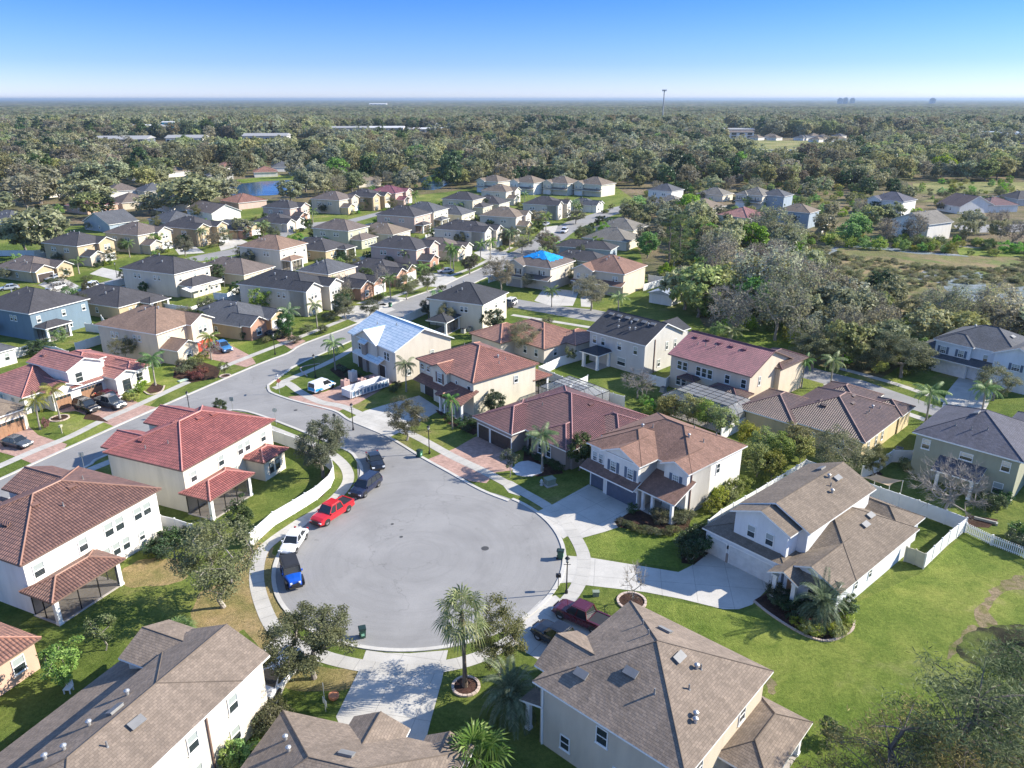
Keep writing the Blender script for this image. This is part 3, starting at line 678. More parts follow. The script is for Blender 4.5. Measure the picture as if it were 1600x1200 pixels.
h.wing(0, 0, 11.8, 14.9, 5.7, 'gv', p=.46); h.wing(-.4, 5.4, 6, 12.4, 5.7, 'gu', p=.5, mi=1); h.wing(-1.3, 3.6, 0, 8.4, 2.75, 'sW', walls=False, porch=True, oh=.2, p=.5); h.wing(-1.1, 8.6, -.4, 12.4, 2.75, 'sW', walls=False, porch=True, oh=.2, p=.5, mi=1); h.wing(-.9, 8.4, 0, 9.8, 5.3, 'sW', wmi=1, p=.5)
h.gar('W', 0, 5.2, 3.4, DARK_D).gar('W', -.4, 11, 2.2, DARK_D).win('W', -.4, [11.2], 3.5, .9, 1.3, style='d').win('W', 0, [6.6], 3.6, 1.1, 1.6, style='d', shut=DKFAS).win('W', 0, [2.3, 3.2], 3.5, .8, 1.5, style='d').win('S', 0, [7.6], 3.6, .8, .9).win('S', 0, [2.6], .9, .8, 1.2)
h.vent(3.4, 11, 'pipe').vent(4.6, 6.4, 'pipe'); h.done()
# H12
h = House('black_roof_house', 'pale grey two-storey house with black shingle roof and small porch on a fenced lawn', (1009, 542), 5.7, 44, S_black, W_grey, trim=WHITE)
h.wing(0, 0, 11.5, 12.6, 5.7, 'gv', p=.46); h.wing(9, 1, 14.6, 6.5, 5.6, 'gu', p=.46)
lanai(h, -3.6, 7.6, 0, 11.2, 2.8, openS=False, openW=False, openE=False); h.post(-3.4, 11.0, 2.7, .25)
h.win('W', 0, [11.4, 9.4, 5.6, 2.0], 3.6, .95, 1.5, style='b').win('W', 0, [5.0], .8, 1.9, 1.5).win('S', 0, [6.6, 9.2], 3.5, .7, 1.5).win('S', 0, [4.4], .8, .9, 1.4)
for i in range(6): h.vent(4.7, 11.4 - i * 1.9, 'box')
for x, y in ((3.4, 8.6), (3.7, 6.0), (2.5, 4.2), (2.2, 5.2), (4.2, 2.6), (2.0, 7.6)): h.vent(x, y, 'cap')
h.box('downpipe', (2.8, -.12, 0), (2.95, -.01, 6.2), DKFAS); h.done()
# H13
h = House('magenta_tile_house', 'tan two-storey house with magenta-red tile roof and screened pool behind the green hedge', (1174, 591), 5.7, 43, T_pink, W_buff, trim=DKFAS, capc=T_pink, tile=True); h.mr2 = T_dark
h.wing(0, 0, 12.4, 14.8, 5.7, 'gv', p=.42); h.wing(8, -.8, 16, 5, 5.3, 'hip', mi=1)
lanai(h, -3.8, -.3, 0, 5.6, 2.8, openE=False, mi=1); h.wing(-1.6, 9.2, 0, 11.6, 2.8, 'hip', walls=False, porch=True, mi=1)
h.win('W', 0, [13.0, 11.9], 3.6, .95, 1.5, style='d').win('W', 0, [9.3, 8.2, 7.1], 3.4, .95, 1.6, style='d').win('W', 0, [3.9, 1.0], 3.5, .95, 1.5, style='d').win('W', 0, [13.0, 11.9], .8, .95, 1.5, style='d').win('S', 0, [3.0, 9.2], 3.5, .6, 1.5)
for i in range(5): h.vent(4.9, 13.4 - i * 2.3, 'tv')
for x, y in ((3.5, 10.6), (3.9, 8.9), (4.2, 4.8), (3.4, 12)): h.vent(x, y, 'pipe')
h.done(); H13 = h
# H14
h = House('dark_tile_house', 'yellow-walled one-storey house with dark brown tile roof right of the tall green hedge', (1352, 694), 2.9, 45, T_dark, W_yellow, trim=WHITE, capc=C_dk, tile=True)
h.wing(0, 0, 15.1, 12.8, 2.9); h.wing(11, 5, 19.2, 12.4, 2.9, 'hip'); h.wing(-1, 9.5, 9, 18, 2.9, 'hip'); h.wing(13, -.2, 17.4, 4.4, 2.9, 'hip')
h.win('S', 0, [2.2, 5.0, 7.2], .9, .7, 1.4).win('W', 0, [3, 7], .9, 1.1, 1.3)
for x, y, k in ((5.2, 8.6, 'tv'), (4.0, 7.4, 'tv'), (7.0, 4.6, 'tv'), (9.1, 5.4, 'tv'), (13.4, 3.2, 'tv'), (6.8, 2.4, 'pipe'), (7.7, 2.4, 'pipe'), (9.4, 2.6, 'cap'), (10.6, 2.0, 'pipe')): h.vent(x, y, k)
h.done()
# H15
h = House('olive_house', 'olive stucco two-storey house at the right edge behind the bare tree', (1600, 725), 5.7, 45, S_slate, W_olive)
h.wing(0, 0, 12.3, 11.6, 5.7); h.wing(7, 4, 17, 12, 3.2, 'hip'); h.wing(9, -6, 18, 4, 5.2, 'hip')
h.wing(-2.6, 3.6, 0, 8, 2.6, 'sW', walls=False, porch=True, p=.3); h.post(-2.4, 3.9, 2.55, .18).post(-2.4, 7.7, 2.55, .18)
h.win('W', 0, [10.3, 1.3], 3.9, 1.0, 1.35, style='b').win('W', 0, [5.6], 3.9, 1.5, 1.0, style='b').win('W', 0, [1.6], .8, 1.1, 1.5)
for x, y, k in ((5.4, 6.6, 'box'), (2.4, 8.0, 'pipe'), (2.4, 6.2, 'pipe'), (3.0, 4.6, 'pipe')): h.vent(x, y, k)
h.done()
# H16
h = House('navy_shutter_house', 'white two-storey house with blue-grey roof and navy shutters at the right edge beyond the street', (1592, 560), 5.7, 38, S_grey, W_cool)
h.wing(0, 0, 11, 13, 5.7); h.wing(-1, -4, 6, 3, 5.7, 'gu'); h.wing(-.7, 6.8, 4, 12.6, 5.7, 'hip'); h.wing(-1.6, 3, 0, 12.8, 2.75, 'sW', walls=False, porch=True, p=.4); h.wing(0, 12, 8, 17, 2.75, 'hip')
h.gar('W', -.7, 9.6, 4.8, WHITE_D).win('W', -.7, [11.3, 8.3], 3.6, 1.0, 1.3, style='g', shut=SHUT).win('W', 0, [4.6], 3.6, .8, 1.3).win('W', -1, [-.5], 3.6, 1.3, 1.2, style='g', shut=SHUT)
h.vent(5.4, 3, 'box').vent(5, 9, 'cap'); h.done()
# L1
h = House('left_pink_tile_house', 'white house with pink-red tile roof and brown garage doors behind two queen palms', (42, 610), 5.7, 62, T_coral, W_white, trim=WHITE, capc=C_red, tile=True, wall2=W_stone)
h.wing(7.6, 2.4, 13.4, 12, 5.6, 'gv'); h.wing(11, 4.2, 15, 10, 5.5, 'hip'); h.wing(1.6, 5.0, 21, 17, 2.8); h.wing(4.4, 2.2, 9, 9, 2.8, 'gv'); h.wing(13.4, -.6, 17, 8, 3.0, 'gv'); h.wing(16.6, .6, 20.4, 8, 2.8, 'hip')
h.wing(7.4, 1.6, 13.4, 2.4, 2.75, 'sS', walls=False, porch=True, oh=.1, p=.3)
h.gar('S', 2.4, 10.3, 5.0, BROWN_D, 'w').gar('S', 2.2, 6.0, 2.5, BROWN_D, 'w').win('S', 2.4, [9.3], 3.3, 1.3, 1.7, style='d').win('E', 13.4, [3.0, 3.7], 3.9, .5, 1.3, style='d').win('S', -.6, [15.2], .6, 1.4, 1.8, fc=DKW, style='d').win('S', .6, [18.5], .8, 1.3, 1.5, style='d').win('W', 1.6, [8, 11], .9)
h.vent(9.2, 10.6, 'tv'); h.done()
# L2
h = House('left_tan_house', 'tan house with brown garage door at the left edge below the pink-roofed house', (41, 639), 3.2, 62, S_umber, W_buff)
h.wing(-9, 0, -.4, 9, 3.2); h.gar('S', 0, -3.4, 5.0, BROWN_D, 'w').done()
# L3
h = House('left_edge_cottage', 'small white house with grey roof at the left edge above the pink tile roof', (24, 545), 2.8, 62, S_grey, W_white)
h.wing(-12, 0, -.4, 9, 2.8); h.win('S', 0, [-2, -5], .9).done()

h = House('terracotta_roof_house', 'low house with orange terracotta tile roof behind the rust-red tile house', (850, 547), 2.85, 43, T_terra, W_beige, trim=DKFAS, capc=C_or, tile=True)
h.wing(0, 0, 11.5, 15, 2.85); h.wing(-3.5, 8, 6, 16.5, 2.85, 'hip'); h.wing(6, -2.4, 13.5, 4, 2.85, 'hip'); h.win('W', 0, [2, 5], .9).win('S', 0, [3], .9)
for x, y in ((4.2, 8), (5.0, 10.5), (4.0, 4.6)): h.vent(x, y, 'tv')
h.done()
# ------------------------------------------------------------------ houses further off
BACKF = ('ochre_low_house', 'red_garage_house', 'grey_roof_low_house', 'long_dark_roof_house', 'chestnut_roof_house', 'brown_low_house', 'awning_house', 'yellow_low_house', 'sage_house', 'pink_street_house', 'pink_back_house', 'brown_front_gable_house', 'street_dark_roof_house', 'cream_low_house', 'two_gable_house', 'tarp_house', 'cream_corner_house', 'taupe_low_house')
FQ = []
def mid(name, label, Np, ang, W, D, st, wall, roof, tp='', gdoor=None, w2=None, mirror=False):
    tile = roof.name.startswith('tile'); z = 5.7 if st == 2 else 2.85
    h = House(name, label, Np, z, ang, roof, wall, tile=tile, wall2=w2 or wall, group=None)
    if name != 'far_house': W *= 1.03; D *= 1.1
    W -= .9; D -= .9; gd = gdoor or WHITE_D
    gb = 'g' in tp
    h.wing(0, 0, W, D, z, 'gu' if 'G' in tp else ('gv' if 'V' in tp else 'hip'))
    X = (lambda a, b: (W - b, W - a)) if mirror else (lambda a, b: (a, b))
    if 'F' in tp:      # street front on the S side
        if st == 2:
            a, b = X(W - 5.2, W); h.wing(a, -1.2, b, 5, 5.7, 'gv', p=.5); c = (a + b) / 2
            h.gar('S', -1.2, c, 4.2, gd).win('S', -1.2, [c - .6, c + .6], 3.6, .9, 1.5)
            a, b = X(.6, 5.4); h.wing(a, -4.0, b, 2, 2.8, 'gv', p=.5, wmi=1); h.win('S', -4.0, [(a + b) / 2], .8, 1.3, 1.5); h.win('S', 0, [(a + b) / 2 - .4], 3.7, .8, 1.1)
        else:
            a, b = X(W - 5.4, W - .3); h.wing(a, -1.6, b, 4, 2.85, 'gv' if 'v' in tp else 'hip', p=.5); c = (a + b) / 2; h.gar('S', -1.6, c, 4.4, gd)
            a, b = X(.4, 5); h.wing(a, -2.2, b, 4, 3.0, 'gv', p=.55, wmi=1); h.win('S', -2.2, [(a + b) / 2], .7, 1.4, 1.5)
    if 'Q' in tp:      # front: upper gable left, garage right with roof between
        a, b = X(W - 4.6, W); h.wing(a, -2.2, b, 4, 5.7, 'gv', p=.5); h.win('S', -2.2, [(a + b)/2 - 1.1, (a + b)/2, (a + b)/2 + 1.1], 3.6, .8, 1.5); h.gar('S', -2.2, (a + b)/2, 4.1, gd)
        a, b = X(0, 5.2); h.wing(a, -.8, b, 4, 5.7, 'gv', p=.5); h.win('S', -.8, [(a + b)/2 - .6, (a + b)/2 + .6], 3.6, .85, 1.5); h.win('S', -.8, [(a + b)/2 - .6, (a + b)/2 + .6], .9, .85, 1.5)
    if 'B' in tp:      # garden side on S
        if st == 2: h.win('S', 0, [1.6, W * .55, W - 1.2], 3.6, .9, 1.3); h.win('S', 0, [W * .5, W * .62], .9, .9, 1.4)
        else: h.win('S', 0, [W * .25, W * .4, W * .6], .9, .9, 1.4)
    if 'L' in tp:
        a, b = X(.6, 5.8)
        lanai(h, a, -3.2, b, 0, 2.75)
    if 'K' in tp:      # long low rear wing
        h.wing(1, -4.4, W - 1.5, 1, 2.8, 'hip'); h.win('S', -4.4, [W*.3, W*.45, W*.6, W*.75], .9, .9, 1.4)
    if 'f' in tp:      # street front on the W side
        if st == 2:
            a, b = (.0, 5.2) if mirror else (D - 5.2, D); h.wing(-1.2, a, 5, b, 5.7, 'gu' if 'v' in tp else 'hip', p=.48); c = (a + b)/2
            h.gar('W', -1.2, c, 4.2, gd).win('W', -1.2, [c - 1.2, c + 1.2], 3.6, .9, 1.3, style='g', shut=DKW if 's' in tp else None)
            h.wing(-1.5, 0, 0, D, 2.75, 'sW', walls=False, porch=True, p=.4); h.win('W', 0, [D - c], 3.6, .9, 1.3, style='g', shut=DKW if 's' in tp else None)
        else:
            h.wing(-2, D - 5.5, 4, D, 2.85, 'gu', p=.5); h.gar('W', -2, D - 2.8, 4.4, gd); h.win('W', 0, [2.5], .9, 1.4, 1.4)
    if st == 2: h.win('W', 0, [D * .3, D * .38, D * .68, D * .76] if 'f' not in tp else [2.0], 3.7, .8, 1.2)
    else: h.win('W', 0, [D * .4, D * .7] if 'f' not in tp else [2.0], 1.0, .8, 1.2)
    if name in BACKF:
        o_ = h.root.location; q0 = o_ + h.u * -1.5 + h.v * (D + 5.5); q1 = o_ + h.u * (W + 1.2) + h.v * (D + 5.5); q2 = o_ + h.u * (W + 1.4) + h.v * (D * .55)
        FQ.append(([q0, q1, q2], 'white garden fence behind the ' + name.replace('_', ' ')))
    rr = random.Random(int(Np[0] * 13 + Np[1]))
    for i in range(4): h.vent(W * rr.uniform(.2, .5), D * rr.uniform(.3, .8), rr.choice(['cap', 'pipe', 'cap']))
    h.done()
    if name != 'far_house' and Np[1] > 300: YARD.append((h, W, D, st, tp, name))
    return h
YARD = []
A = 66
mid('blue_house', 'blue two-storey house with charcoal roof at the left edge', (45, 492), A, 13.5, 15, 2, W_blue, S_dark, 'BL')
mid('ochre_low_house', 'tan one-storey house with black roof between the blue house and the awning house', (185, 482), A, 12, 17, 1, W_ochre, S_dark, 'BL', mirror=True)
mid('red_garage_house', 'peach two-storey house with brown roof and red garage door beside the leaning queen palm', (244, 524), A, 12.8, 14.7, 2, W_buff, S_light, 'F', gdoor=m_plain('red_door', (.5, .07, .04), .5))
mid('grey_roof_low_house', 'ochre one-storey house with slate grey roof right of the red garage house', (376, 512), A, 13, 16, 1, W_ochre, S_grey, 'Fv', w2=W_brick, mirror=False)
mid('awning_house', 'beige two-storey house with dark roof and white awnings over its patio', (272, 430), A, 12.1, 17, 2, W_beige, S_dark, 'BK')
mid('brown_low_house', 'low tan house with wide brown roof behind the awning house', (381, 431), A, 12, 17, 1, W_tan, S_mid, 'B')
mid('left_brown_low_house', 'tan one-storey house with brown roof and open garage near the left edge', (47, 426), A, 11.5, 14, 1, W_ochre, S_mid, 'Fv', mirror=True, gdoor=DARK_D)
mid('two_gable_house', 'tan two-storey house with dark roof and white garage door left of the young palm', (120, 386), A, 12, 14, 2, W_ochre, S_dark, 'F', w2=W_buff)
mid('brown_gable_house', 'tan two-storey house with mid-brown roof right of the two-gable house', (215, 369), A, 12.5, 14, 2, W_tan, S_mid, 'F')
mid('ochre_tall_house', 'ochre two-storey house with charcoal roof and cream front gables', (305, 359), A, 12.5, 15, 2, W_ochre, S_dark, 'Q', w2=W_buff)
mid('black_roof_low_house', 'low ochre house with blue-black roof right of the ochre two-storey house', (370, 361), A, 11, 14, 1, W_ochre, S_grey, 'Fv', w2=W_brick)
mid('white_gable_house', 'bright white gabled house with light brown roof on the next street', (330, 335), 48, 13, 20, 1, W_white, S_mid, 'V')
mid('grey_back_house', 'low house with grey roof behind the ochre two-storey house', (262, 350), 48, 14, 16, 1, W_grey, S_grey, '')
mid('teal_wall_house', 'pale blue gabled house behind the brown gable house', (170, 352), 60, 12, 15, 1, W_bluegrey, S_grey, 'G')
mid('far_left_white_house', 'white house half hidden by the big oak at the far left', (12, 347), 66, 12, 14, 2, W_white, S_grey, '')
mid('chestnut_roof_house', 'beige two-storey house with warm brown pyramid roof in the middle rows', (437, 392), A, 12.4, 14.2, 2, W_beige, S_light, 'BL')
mid('yellow_low_house', 'tan one-storey house with dark roof and back patio behind the chestnut roof', (509, 394), A, 12, 15, 1, W_ochre, S_dark, 'BL', mirror=True)
mid('sage_house', 'sage green two-storey house with olive-brown roof and low rear wing', (544, 362), 64, 11.5, 14, 2, W_green, S_mid, 'BK')
mid('taupe_low_house', 'low house with pale taupe roof right of the sage house', (614, 368), A, 12, 15, 1, W_beige, S_umber, 'B')
mid('pink_back_house', 'pink two-storey house with slate roof and two back porches', (648, 340), A, 12.4, 15.5, 2, W_pink, S_dark, 'BL')
mid('pink_street_house', 'pink two-storey house with black roof above the silver-blue parked car', (651, 392), A, 11.3, 14.8, 2, W_pink, S_dark, 'F', w2=W_brick)
mid('brick_arch_house', 'low house with charcoal roof and brick arched front behind the street trees', (608, 432), A, 12, 15, 1, W_brick, S_dark, 'Fv', w2=W_brick)
mid('brick_wing_house', 'two-storey house with grey roof and brick garage wing', (513, 430), 62, 11, 9.5, 2, W_buff, S_grey, '')
mid('brick_wing', 'low brick garage house with dark gable roof beside the bare street trees', (551, 452), 62, 12, 8, 1, W_brick, S_dark, 'Fv', w2=W_brick)
mid('long_dark_roof_house', 'beige two-storey house with long black roof, cream front and blue-grey garage door', (474, 457), A, 11.7, 17.6, 2, W_beige, S_black, 'Q', gdoor=SLATE_D, w2=W_buff)
mid('rust_side_house', 'two-storey house with rust side wall and dark roof by the pond', (453, 327), A, 11, 13, 2, W_pink, S_dark, 'F', w2=W_brick)
mid('brown_pyramid_house', 'tan two-storey house with brown pyramid roof nearest the pond', (530, 314), A, 13, 14, 2, W_tan, S_mid, 'F', w2=W_yellow)
mid('slate_gable_house', 'ochre two-storey house with slate roof beside the red tile villa', (581, 309), A, 12, 14, 2, W_ochre, S_dark, 'Q')
mid('red_villa', 'far white two-storey villa with red tile roof at the wood edge', (618, 303), A, 13, 14, 2, W_pink, T_pink, 'F')
mid('slate_low_house', 'low house with slate roof between the brown pyramid house and the rust-side house', (440, 351), A, 12, 13, 1, W_beige, S_dark, 'Fv')
mid('cream_back_house', 'cream two-storey house with charcoal roof just behind the pink back house', (678, 332), A, 12, 14, 2, W_cream, S_grey, 'BL')
mid('cream_low_house', 'cream one-storey house with charcoal roof in the middle of the far rows', (722, 337), A, 12, 15, 1, W_cream, S_grey, 'B')
mid('tan_slate_house', 'tan two-storey house with dark slate roof and low side wing', (739, 314), A, 12, 14, 2, W_tan, S_dark, 'BK')
mid('slate_white_low_house', 'small low house with slate roof right of the tan slate house', (780, 320), A, 12, 14, 1, W_beige, S_dark, 'B')
mid('lemon_house', 'pale yellow two-storey house with brown roof at the far end of the rows', (791, 301), 60, 12, 13, 2, W_cream, S_umber, 'F')
mid('navy_gable_house', 'far house with navy front gables and cream side wall', (778, 285), 52, 12, 13, 2, W_cream, S_umber, 'fv', w2=W_slate)
mid('white_brown_roof_house', 'far white two-storey house with brown roof left of the cream twin gable house', (834, 287), 52, 13, 14, 2, W_white, S_umber, 'fv')
mid('cream_twin_gable_house', 'far cream house with twin brown hips between two white houses', (887, 288), 52, 13, 14, 2, W_cream, S_umber, 'fv')
mid('far_end_house', 'far white house with brown hip roof at the right end of the top row', (940, 290), 51, 13.7, 15, 2, W_cream, S_umber, 'fv')
mid('beige_front_gable_house', 'beige two-storey house with dark roof and cream front gable right of the far rows', (870, 322), A, 12, 14, 2, W_beige, S_dark, 'Q')
mid('small_white_gable_house', 'small white gabled house by the bright palms', (925, 322), 60, 10, 12, 1, W_white, S_grey, 'Fv')
mid('yellow_porch_house', 'cream two-storey house with brown roof and yellow front wing', (807, 341), A, 12, 14, 2, W_beige, S_umber, 'F', w2=W_yellow)
mid('street_dark_roof_house', 'beige two-storey house with long dark roof behind the street oaks', (755, 364), A, 11, 17, 2, W_beige, S_dark, 'Q', w2=W_buff)
mid('dark_gable_low_house', 'low orange-brown house with dark gable roof tucked behind the oaks', (787, 370), A, 11, 12, 1, W_ochre, S_dark, 'Fv')
mid('brown_front_gable_house', 'one-storey house with brown roof and two pale front gables beside the tall queen palms', (705, 394), A, 12, 15, 1, W_beige, S_mid, 'Fv', w2=W_buff)
h = mid('cream_corner_house', 'cream two-storey house with charcoal pyramid roof and screened side porch beside the main street', (755, 478), 65, 12.3, 12.5, 2, W_cream, S_black, 'B')
h.lows = []; lanai(h, -6.0, 5.4, -.2, 9.6, openE=False)
r_ = build(h.lows[0][0], 'porch_roof', h.mr, h.root); build(h.lows[0][1], 'ridge_cap', h.mc, r_); build(h.lows[0][2], 'fascia', h.mt, r_)
th = mid('tarp_house', 'two-storey house with bright blue tarp over the ridge of its brown roof', (861, 421), 56, 12.4, 12.5, 2, W_beige, S_mid, 'fvs', gdoor=GREY_D, w2=W_brown)
mid('red_brown_roof_house', 'tan two-storey house with red-brown roof, brown front and white-framed windows', (976, 430), 56, 13.1, 13, 2, W_buff, S_brown, 'fv', w2=W_brown)
mid('long_grey_low_house', 'long blue-grey one-storey house with dark roof beyond the tarp house', (955, 392), 66, 8, 17, 1, W_bluegrey, S_dark, '')
mid('solar_panel_house', 'house with grey-brown roof and dark solar panels behind the blue-grey house', (980, 379), 58, 13, 15, 1, W_beige, S_khaki, '')
mid('khaki_roof_house', 'white house with khaki hip roof behind the solar panel house', (990, 361), 58, 13, 14, 1, W_cream, S_khaki, '')
mid('dark_low_house', 'low dark-roofed house between the tarp house and the blue-grey house', (938, 412), 60, 9, 15, 1, W_grey, S_dark, '')
mid('salmon_tile_house', 'low white house with salmon tile roof at the far edge of the thicket', (1168, 342), 40, 15, 13, 1, W_white, T_coral, '')
mid('far_taupe_house', 'far house with taupe hip roof behind the pines, left of the salmon roof', (1108, 327), 45, 14, 15, 1, W_cream, S_umber, '')
mid('far_shutter_house', 'far cream two-storey house with dark shutters above the salmon roof', (1192, 307), 45, 13, 12, 2, W_cream, S_khaki, 'fs')
mid('far_blue_house', 'small far blue house right of the far cream shutter house', (1226, 308), 50, 11, 11, 2, W_bluegrey, S_grey, '')
mid('thicket_edge_house', 'far house with pale roof among the bare trees left of the far taupe roof', (1060, 320), 50, 12, 13, 1, W_cream, S_khaki, '')
mid('far_pale_roof_house', 'far cream house with pale grey roof at the wood edge', (1130, 306), 50, 12, 13, 1, W_cream, S_khaki, '')
mid('wood_edge_house', 'far two-storey house behind the evergreen in front of the wood', (1050, 300), 50, 12, 12, 2, W_white, S_grey, '')
mid('marsh_blue_house', 'blue-grey house with brown gable roof on the far side of the marsh, left end', (1266, 334), 50, 11, 12, 2, W_bluegrey, S_umber, '')
mid('marsh_white_house', 'white two-storey house with dark roof in the centre across the marsh', (1412, 316), 40, 13, 14, 2, W_white, S_slate, 'fv')
mid('marsh_gable_house', 'white house with pale gable roof and tall porch on the marsh shore', (1452, 352), 30, 14, 13, 2, W_white, S_khaki, 'G')
mid('marsh_plum_house', 'wide low house with plum roof and white front gables across the marsh', (1500, 324), 15, 18, 12, 1, W_white, S_plum, 'V')
mid('marsh_red_roof_house', 'house with dull red tile roof at the right across the marsh', (1545, 322), 10, 15, 12, 1, W_white, T_maroon, '')
mid('right_edge_far_house', 'dark-roofed house at the right edge across the marsh', (1590, 312), 10, 16, 12, 1, W_grey, S_dark, '')
for i, (x, y, a, st, wl, rf, lb) in enumerate([
    (22, 262, 60, 1, W_cream, S_umber, 'far cream house with brown roof at the left among the oaks'), (62, 262, 50, 1, W_buff, S_umber, 'far tan house right of the cream one at the far left'),
    (86, 258, 50, 1, W_white, S_grey, 'far white gabled house at the right end of the far left cluster'), (52, 283, 40, 1, W_white, S_grey, 'small white house below the far left cluster'),
    (205, 275, 40, 1, W_white, S_umber, 'white house glimpsed between the big oaks at left'), (262, 270, 50, 1, W_white, S_umber, 'small white house under the oak crowns left of the pond'),
    (345, 262, 40, 1, W_white, T_terra, 'far white house with terracotta roof above the pond'), (396, 270, 20, 1, W_white, T_terra, 'low house with orange roof on the pond shore'), (452, 268, 20, 1, W_bluegrey, S_grey, 'grey-roofed house with bright lawn on the pond shore'),
    (135, 325, 60, 1, W_salmon, T_coral, 'small coral-roofed house behind the left oaks'), (590, 238, 30, 1, W_white, S_umber, 'far white gabled house in the woods above the pond'), (555, 262, 30, 1, W_grey, S_grey, 'grey-roofed house under the trees right of the pond'),
    (640, 245, 30, 1, W_white, S_grey, 'pale far house left of the bright green tree'), (372, 318, 50, 1, W_pink, T_terra, 'small house with terracotta roof below the pond'),
    (690, 232, 30, 1, W_buff, T_terra, 'tan-roofed far house in the centre woods')]):
    mid('far_house', lb, (x, y), a, 15, 16, st, wl, rf, '')
for i, (x, y, a, st, wl, rf) in enumerate([(5, 250, 60, 1, W_white, S_grey), (40, 250, 50, 1, W_white, S_umber), (110, 268, 60, 1, W_white, S_mid), (18, 300, 50, 1, W_cream, S_mid), (75, 300, 55, 1, W_white, S_dark), (112, 300, 45, 1, W_cream, S_umber), (170, 300, 40, 1, W_white, S_mid), (225, 300, 45, 1, W_cream, S_grey), (262, 322, 50, 1, W_white, S_umber), (190, 318, 50, 1, W_tan, S_mid), (300, 285, 40, 1, W_white, S_umber), (325, 275, 30, 1, W_white, S_grey), (425, 262, 20, 1, W_white, S_grey), (500, 262, 25, 1, W_white, S_umber), (525, 250, 30, 1, W_cream, S_mid), (160, 262, 50, 1, W_cream, S_umber), (235, 255, 40, 1, W_white, S_grey), (300, 250, 30, 1, W_white, S_umber), (560, 285, 40, 1, W_cream, S_umber)]):
    mid('far_house', 'pale low house among the oaks left of the pond', (x, y), a, 15, 15, st, wl, rf, '').root['group'] = 'pale houses among the oaks'
# blue tarp
def tarp():
    m, n, b = _new('blue_tarp'); g = geo(n).outputs['Position']
    n.links.new(ramp(n, noise(n, g, 1.2, 4, .6), [(.3, (.0, .22, .62)), (.7, (.02, .36, .75))]), b.inputs['Base Color']); b.inputs['Roughness'].default_value = .35
    bump(n, b, noise(n, g, 2.2, 5, .7), .6, .1)
    W, D = 11.5, 11.6; t = MB(); K = 14
    def z(x, y): return th.rz(x, y) + .07
    x0, x1, y0, y1 = 2.6, 10.6, 1.6, 9.8
    for i in range(K):
        for j in range(K):
            q = [(x0 + (x1 - x0) * a / K + .25 * math.sin(b_ * 1.3), y0 + (y1 - y0) * b_ / K + .2 * math.sin(a * 1.7)) for a, b_ in ((i, j), (i + 1, j), (i + 1, j + 1), (i, j + 1))]
            t.face([(p[0], p[1], z(*p)) for p in q])
    o = build(t, 'roof_tarp', m); o.matrix_world = th.root.matrix_basis
    o.location = th.root.location; o.rotation_euler = th.root.rotation_euler
    tag(o, 'bright blue tarp stretched over the top of a brown roof', 'tarp')
tarp()
FARP = []
rf_ = random.Random(21)
for i in range(52):
    x_ = rf_.uniform(0, 1600); y_ = rf_.uniform(212, 262) if x_ > 560 else rf_.uniform(214, 244)
    if 780 < x_ < 1100 and y_ > 235 or 1100 < x_ < 1360 and y_ < 240 or 60 < x_ < 500 and y_ < 240: continue
    h_ = mid('far_house', 'pale house in the far woods', (x_, y_), rf_.choice([5, 30, 60, 75]), 17, 15, 1, rf_.choice([W_white, W_cream, W_white, W_buff]), rf_.choice([S_umber, S_grey, S_khaki, T_terra, S_mid]), ''); h_.root['group'] = 'pale houses in the far woods'
    FARP.append((h_.root.location.x, h_.root.location.y))
# ------------------------------------------------------------------ ground, roads, water
def xy(l): return [(p[0], p[1]) for p in l]
M_lawn = m_grass('lawn_grass', [(.28, (.09, .132, .028)), (.45, (.125, .178, .038)), (.58, (.17, .21, .05)), (.72, (.27, .245, .11))], .1)
M_dry = m_grass('dry_grass', [(.3, (.2, .2, .07)), (.5, (.3, .25, .11)), (.7, (.34, .27, .14))], .25)
M_scrub = m_grass('scrub_ground', [(.3, (.08, .09, .035)), (.45, (.14, .135, .065)), (.6, (.21, .175, .11)), (.75, (.13, .16, .05))], .05)
M_field = m_grass('field_grass', [(.3, (.16, .19, .06)), (.6, (.26, .26, .11)), (.8, (.3, .27, .14))], .04)
M_lush = m_grass('lush_grass', [(.26, (.11, .165, .032)), (.45, (.155, .22, .042)), (.58, (.215, .265, .058)), (.74, (.33, .31, .14))], .09)
M_marsh = m_grass('marsh_plants', [(.3, (.12, .155, .05)), (.4, (.2, .215, .08)), (.52, (.25, .205, .115)), (.6, (.16, .205, .065)), (.7, (.2, .21, .1))], .06)
M_mulch = m_grass('mulch', [(.3, (.05, .03, .025)), (.6, (.09, .055, .04)), (.8, (.12, .08, .06))], .8)
M_sand = m_grass('sandy_soil', [(.32, (.15, .2, .045)), (.42, (.2, .19, .08)), (.52, (.29, .24, .15)), (.6, (.22, .2, .1)), (.68, (.16, .21, .05))], .5)
M_asph = m_asphalt(); M_conc = m_concrete(); M_walk = m_concrete('sidewalk_concrete', (.47, .45, .41), 1.5); M_kerb = m_concrete('kerb_concrete', (.52, .5, .46), 0)
M_pav = m_paver('brick_pavers', (.42, .27, .22)); M_pav2 = m_paver('purple_pavers', (.33, .25, .25))
M_water = m_water('pond_water', (.03, .09, .18)); M_dark = m_grass('wet_ground', [(.36, (.03, .03, .022)), (.5, (.05, .052, .03)), (.57, (.1, .13, .04)), (.7, (.15, .2, .045))], .35)
g = MB(); K = 40000
for i in range(8):
    for j in range(8): 
        x0 = -K + i * K / 4; y0 = -3000 + j * 6000
        g.face([(x0, y0, -.06), (x0 + K/4, y0, -.06), (x0 + K/4, y0 + 6000, -.06), (x0, y0 + 6000, -.06)])
struct('ground', g, M_scrub)
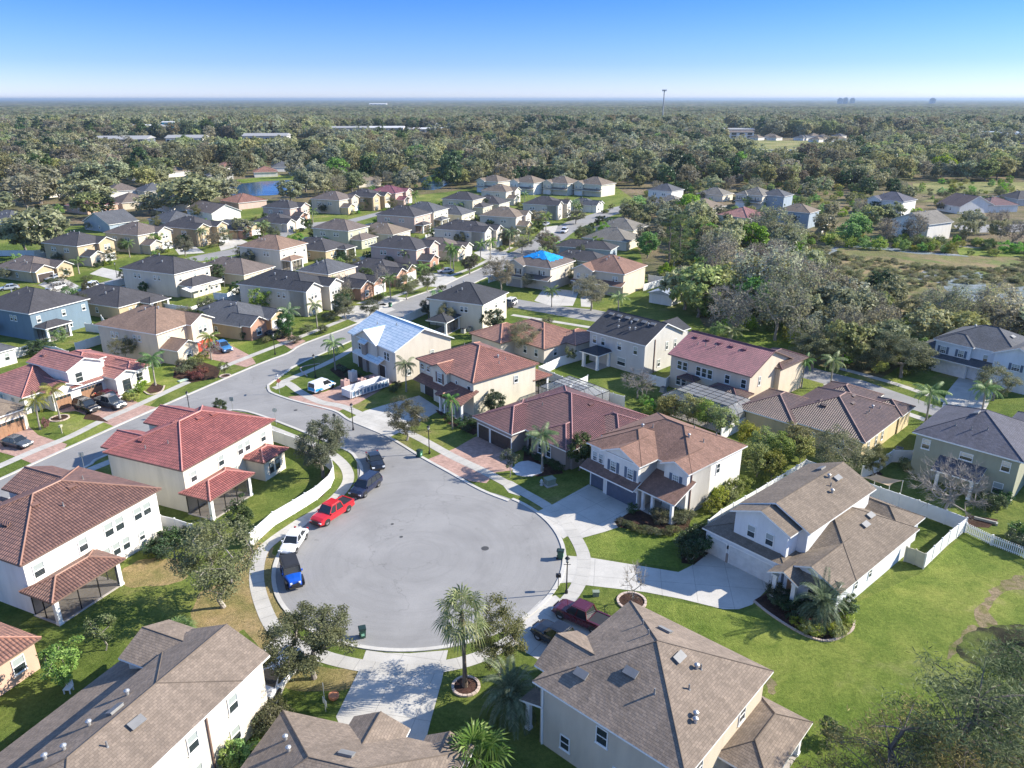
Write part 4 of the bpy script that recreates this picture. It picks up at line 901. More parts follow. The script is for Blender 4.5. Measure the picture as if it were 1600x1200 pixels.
LAWN = xy(px([(-600, 1400), (-300, 420), (0, 360), (250, 345), (380, 325), (480, 318), (560, 308), (640, 306), (700, 300), (750, 291), (960, 290), (1000, 318), (960, 345), (985, 365), (1000, 395), (1012, 440), (1080, 470), (1100, 510), (1180, 535), (1290, 575), (1380, 592), (1450, 585), (1640, 560), (1900, 640), (2400, 1400)]))
sheet('lawn', [LAWN], 0.0, M_lawn)
sheet('dry_verge', [sm([(407, 845), (430, 872), (425, 900), (433, 935), (455, 968), (430, 990), (412, 1015), (380, 985), (345, 1010), (300, 975), (310, 930), (355, 905), (380, 870)]),
                    sm([(190, 892), (235, 872), (285, 880), (290, 905), (240, 915), (200, 915)]), sm([(450, 1040), (520, 1045), (560, 1050), (548, 1075), (500, 1080), (450, 1075)])], .004, M_dry)
sheet('open_grass', [xy(px([(1330, 945), (1440, 895), (1508, 835), (1700, 880), (1900, 1200), (1500, 1400), (1230, 1400), (1180, 1150), (1205, 1050), (1010, 950), (1010, 932), (1160, 958), (1200, 940), (1250, 985), (1320, 1005)])),
                     xy(px([(905, 842), (1000, 820), (1075, 810), (1070, 870), (1060, 888), (920, 868)])), xy(px([(130, 735), (60, 600), (250, 560), (390, 520), (400, 560), (260, 610)]))], .006, M_lush)
sheet('sandy_patch', [sm([(1572, 905), (1600, 900), (1620, 915), (1572, 925), (1545, 955), (1560, 975), (1530, 980), (1525, 955), (1545, 930)]), sm([(1490, 1005), (1512, 978), (1530, 983), (1508, 1003), (1490, 1025), (1475, 1030)]), sm([(1195, 1058), (1212, 1066), (1210, 1085), (1200, 1080)])], .012, M_sand)
sheet('marsh_water', [sm([(1497, 1010), (1515, 988), (1560, 977), (1610, 978), (1680, 990), (1720, 1060), (1560, 1050), (1505, 1030)])], .016, M_dark)
# marsh and ponds
sheet('marsh', [sm([(1245, 392), (1300, 384), (1400, 393), (1500, 398), (1640, 400), (1800, 430), (1800, 545), (1600, 525), (1500, 520), (1400, 500), (1340, 480), (1300, 450), (1260, 420)])], .0, M_marsh)
sheet('marsh_pools', [sm([(1275, 396), (1310, 390), (1300, 400)]), sm([(1420, 430), (1450, 424), (1460, 432), (1430, 438)]), sm([(1470, 437), (1530, 425), (1545, 440), (1530, 470), (1500, 465), (1480, 460)]), sm([(1560, 460), (1600, 448), (1680, 450), (1700, 480), (1600, 480)]),
      sm([(1288, 388), (1340, 383), (1400, 389), (1500, 398), (1500, 401), (1400, 393), (1340, 387), (1290, 392)])], .02, m_grass('marsh_pool', [(.35, (.17, .19, .14)), (.5, (.24, .28, .3)), (.65, (.3, .35, .4))], .3))
sheet('pond', [sm([(352, 296), (375, 288), (420, 283), (462, 282), (478, 286), (470, 299), (420, 305), (372, 306), (350, 302)]), sm([(660, 292), (690, 262), (705, 262), (690, 292)]), sm([(840, 276), (865, 262), (872, 262), (868, 277)]), sm([(1175, 240), (1225, 234), (1262, 236), (1255, 252), (1180, 262), (1170, 250)])], .03, M_water)
sheet('field', [sm([(1120, 226), (1160, 220), (1340, 221), (1345, 230), (1290, 233), (1130, 232)]), sm([(1430, 287), (1500, 284), (1700, 287), (1700, 300), (1480, 303), (1420, 300)]), sm([(1445, 315), (1520, 308), (1640, 305), (1640, 312), (1560, 320)]), sm([(1540, 238), (1640, 233), (1640, 243), (1545, 243)])], .02, M_field)
sheet('pond_lawn', [xy(px([(365, 281), (480, 270), (575, 262), (572, 270), (480, 279), (380, 286)])), xy(px([(1285, 366), (1300, 356), (1340, 362), (1345, 384), (1290, 383)])), xy(px([(1165, 350), (1240, 352), (1235, 362), (1160, 358)])), xy(px([(1490, 385), (1560, 390), (1700, 396), (1700, 404), (1500, 399)]))], .024, M_lush)
sheet('wood_clearing', [sm([(1110, 522), (1160, 505), (1225, 500), (1290, 515), (1330, 540), (1280, 560), (1180, 545)]), sm([(1150, 470), (1200, 462), (1190, 480), (1155, 482)]), sm([(1385, 590), (1450, 560), (1490, 545), (1480, 580), (1420, 600)])], .012, M_lush)
# roads
UP = [(-260, 870), (-150, 815), (0, 749), (52, 725), (180, 667), (250, 636), (400, 571), (450, 552), (475, 537), (560, 505), (600, 479), (681, 451), (716, 435), (761, 415), (800, 394), (850, 364), (885, 347), (955, 325), (1000, 314), (1025, 306)]
LO = [(1040, 309), (1012, 320), (965, 334), (905, 356), (880, 375), (835, 398), (790, 421), (731, 447), (662, 483), (482, 562), (450, 580), (419, 602), (392, 625), (345, 650), (165, 712), (130, 732), (-40, 802), (-200, 880)]
rp = [xy(px(UP + LO))]
sheet('road', rp, .008, M_asph)
BR = [(408, 608), (419, 606), (427, 615), (462, 627), (522, 642), (547, 657), (605, 682), (660, 715), (700, 737), (750, 765), (800, 782), (780, 860), (560, 760), (557, 717), (545, 705), (505, 688), (462, 670), (400, 647), (362, 641), (372, 628)]
sheet('side_road', [xy(px(BR))], .011, M_asph)
CC = Vector((-9.75, 70.0, 0)); CR = 15.3
circ = [(CC.x + CR * math.cos(t), CC.y + CR * math.sin(t)) for t in [2 * math.pi * i / 72 for i in range(72)]]
sheet('turning_circle', [circ], .014, M_asph)
fl = [gp(*p) for p in [(557, 717), (566, 735), (562, 752), (547, 775), (700, 800), (760, 770)]]
sheet('circle_throat', [xy(fl)], .0125, M_asph)
sheet('cross_street', [xy(px([(-60, 500), (107, 456), (182, 435), (300, 401), (362, 389), (430, 366), (475, 349), (545, 343), (600, 329), (604, 333), (548, 349), (480, 356), (440, 373), (372, 397), (310, 409), (190, 444), (115, 466), (-40, 512)])),
      xy(px([(780, 462), (800, 466), (870, 478), (930, 484), (1010, 500), (1120, 530), (1240, 566), (1290, 580), (1350, 595), (1480, 640), (1620, 680), (1620, 700), (1480, 656), (1330, 612), (1240, 586), (1120, 548), (1000, 514), (900, 498), (850, 489), (775, 476), (740, 458)])),
      xy(px([(1130, 231), (1290, 229), (1345, 226), (1345, 229), (1290, 233), (1130, 235)])), xy(px([(1440, 380), (1500, 384), (1560, 390), (1556, 394), (1490, 389), (1436, 384)])), xy(px([(1490, 352), (1600, 350), (1600, 362), (1500, 364)]))], .0085, M_asph)
# kerbs
kb = MB()
def kerb(pts, w=.42): strip(kb, pts, w, .1, z0=-.02)
def off(pts, d):
    P = [Vector((p[0], p[1], 0)) for p in pts]; o = []
    for k, p in enumerate(P):
        a = P[max(0, k - 1)]; b = P[min(len(P) - 1, k + 1)]; t = (b - a).normalized(); o.append(p + Vector((-t.y, t.x, 0)) * d)
    return o
kerb(smooth_path(px(UP[:15]), 3)); kerb(smooth_path(px([(419, 602), (450, 580), (482, 562), (662, 483), (731, 447), (772, 428)]), 3))
kerb(smooth_path(px([(419, 602), (420, 609), (427, 615), (462, 627), (522, 642), (547, 657), (605, 682), (660, 715), (700, 737), (750, 765), (795, 783)]), 4))
kerb(smooth_path(px([(-40, 802), (130, 732), (165, 712), (330, 655), (362, 641), (400, 647), (462, 670), (505, 688), (545, 705), (557, 717), (565, 733), (562, 752), (549, 772)]), 4))
a0 = math.atan2(gp(549, 772).y - CC.y, gp(549, 772).x - CC.x); a1 = math.atan2(gp(795, 783).y - CC.y, gp(795, 783).x - CC.x) + 2 * math.pi
kerb([CC + Vector((math.cos(a), math.sin(a), 0)) * (CR + .1) for a in [a0 + (a1 - a0) * i / 70 for i in range(71)]])
struct('kerb', kb, M_kerb)
# pavements
wk = MB()
def walk(pts, z=.02, w=1.45, n=4): strip(wk, smooth_path(px(pts), n), w, z)
walk([(-150, 793), (0, 728), (55, 704), (110, 682), (160, 657), (215, 633), (300, 594), (350, 573), (400, 553), (475, 524), (550, 494), (600, 470), (690, 436), (750, 413), (800, 386)])
walk([(700, 472), (640, 500), (600, 516), (520, 563), (446, 595), (439, 603), (428, 607)], .023)
walk([(446, 597), (455, 602), (470, 613), (500, 628), (535, 635), (570, 650), (607, 665), (650, 682), (705, 712), (757, 737), (800, 760), (850, 788), (880, 812), (898, 838), (911, 865), (912, 890), (903, 915), (885, 940), (855, 965), (820, 988), (760, 1022), (700, 1040), (620, 1047), (535, 1034), (480, 1016), (445, 996), (424, 975), (408, 938), (401, 905), (405, 872), (420, 850), (465, 818), (490, 803), (520, 782), (541, 758), (544, 740), (533, 722), (505, 702), (455, 682), (400, 660)], .026)
walk([(120, 742), (170, 722), (250, 690)], .02); walk([(-60, 520), (110, 474), (300, 415), (372, 403), (450, 377)], .02)
walk([(800, 492), (900, 508), (1000, 524)], .02); walk([(1290, 600), (1400, 640), (1480, 668)], .02); walk([(1310, 575), (1400, 600), (1480, 628)], .02)
struct('pavement', wk, M_walk)
# driveways
DC = [[(838, 800), (862, 789), (920, 757), (999, 795), (980, 803), (960, 815), (966, 824), (945, 831), (905, 842), (886, 838), (880, 842), (866, 826), (852, 812)],
      [(880, 868), (920, 871), (1005, 885), (1060, 894), (1080, 884), (1111, 858), (1160, 872), (1216, 903), (1188, 932), (1175, 945), (1155, 952), (1130, 952), (1065, 936), (1007, 925), (912, 914), (890, 910), (868, 912), (876, 890)],
      [(809, 972), (845, 938), (868, 930), (880, 940), (905, 950), (925, 962), (970, 1000), (900, 1045), (862, 1043), (822, 1020), (815, 995)],
      [(572, 1016), (600, 1020), (640, 1021), (700, 1016), (690, 1065), (672, 1130), (655, 1200), (560, 1200), (525, 1120), (545, 1080), (562, 1045)],
      [(405, 1020), (432, 995), (470, 1030), (450, 1062), (420, 1130), (380, 1100), (395, 1060)],
      [(545, 655), (570, 642), (600, 633), (655, 618), (690, 640), (640, 668), (607, 684)],
      [(775, 745), (800, 752), (822, 765), (812, 775), (795, 770)]]
sheet('driveway', [xy(px(p)) for p in DC], .018, M_conc)
DP = [[(668, 718), (712, 700), (740, 684), (757, 678), (803, 714), (800, 735), (775, 738), (760, 755), (735, 752), (700, 737)],
      [(449, 620), (481, 617), (508, 612), (560, 590), (600, 580), (618, 596), (560, 630), (530, 642), (505, 640), (481, 634)],
      [(180, 667), (155, 657), (118, 642), (95, 645), (88, 632), (165, 612), (200, 622), (225, 633), (248, 637)],
      [(52, 725), (20, 712), (-60, 690), (-60, 668), (38, 660), (60, 680), (85, 688), (105, 694), (100, 702)],
      [(310, 557), (330, 540), (362, 540), (392, 556), (400, 568), (385, 574)], [(408, 520), (425, 512), (450, 520), (478, 533), (455, 546), (430, 530)]]
sheet('paver_driveway', [xy(px(p)) for p in DP], .017, M_pav)
DR = [[(513, 488), (552, 478), (600, 474), (618, 484), (560, 505)], [(556, 474), (600, 462), (640, 466), (610, 478)], [(100, 462), (60, 445), (90, 430), (130, 450), (140, 448)],
      [(140, 428), (160, 418), (205, 428), (180, 437)], [(280, 398), (262, 375), (280, 368), (320, 395)], [(345, 392), (338, 372), (362, 368), (392, 380)], [(640, 445), (665, 426), (700, 428), (716, 436), (690, 449)],
      [(835, 470), (850, 450), (905, 455), (895, 478), (860, 478)], [(908, 479), (907, 463), (928, 461), (922, 480)], [(385, 440), (440, 418), (470, 420), (430, 445)], [(1470, 640), (1480, 612), (1498, 590), (1560, 600), (1540, 640), (1500, 648)],
      [(740, 395), (765, 385), (800, 398), (770, 412)], [(835, 372), (850, 355), (872, 352), (866, 366)]]
sheet('far_driveway', [xy(px(p)) for p in DR], .0172, M_conc)
# planting beds
beds = [[(1178, 938), (1200, 925), (1235, 925), (1262, 950), (1325, 950), (1334, 970), (1330, 985), (1300, 1000), (1270, 997), (1235, 980), (1200, 957)], [(960, 815), (985, 800), (1020, 795), (1080, 810), (1075, 828), (1040, 835), (995, 830), (965, 823)],
        [(1065, 880), (1062, 850), (1085, 835), (1112, 845), (1110, 862), (1085, 882)], [(505, 775), (470, 795), (440, 812), (420, 822), (398, 850), (385, 838), (430, 805), (470, 782), (498, 760), (515, 735), (523, 745)],
        [(130, 655), (135, 645), (155, 650), (170, 660)], [(228, 610), (240, 598), (255, 603), (250, 612), (235, 615)], [(820, 700), (870, 715), (880, 740), (840, 745), (815, 735)], [(275, 570), (300, 560), (345, 575), (340, 590), (300, 598), (270, 590)],
        [(700, 662), (680, 640), (740, 655), (760, 668), (740, 680)], [(515, 578), (530, 568), (570, 590), (560, 598), (530, 590)], [(1340, 745), (1350, 738), (1372, 735), (1380, 742)], [(1480, 812), (1515, 805), (1560, 812), (1545, 825), (1500, 822)]]
sheet('planting_bed', [xy(px(p)) for p in beds], .021, M_mulch)
sheet('white_gravel', [sm([(800, 735), (812, 722), (835, 722), (850, 733), (840, 742), (815, 745)])], .025, m_plain('white_gravel', (.5, .5, .52), .9))
# bed edging stones
def edging(pts, label, name='bed_edging', z=.14, mat=None, w=.22):
    P = smooth_path(px(pts), 8); m = MB(); acc = 0
    for a, b in zip(P, P[1:]):
        d = (b - a); 
        if d.length < .01: continue
        d.normalize(); e = Vector((-d.y, d.x, 0)) * w / 2; q = b - d * .04
        m.prism([(a - e)[:2], (q - e)[:2], (q + e)[:2], (a + e)[:2]], -.01, z)
    o = build(m, name, mat or m_plain('edging_stone', (.5, .4, .34), .9)); tag(o, label, 'edging'); return o
edging([(1178, 940), (1200, 958), (1235, 981), (1270, 998), (1300, 1001), (1330, 986), (1335, 970)], 'curved edging of pale pinkish stones round the bed of the big phoenix palm')
edging([(225, 612), (235, 617), (252, 612), (257, 603)], 'small curved stone edging round the queen palm by the pink-roofed house')
edging([(480, 588), (470, 575), (500, 568)], 'dark curved edging of the bed under the palm of the house being reroofed', z=.1)
def ring(x, y, r, label, mat=None, name='tree_ring'):
    c = gp(x, y); m = MB(); K = 18
    for i in range(K):
        a, b = 2 * math.pi * i / K, 2 * math.pi * (i + .9) / K
        m.prism([(c.x + math.cos(a) * r, c.y + math.sin(a) * r), (c.x + math.cos(a) * (r + .22), c.y + math.sin(a) * (r + .22)), (c.x + math.cos(b) * (r + .22), c.y + math.sin(b) * (r + .22)), (c.x + math.cos(b) * r, c.y + math.sin(b) * r)], -.01, .16, 0)
    m.prism([(c.x + math.cos(2 * math.pi * i / 12) * r, c.y + math.sin(2 * math.pi * i / 12) * r) for i in range(12)], -.01, .07, 1)
    tag(build(m, name, [m_plain('edging_stone', (.5, .4, .34), .9), M_mulch]), label, 'edging')
ring(987, 940, 1.25, 'stone ring of mulch round the bare young tree beside the long driveway', None); ring(728, 1073, 1.0, 'stone ring round the tall fan palm on the turning circle'); ring(93, 654, 1.2, 'pale stone ring round the queen palm beside the brown garage doors'); ring(352, 588, .8, 'ring round the small verge tree')
# fences
PM = {}
VINYL = m_plain('white_vinyl', (.74, .74, .72), .5, var=.05)
def fence(pts, label, h=1.8, mat=None, gap=2.4, pickets=False, name='vinyl_fence'):
    mat = mat or VINYL; P = px(pts) if len(pts[0]) == 2 else [Vector((p[0], p[1], 0)) for p in pts]; root = empty(name, P[0]); tag(root, label, 'fence')
    o = P[0]; pn = MB(); n = 0
    k = ('fp', h, mat.name)
    if k not in PM:
        m = MB(); m.box((-.065, -.065, -.05), (.065, .065, h + .06)); m.box((-.085, -.085, h + .06), (.085, .085, h + .1)); PM[k] = m.mesh('fence_post', mat)
    for a, b in zip(P, P[1:]):
        L = (b - a).length; c = max(1, round(L / gap)); d = (b - a) / L
        for i in range(c):
            p, q = a + (b - a) * i / c, a + (b - a) * (i + 1) / c
            link('fence_post', PM[k], root, Matrix.Translation(p - o) @ rotz(math.atan2(d.y, d.x))); n += 1
            e = Vector((-d.y, d.x, 0)) * .022; s, t = p - o + d * .07, q - o - d * .07
            if pickets:
                for z0, z1 in ((.18, .28), (h - .3, h - .2)): pn.prism([(s - e)[:2], (t - e)[:2], (t + e)[:2], (s + e)[:2]], z0, z1)
                m_ = max(2, int((t - s).length / .19))
                for j in range(m_):
                    u = s + (t - s) * (j + .5) / m_; v0, v1 = u - d * .045, u + d * .045; e2 = e * 1.6
                    pn.prism([(v0 - e2)[:2], (v1 - e2)[:2], (v1 + e2)[:2], (v0 + e2)[:2]], .06, h)
            else:
                pn.prism([(s - e)[:2], (t - e)[:2], (t + e)[:2], (s + e)[:2]], .05, h)
                e3 = e * 1.9
                for z0, z1 in ((.04, .16), (h - .14, h - .0)): pn.prism([(s - e3)[:2], (t - e3)[:2], (t + e3)[:2], (s + e3)[:2]], z0, z1 + .01)
    link('fence_post', PM[k], root, Matrix.Translation(P[-1] - o))
    build(pn, 'fence_panel', mat, root)
fence([(428, 690), (465, 703), (500, 720), (520, 738), (522, 748), (516, 762), (495, 781), (460, 803), (428, 822), (402, 846), (392, 856)], 'long curved white fence between the turning circle pavement and the red-roofed house')
fence([(254, 827), (276, 832), (303, 841)], 'short white fence between the red tile house and the brown tile house')
fence([(842, 588), (878, 604), (915, 619), (940, 626), (975, 636)], 'white fence along the near side of the lawn of the black-roofed house')
fence([(842, 588), (876, 572), (910, 562)], 'white fence at the left side of the lawn of the black-roofed house')
fence([(890, 616), (906, 608), (918, 602)], 'short white fence stub behind the maroon roof peak')
fence([(1006, 598), (1040, 607), (1052, 596)], 'white fence between the black-roofed house and the magenta-roofed house')
fence([(1105, 835), (1125, 818), (1180, 786), (1257, 738)], 'white fence running uphill between the blue-shutter house and the lower right house')
fence([(1257, 738), (1300, 752), (1372, 782), (1432, 803), (1475, 819), (1506, 831)], 'white fence across the back of the lower right house')
fence([(1506, 831), (1480, 852), (1442, 889)], 'white fence at the right side of the lower right house')
fence([(1442, 889), (1427, 882), (1412, 877)], 'short tan gate fence at the near corner of the lower right yard', mat=m_plain('tan_vinyl', (.5, .46, .34), .6))
fence([(1507, 832), (1548, 852), (1600, 872), (1660, 898)], 'white picket fence leaving the corner of the lower right yard', h=1.25, pickets=True, name='picket_fence')
fence([(1345, 748), (1372, 737), (1393, 722), (1424, 723)], 'white fence between the dark tile house and the olive house')
fence([(1126, 688), (1165, 668), (1215, 645)], 'white fence between the screened pool and the dark tile house')
fence([(135, 518), (172, 522), (160, 505)], 'white fence behind the blue house')
fence([(258, 486), (300, 492), (330, 480)], 'white fence below the awning house')
fence([(335, 468), (356, 470), (380, 452)], 'white fence right of the awning house patio')
fence([(-10, 400), (55, 400), (85, 396)], 'white fence at the far left under the big oaks')
fence([(0, 568), (50, 552), (90, 556), (140, 575)], 'grey-white fence behind the pink-roofed house')
fence([(1013, 440), (1035, 443), (1060, 452)], 'white fence behind the red-brown roofed house'); fence([(1005, 455), (1056, 440)], 'white fence beside the lawn of the red-brown roofed house')
fence([(888, 440), (905, 452), (895, 460)], 'white fence right of the tarp house'); fence([(1283, 366), (1298, 345)], 'white fence across the marsh')
fence([(665, 375), (690, 366)], 'white fence between the pink houses'); fence([(560, 415), (600, 402)], 'white fence behind the brick arch house')
for q_, l_ in FQ: fence(q_, l_)
# ------------------------------------------------------------------ vegetation
def np_mesh(name, V, F, mat, loops=4):
    me = bpy.data.meshes.new(name); nv = len(V); nf = len(F)
    me.vertices.add(nv); me.vertices.foreach_set('co', np.asarray(V, np.float32).ravel())
    me.loops.add(nf * loops); me.loops.foreach_set('vertex_index', np.asarray(F, np.int32).ravel())
    me.polygons.add(nf); me.polygons.foreach_set('loop_start', np.arange(0, nf * loops, loops, dtype=np.int32))
    me.materials.append(mat); me.update(calc_edges=True); return me
def leaf_quads(rng, C, size, up=.35, cen=None, asp=.55):
    n = len(C); nrm = rng.normal(size=(n, 3)); 
    if cen is not None:
        o = C - cen; o /= (np.linalg.norm(o, axis=1, keepdims=True) + 1e-6); nrm = nrm * .75 + o * .7
    nrm[:, 2] += up; nrm /= np.linalg.norm(nrm, axis=1, keepdims=True)
    t = rng.normal(size=(n, 3)); t -= nrm * (t * nrm).sum(1, keepdims=True); t /= np.linalg.norm(t, axis=1, keepdims=True)
    b = np.cross(nrm, t); s = size * rng.uniform(.6, 1.35, (n, 1))
    V = np.stack([C - t * s, C - b * s * asp, C + t * s, C + b * s * asp], 1).reshape(-1, 3)
    return V, np.arange(n * 4).reshape(-1, 4)
def skeleton(rng, clumps, H0, lean=0, r0=.22, trunk_n=3):
    """limbs from a trunk to each clump; returns list of (path, radii)"""
    nodes = [np.array([0, 0, 0.])]; par = [-1]
    for i in range(1, trunk_n + 1): nodes.append(np.array([rng.normal() * .12 + lean * i / trunk_n, rng.normal() * .12, H0 * i / trunk_n])); par.append(i - 1)
    order = np.argsort([np.linalg.norm(c - nodes[-1]) for c in clumps]); ends = []
    for k in order:
        c = clumps[k]; d = [np.linalg.norm(c - q) + (8 if (i < trunk_n) else 0) + .35 * max(0, q[2] - c[2]) * 3 for i, q in enumerate(nodes)]
        p = int(np.argmin(d)); L = np.linalg.norm(c - nodes[p]); m = max(1, int(L / 1.0)); prev = p; a = nodes[p]
        for j in range(1, m + 1):
            t = j / m; q = a + (c - a) * t + rng.normal(size=3) * .1 * L * (1 - t) ; q[2] += .12 * L * math.sin(math.pi * t) 
            nodes.append(q); par.append(prev); prev = len(nodes) - 1
        ends.append(prev)
    w = np.zeros(len(nodes))
    for e in ends:
        while e >= 0: w[e] += 1; e = par[e]
    return nodes, par, w
def limb_mesh(nodes, par, w, r0, mat, name='trunk', rmin=.02, extra=None):
    mb = MB(); wm = w.max()
    rad = np.maximum(rmin, r0 * np.sqrt(w / wm)); rad[0] *= 1.25
    for i in range(1, len(nodes)):
        p = par[i]; n = 7 if rad[i] > .1 else (4 if rad[i] > .04 else 3)
        mb.tube([nodes[p], nodes[i]], [min(rad[p], rad[i] * 1.35), rad[i]], n, cap=False)
    return mb
BARKD = m_plain('pine_bark', (.12, .1, .085), .95, var=.35); BARK = m_plain('bark', (.2, .175, .15), .95, var=.35); BARKG = m_plain('grey_bark', (.29, .26, .225), .95, var=.3); PBARK = m_plain('palm_bark', (.3, .27, .23), .95, var=.3); FBARK = m_plain('fan_palm_bark', (.16, .12, .09), .95, var=.4)
L_olive = m_leaf('olive', (.1, .115, .045), (.16, .175, .07), (.215, .225, .1)); L_brown = m_leaf('spring_brown', (.17, .158, .08), (.25, .232, .12), (.33, .305, .165)); L_dark = m_leaf('evergreen', (.035, .07, .022), (.07, .12, .04), (.12, .18, .07), .4)
L_bright = m_leaf('bright_green', (0.131, 0.246, 0.029), (0.246, 0.406, 0.051), (0.377, 0.522, 0.102)); L_pine = m_leaf('pine', (0.051, 0.087, 0.029), (0.102, 0.160, 0.051), (0.189, 0.232, 0.072)); L_palm = m_leaf('palm', (0.087, 0.160, 0.036), (0.174, 0.275, 0.065), (0.319, 0.392, 0.131), .45); L_fan = m_leaf('fan_palm', (0.087, 0.145, 0.043), (0.174, 0.246, 0.072), (0.319, 0.348, 0.145), .45)
L_grey = m_leaf('grey_green', (.11, .12, .065), (.165, .175, .095), (.215, .22, .13)); L_yel = m_leaf('yellow_green', (0.174, 0.217, 0.036), (0.290, 0.334, 0.058), (0.464, 0.464, 0.102)); L_sage = m_leaf('phoenix', (.11, .14, .07), (.19, .23, .12), (.31, .34, .19)); L_red = m_leaf('russet', (0.189, 0.058, 0.043), (0.290, 0.102, 0.072), (0.377, 0.174, 0.102)); L_rust = m_leaf('pink_brown', (0.228, 0.198, 0.132), (0.336, 0.300, 0.198), (0.444, 0.402, 0.276))
CROWNS = {}
def tree_proto(key, seed, H, Rc, z0, ncl, per, leaf, lmat, bmat, r0=.2, clump=.26, fill=.5, flat=1.0, bare=False, lean=0):
    rng = np.random.default_rng(seed); cz = (H + z0) / 2; rz_ = (H - z0) / 2
    ph = rng.uniform(0, 6.28, 6); C = []
    while len(C) < ncl:
        d = rng.normal(size=3); d /= np.linalg.norm(d)
        az = math.atan2(d[1], d[0]); lob = 1 + .16 * math.sin(2 * az + ph[0]) + .12 * math.sin(3 * az + ph[1]) + .12 * math.sin(5 * az + 3 * d[2] + ph[2])
        r = (fill + (1 - fill) * rng.random() ** .5) * lob * .86
        c = np.array([d[0] * Rc * r + lean, d[1] * Rc * r, cz + d[2] * rz_ * r * flat])
        if c[2] < z0: c[2] = z0 + rng.random() * .2 * rz_
        C.append(c)
    C = np.array(C); nodes, par, w = skeleton(rng, C, z0 + .12 * (H - z0), lean * .6)
    tb = limb_mesh(nodes, par, w, r0, bmat, rmin=.035 if not bare else .028)
    cen = np.array([lean, 0, z0 + .3 * (H - z0)])
    if bare:
        mb = MB()
        for c in C:
            for _ in range(per):
                d = (c - cen); d /= np.linalg.norm(d) + 1e-6; d = d + rng.normal(size=3) * .55; d[2] += .35; d /= np.linalg.norm(d); L = clump * Rc * rng.uniform(1.2, 2.6); m1 = c + d * L * .5 + rng.normal(size=3) * .08; e = c + d * L + rng.normal(size=3) * .15
                mb.tube([c, m1, e], [.03, .02, .008], 3, cap=False)
                for q in range(3):
                    s = c + (e - c) * rng.uniform(.3, .9); d2 = d + rng.normal(size=3) * .6; mb.tube([s, s + d2 * L * .4], [.014, .006], 3, cap=False)
        cm = mb.mesh('twigs', bmat)
        if lmat:
            rs = np.concatenate([c + rng.normal(size=(22, 3)) * clump * Rc * 1.3 for c in C]); V, F = leaf_quads(rng, rs, leaf, cen=cen); V0 = np.array(mb.v); F0 = mb.f
            m2 = MB(); m2.v = mb.v; m2.f = mb.f; m2.m = mb.m; m2.uv = mb.uv
            k = len(m2.v); m2.v = m2.v + [tuple(x) for x in V]; m2.f = m2.f + [tuple(int(a) + k for a in f) for f in F]; m2.m = m2.m + [1] * len(F); m2.uv = m2.uv + [[(0, 0)] * 4] * len(F); cm = m2.mesh('twigs', [bmat, lmat])
    else:
        P = []
        for c in C:
            rr = clump * Rc * rng.uniform(.6, 1.3); q = rng.normal(size=(per, 3)); q /= np.linalg.norm(q, axis=1, keepdims=True); q *= (rng.random((per, 1)) ** .45) * rr; q[:, 2] *= .72; P.append(c + q)
        P = np.concatenate(P); V, F = leaf_quads(rng, P, leaf, cen=cen)
        cm = np_mesh('crown', V, F, lmat)
    CROWNS[key] = (tb.mesh('trunk', bmat), cm, H, Rc); return CROWNS[key]
tree_proto('oak', 1, 8, 3.6, 1.9, 95, 240, .088, L_grey, BARK, .2, .2)
tree_proto('oak2', 2, 8, 3.6, 1.9, 80, 270, .088, L_olive, BARK, .2, .22)
tree_proto('sparse', 3, 8, 3.6, 1.7, 100, 130, .085, L_brown, BARKG, .16, .22)
tree_proto('sparse2', 4, 8, 3.2, 1.5, 90, 150, .085, L_olive, BARKG, .15, .24)
tree_proto('round', 5, 6, 2.3, .9, 60, 90, .13, L_dark, BARK, .13, .26)
tree_proto('young', 6, 4, 1.5, 1.2, 34, 45, .1, L_olive, BARKG, .07, .28)
tree_proto('bare', 7, 8, 3.4, 1.8, 80, 7, .1, None, BARKG, .16, .14, bare=True)
tree_proto('bare2', 8, 5, 2.0, 1.3, 26, 5, .1, None, BARKG, .07, .2, bare=True)
tree_proto('bright', 9, 6, 2.6, 1.0, 50, 60, .15, L_bright, BARK, .13, .26)
tree_proto('column', 10, 7, 1.3, .3, 60, 70, .13, L_dark, BARK, .12, .4, flat=1.05)
tree_proto('conifer', 11, 12, 1.4, .4, 90, 40, .2, L_dark, BARK, .15, .35, flat=1.05)
tree_proto('shrub', 12, 1.7, 1.1, .1, 26, 70, .075, L_dark, BARK, .04, .36)
tree_proto('shrub_bright', 13, 1.7, 1.1, .1, 26, 70, .08, L_bright, BARK, .04, .36)
tree_proto('shrub_red', 14, 1.5, 1.1, .1, 22, 60, .08, L_red, BARK, .04, .36)
tree_proto('shrub_olive', 15, 1.7, 1.2, .1, 26, 60, .08, L_olive, BARK, .04, .36)
tree_proto('shrub_yellow', 16, 1.4, 1.2, .1, 24, 70, .08, L_yel, BARK, .04, .36)
tree_proto('reeds', 18, 1.3, 1.6, .0, 24, 60, .1, m_leaf('reed', (.2, .22, .08), (.3, .3, .13), (.42, .38, .2)), BARK, .03, .4)
tree_proto('hedge_tree', 17, 5, 2.3, .4, 60, 80, .13, L_yel, BARK, .1, .27)
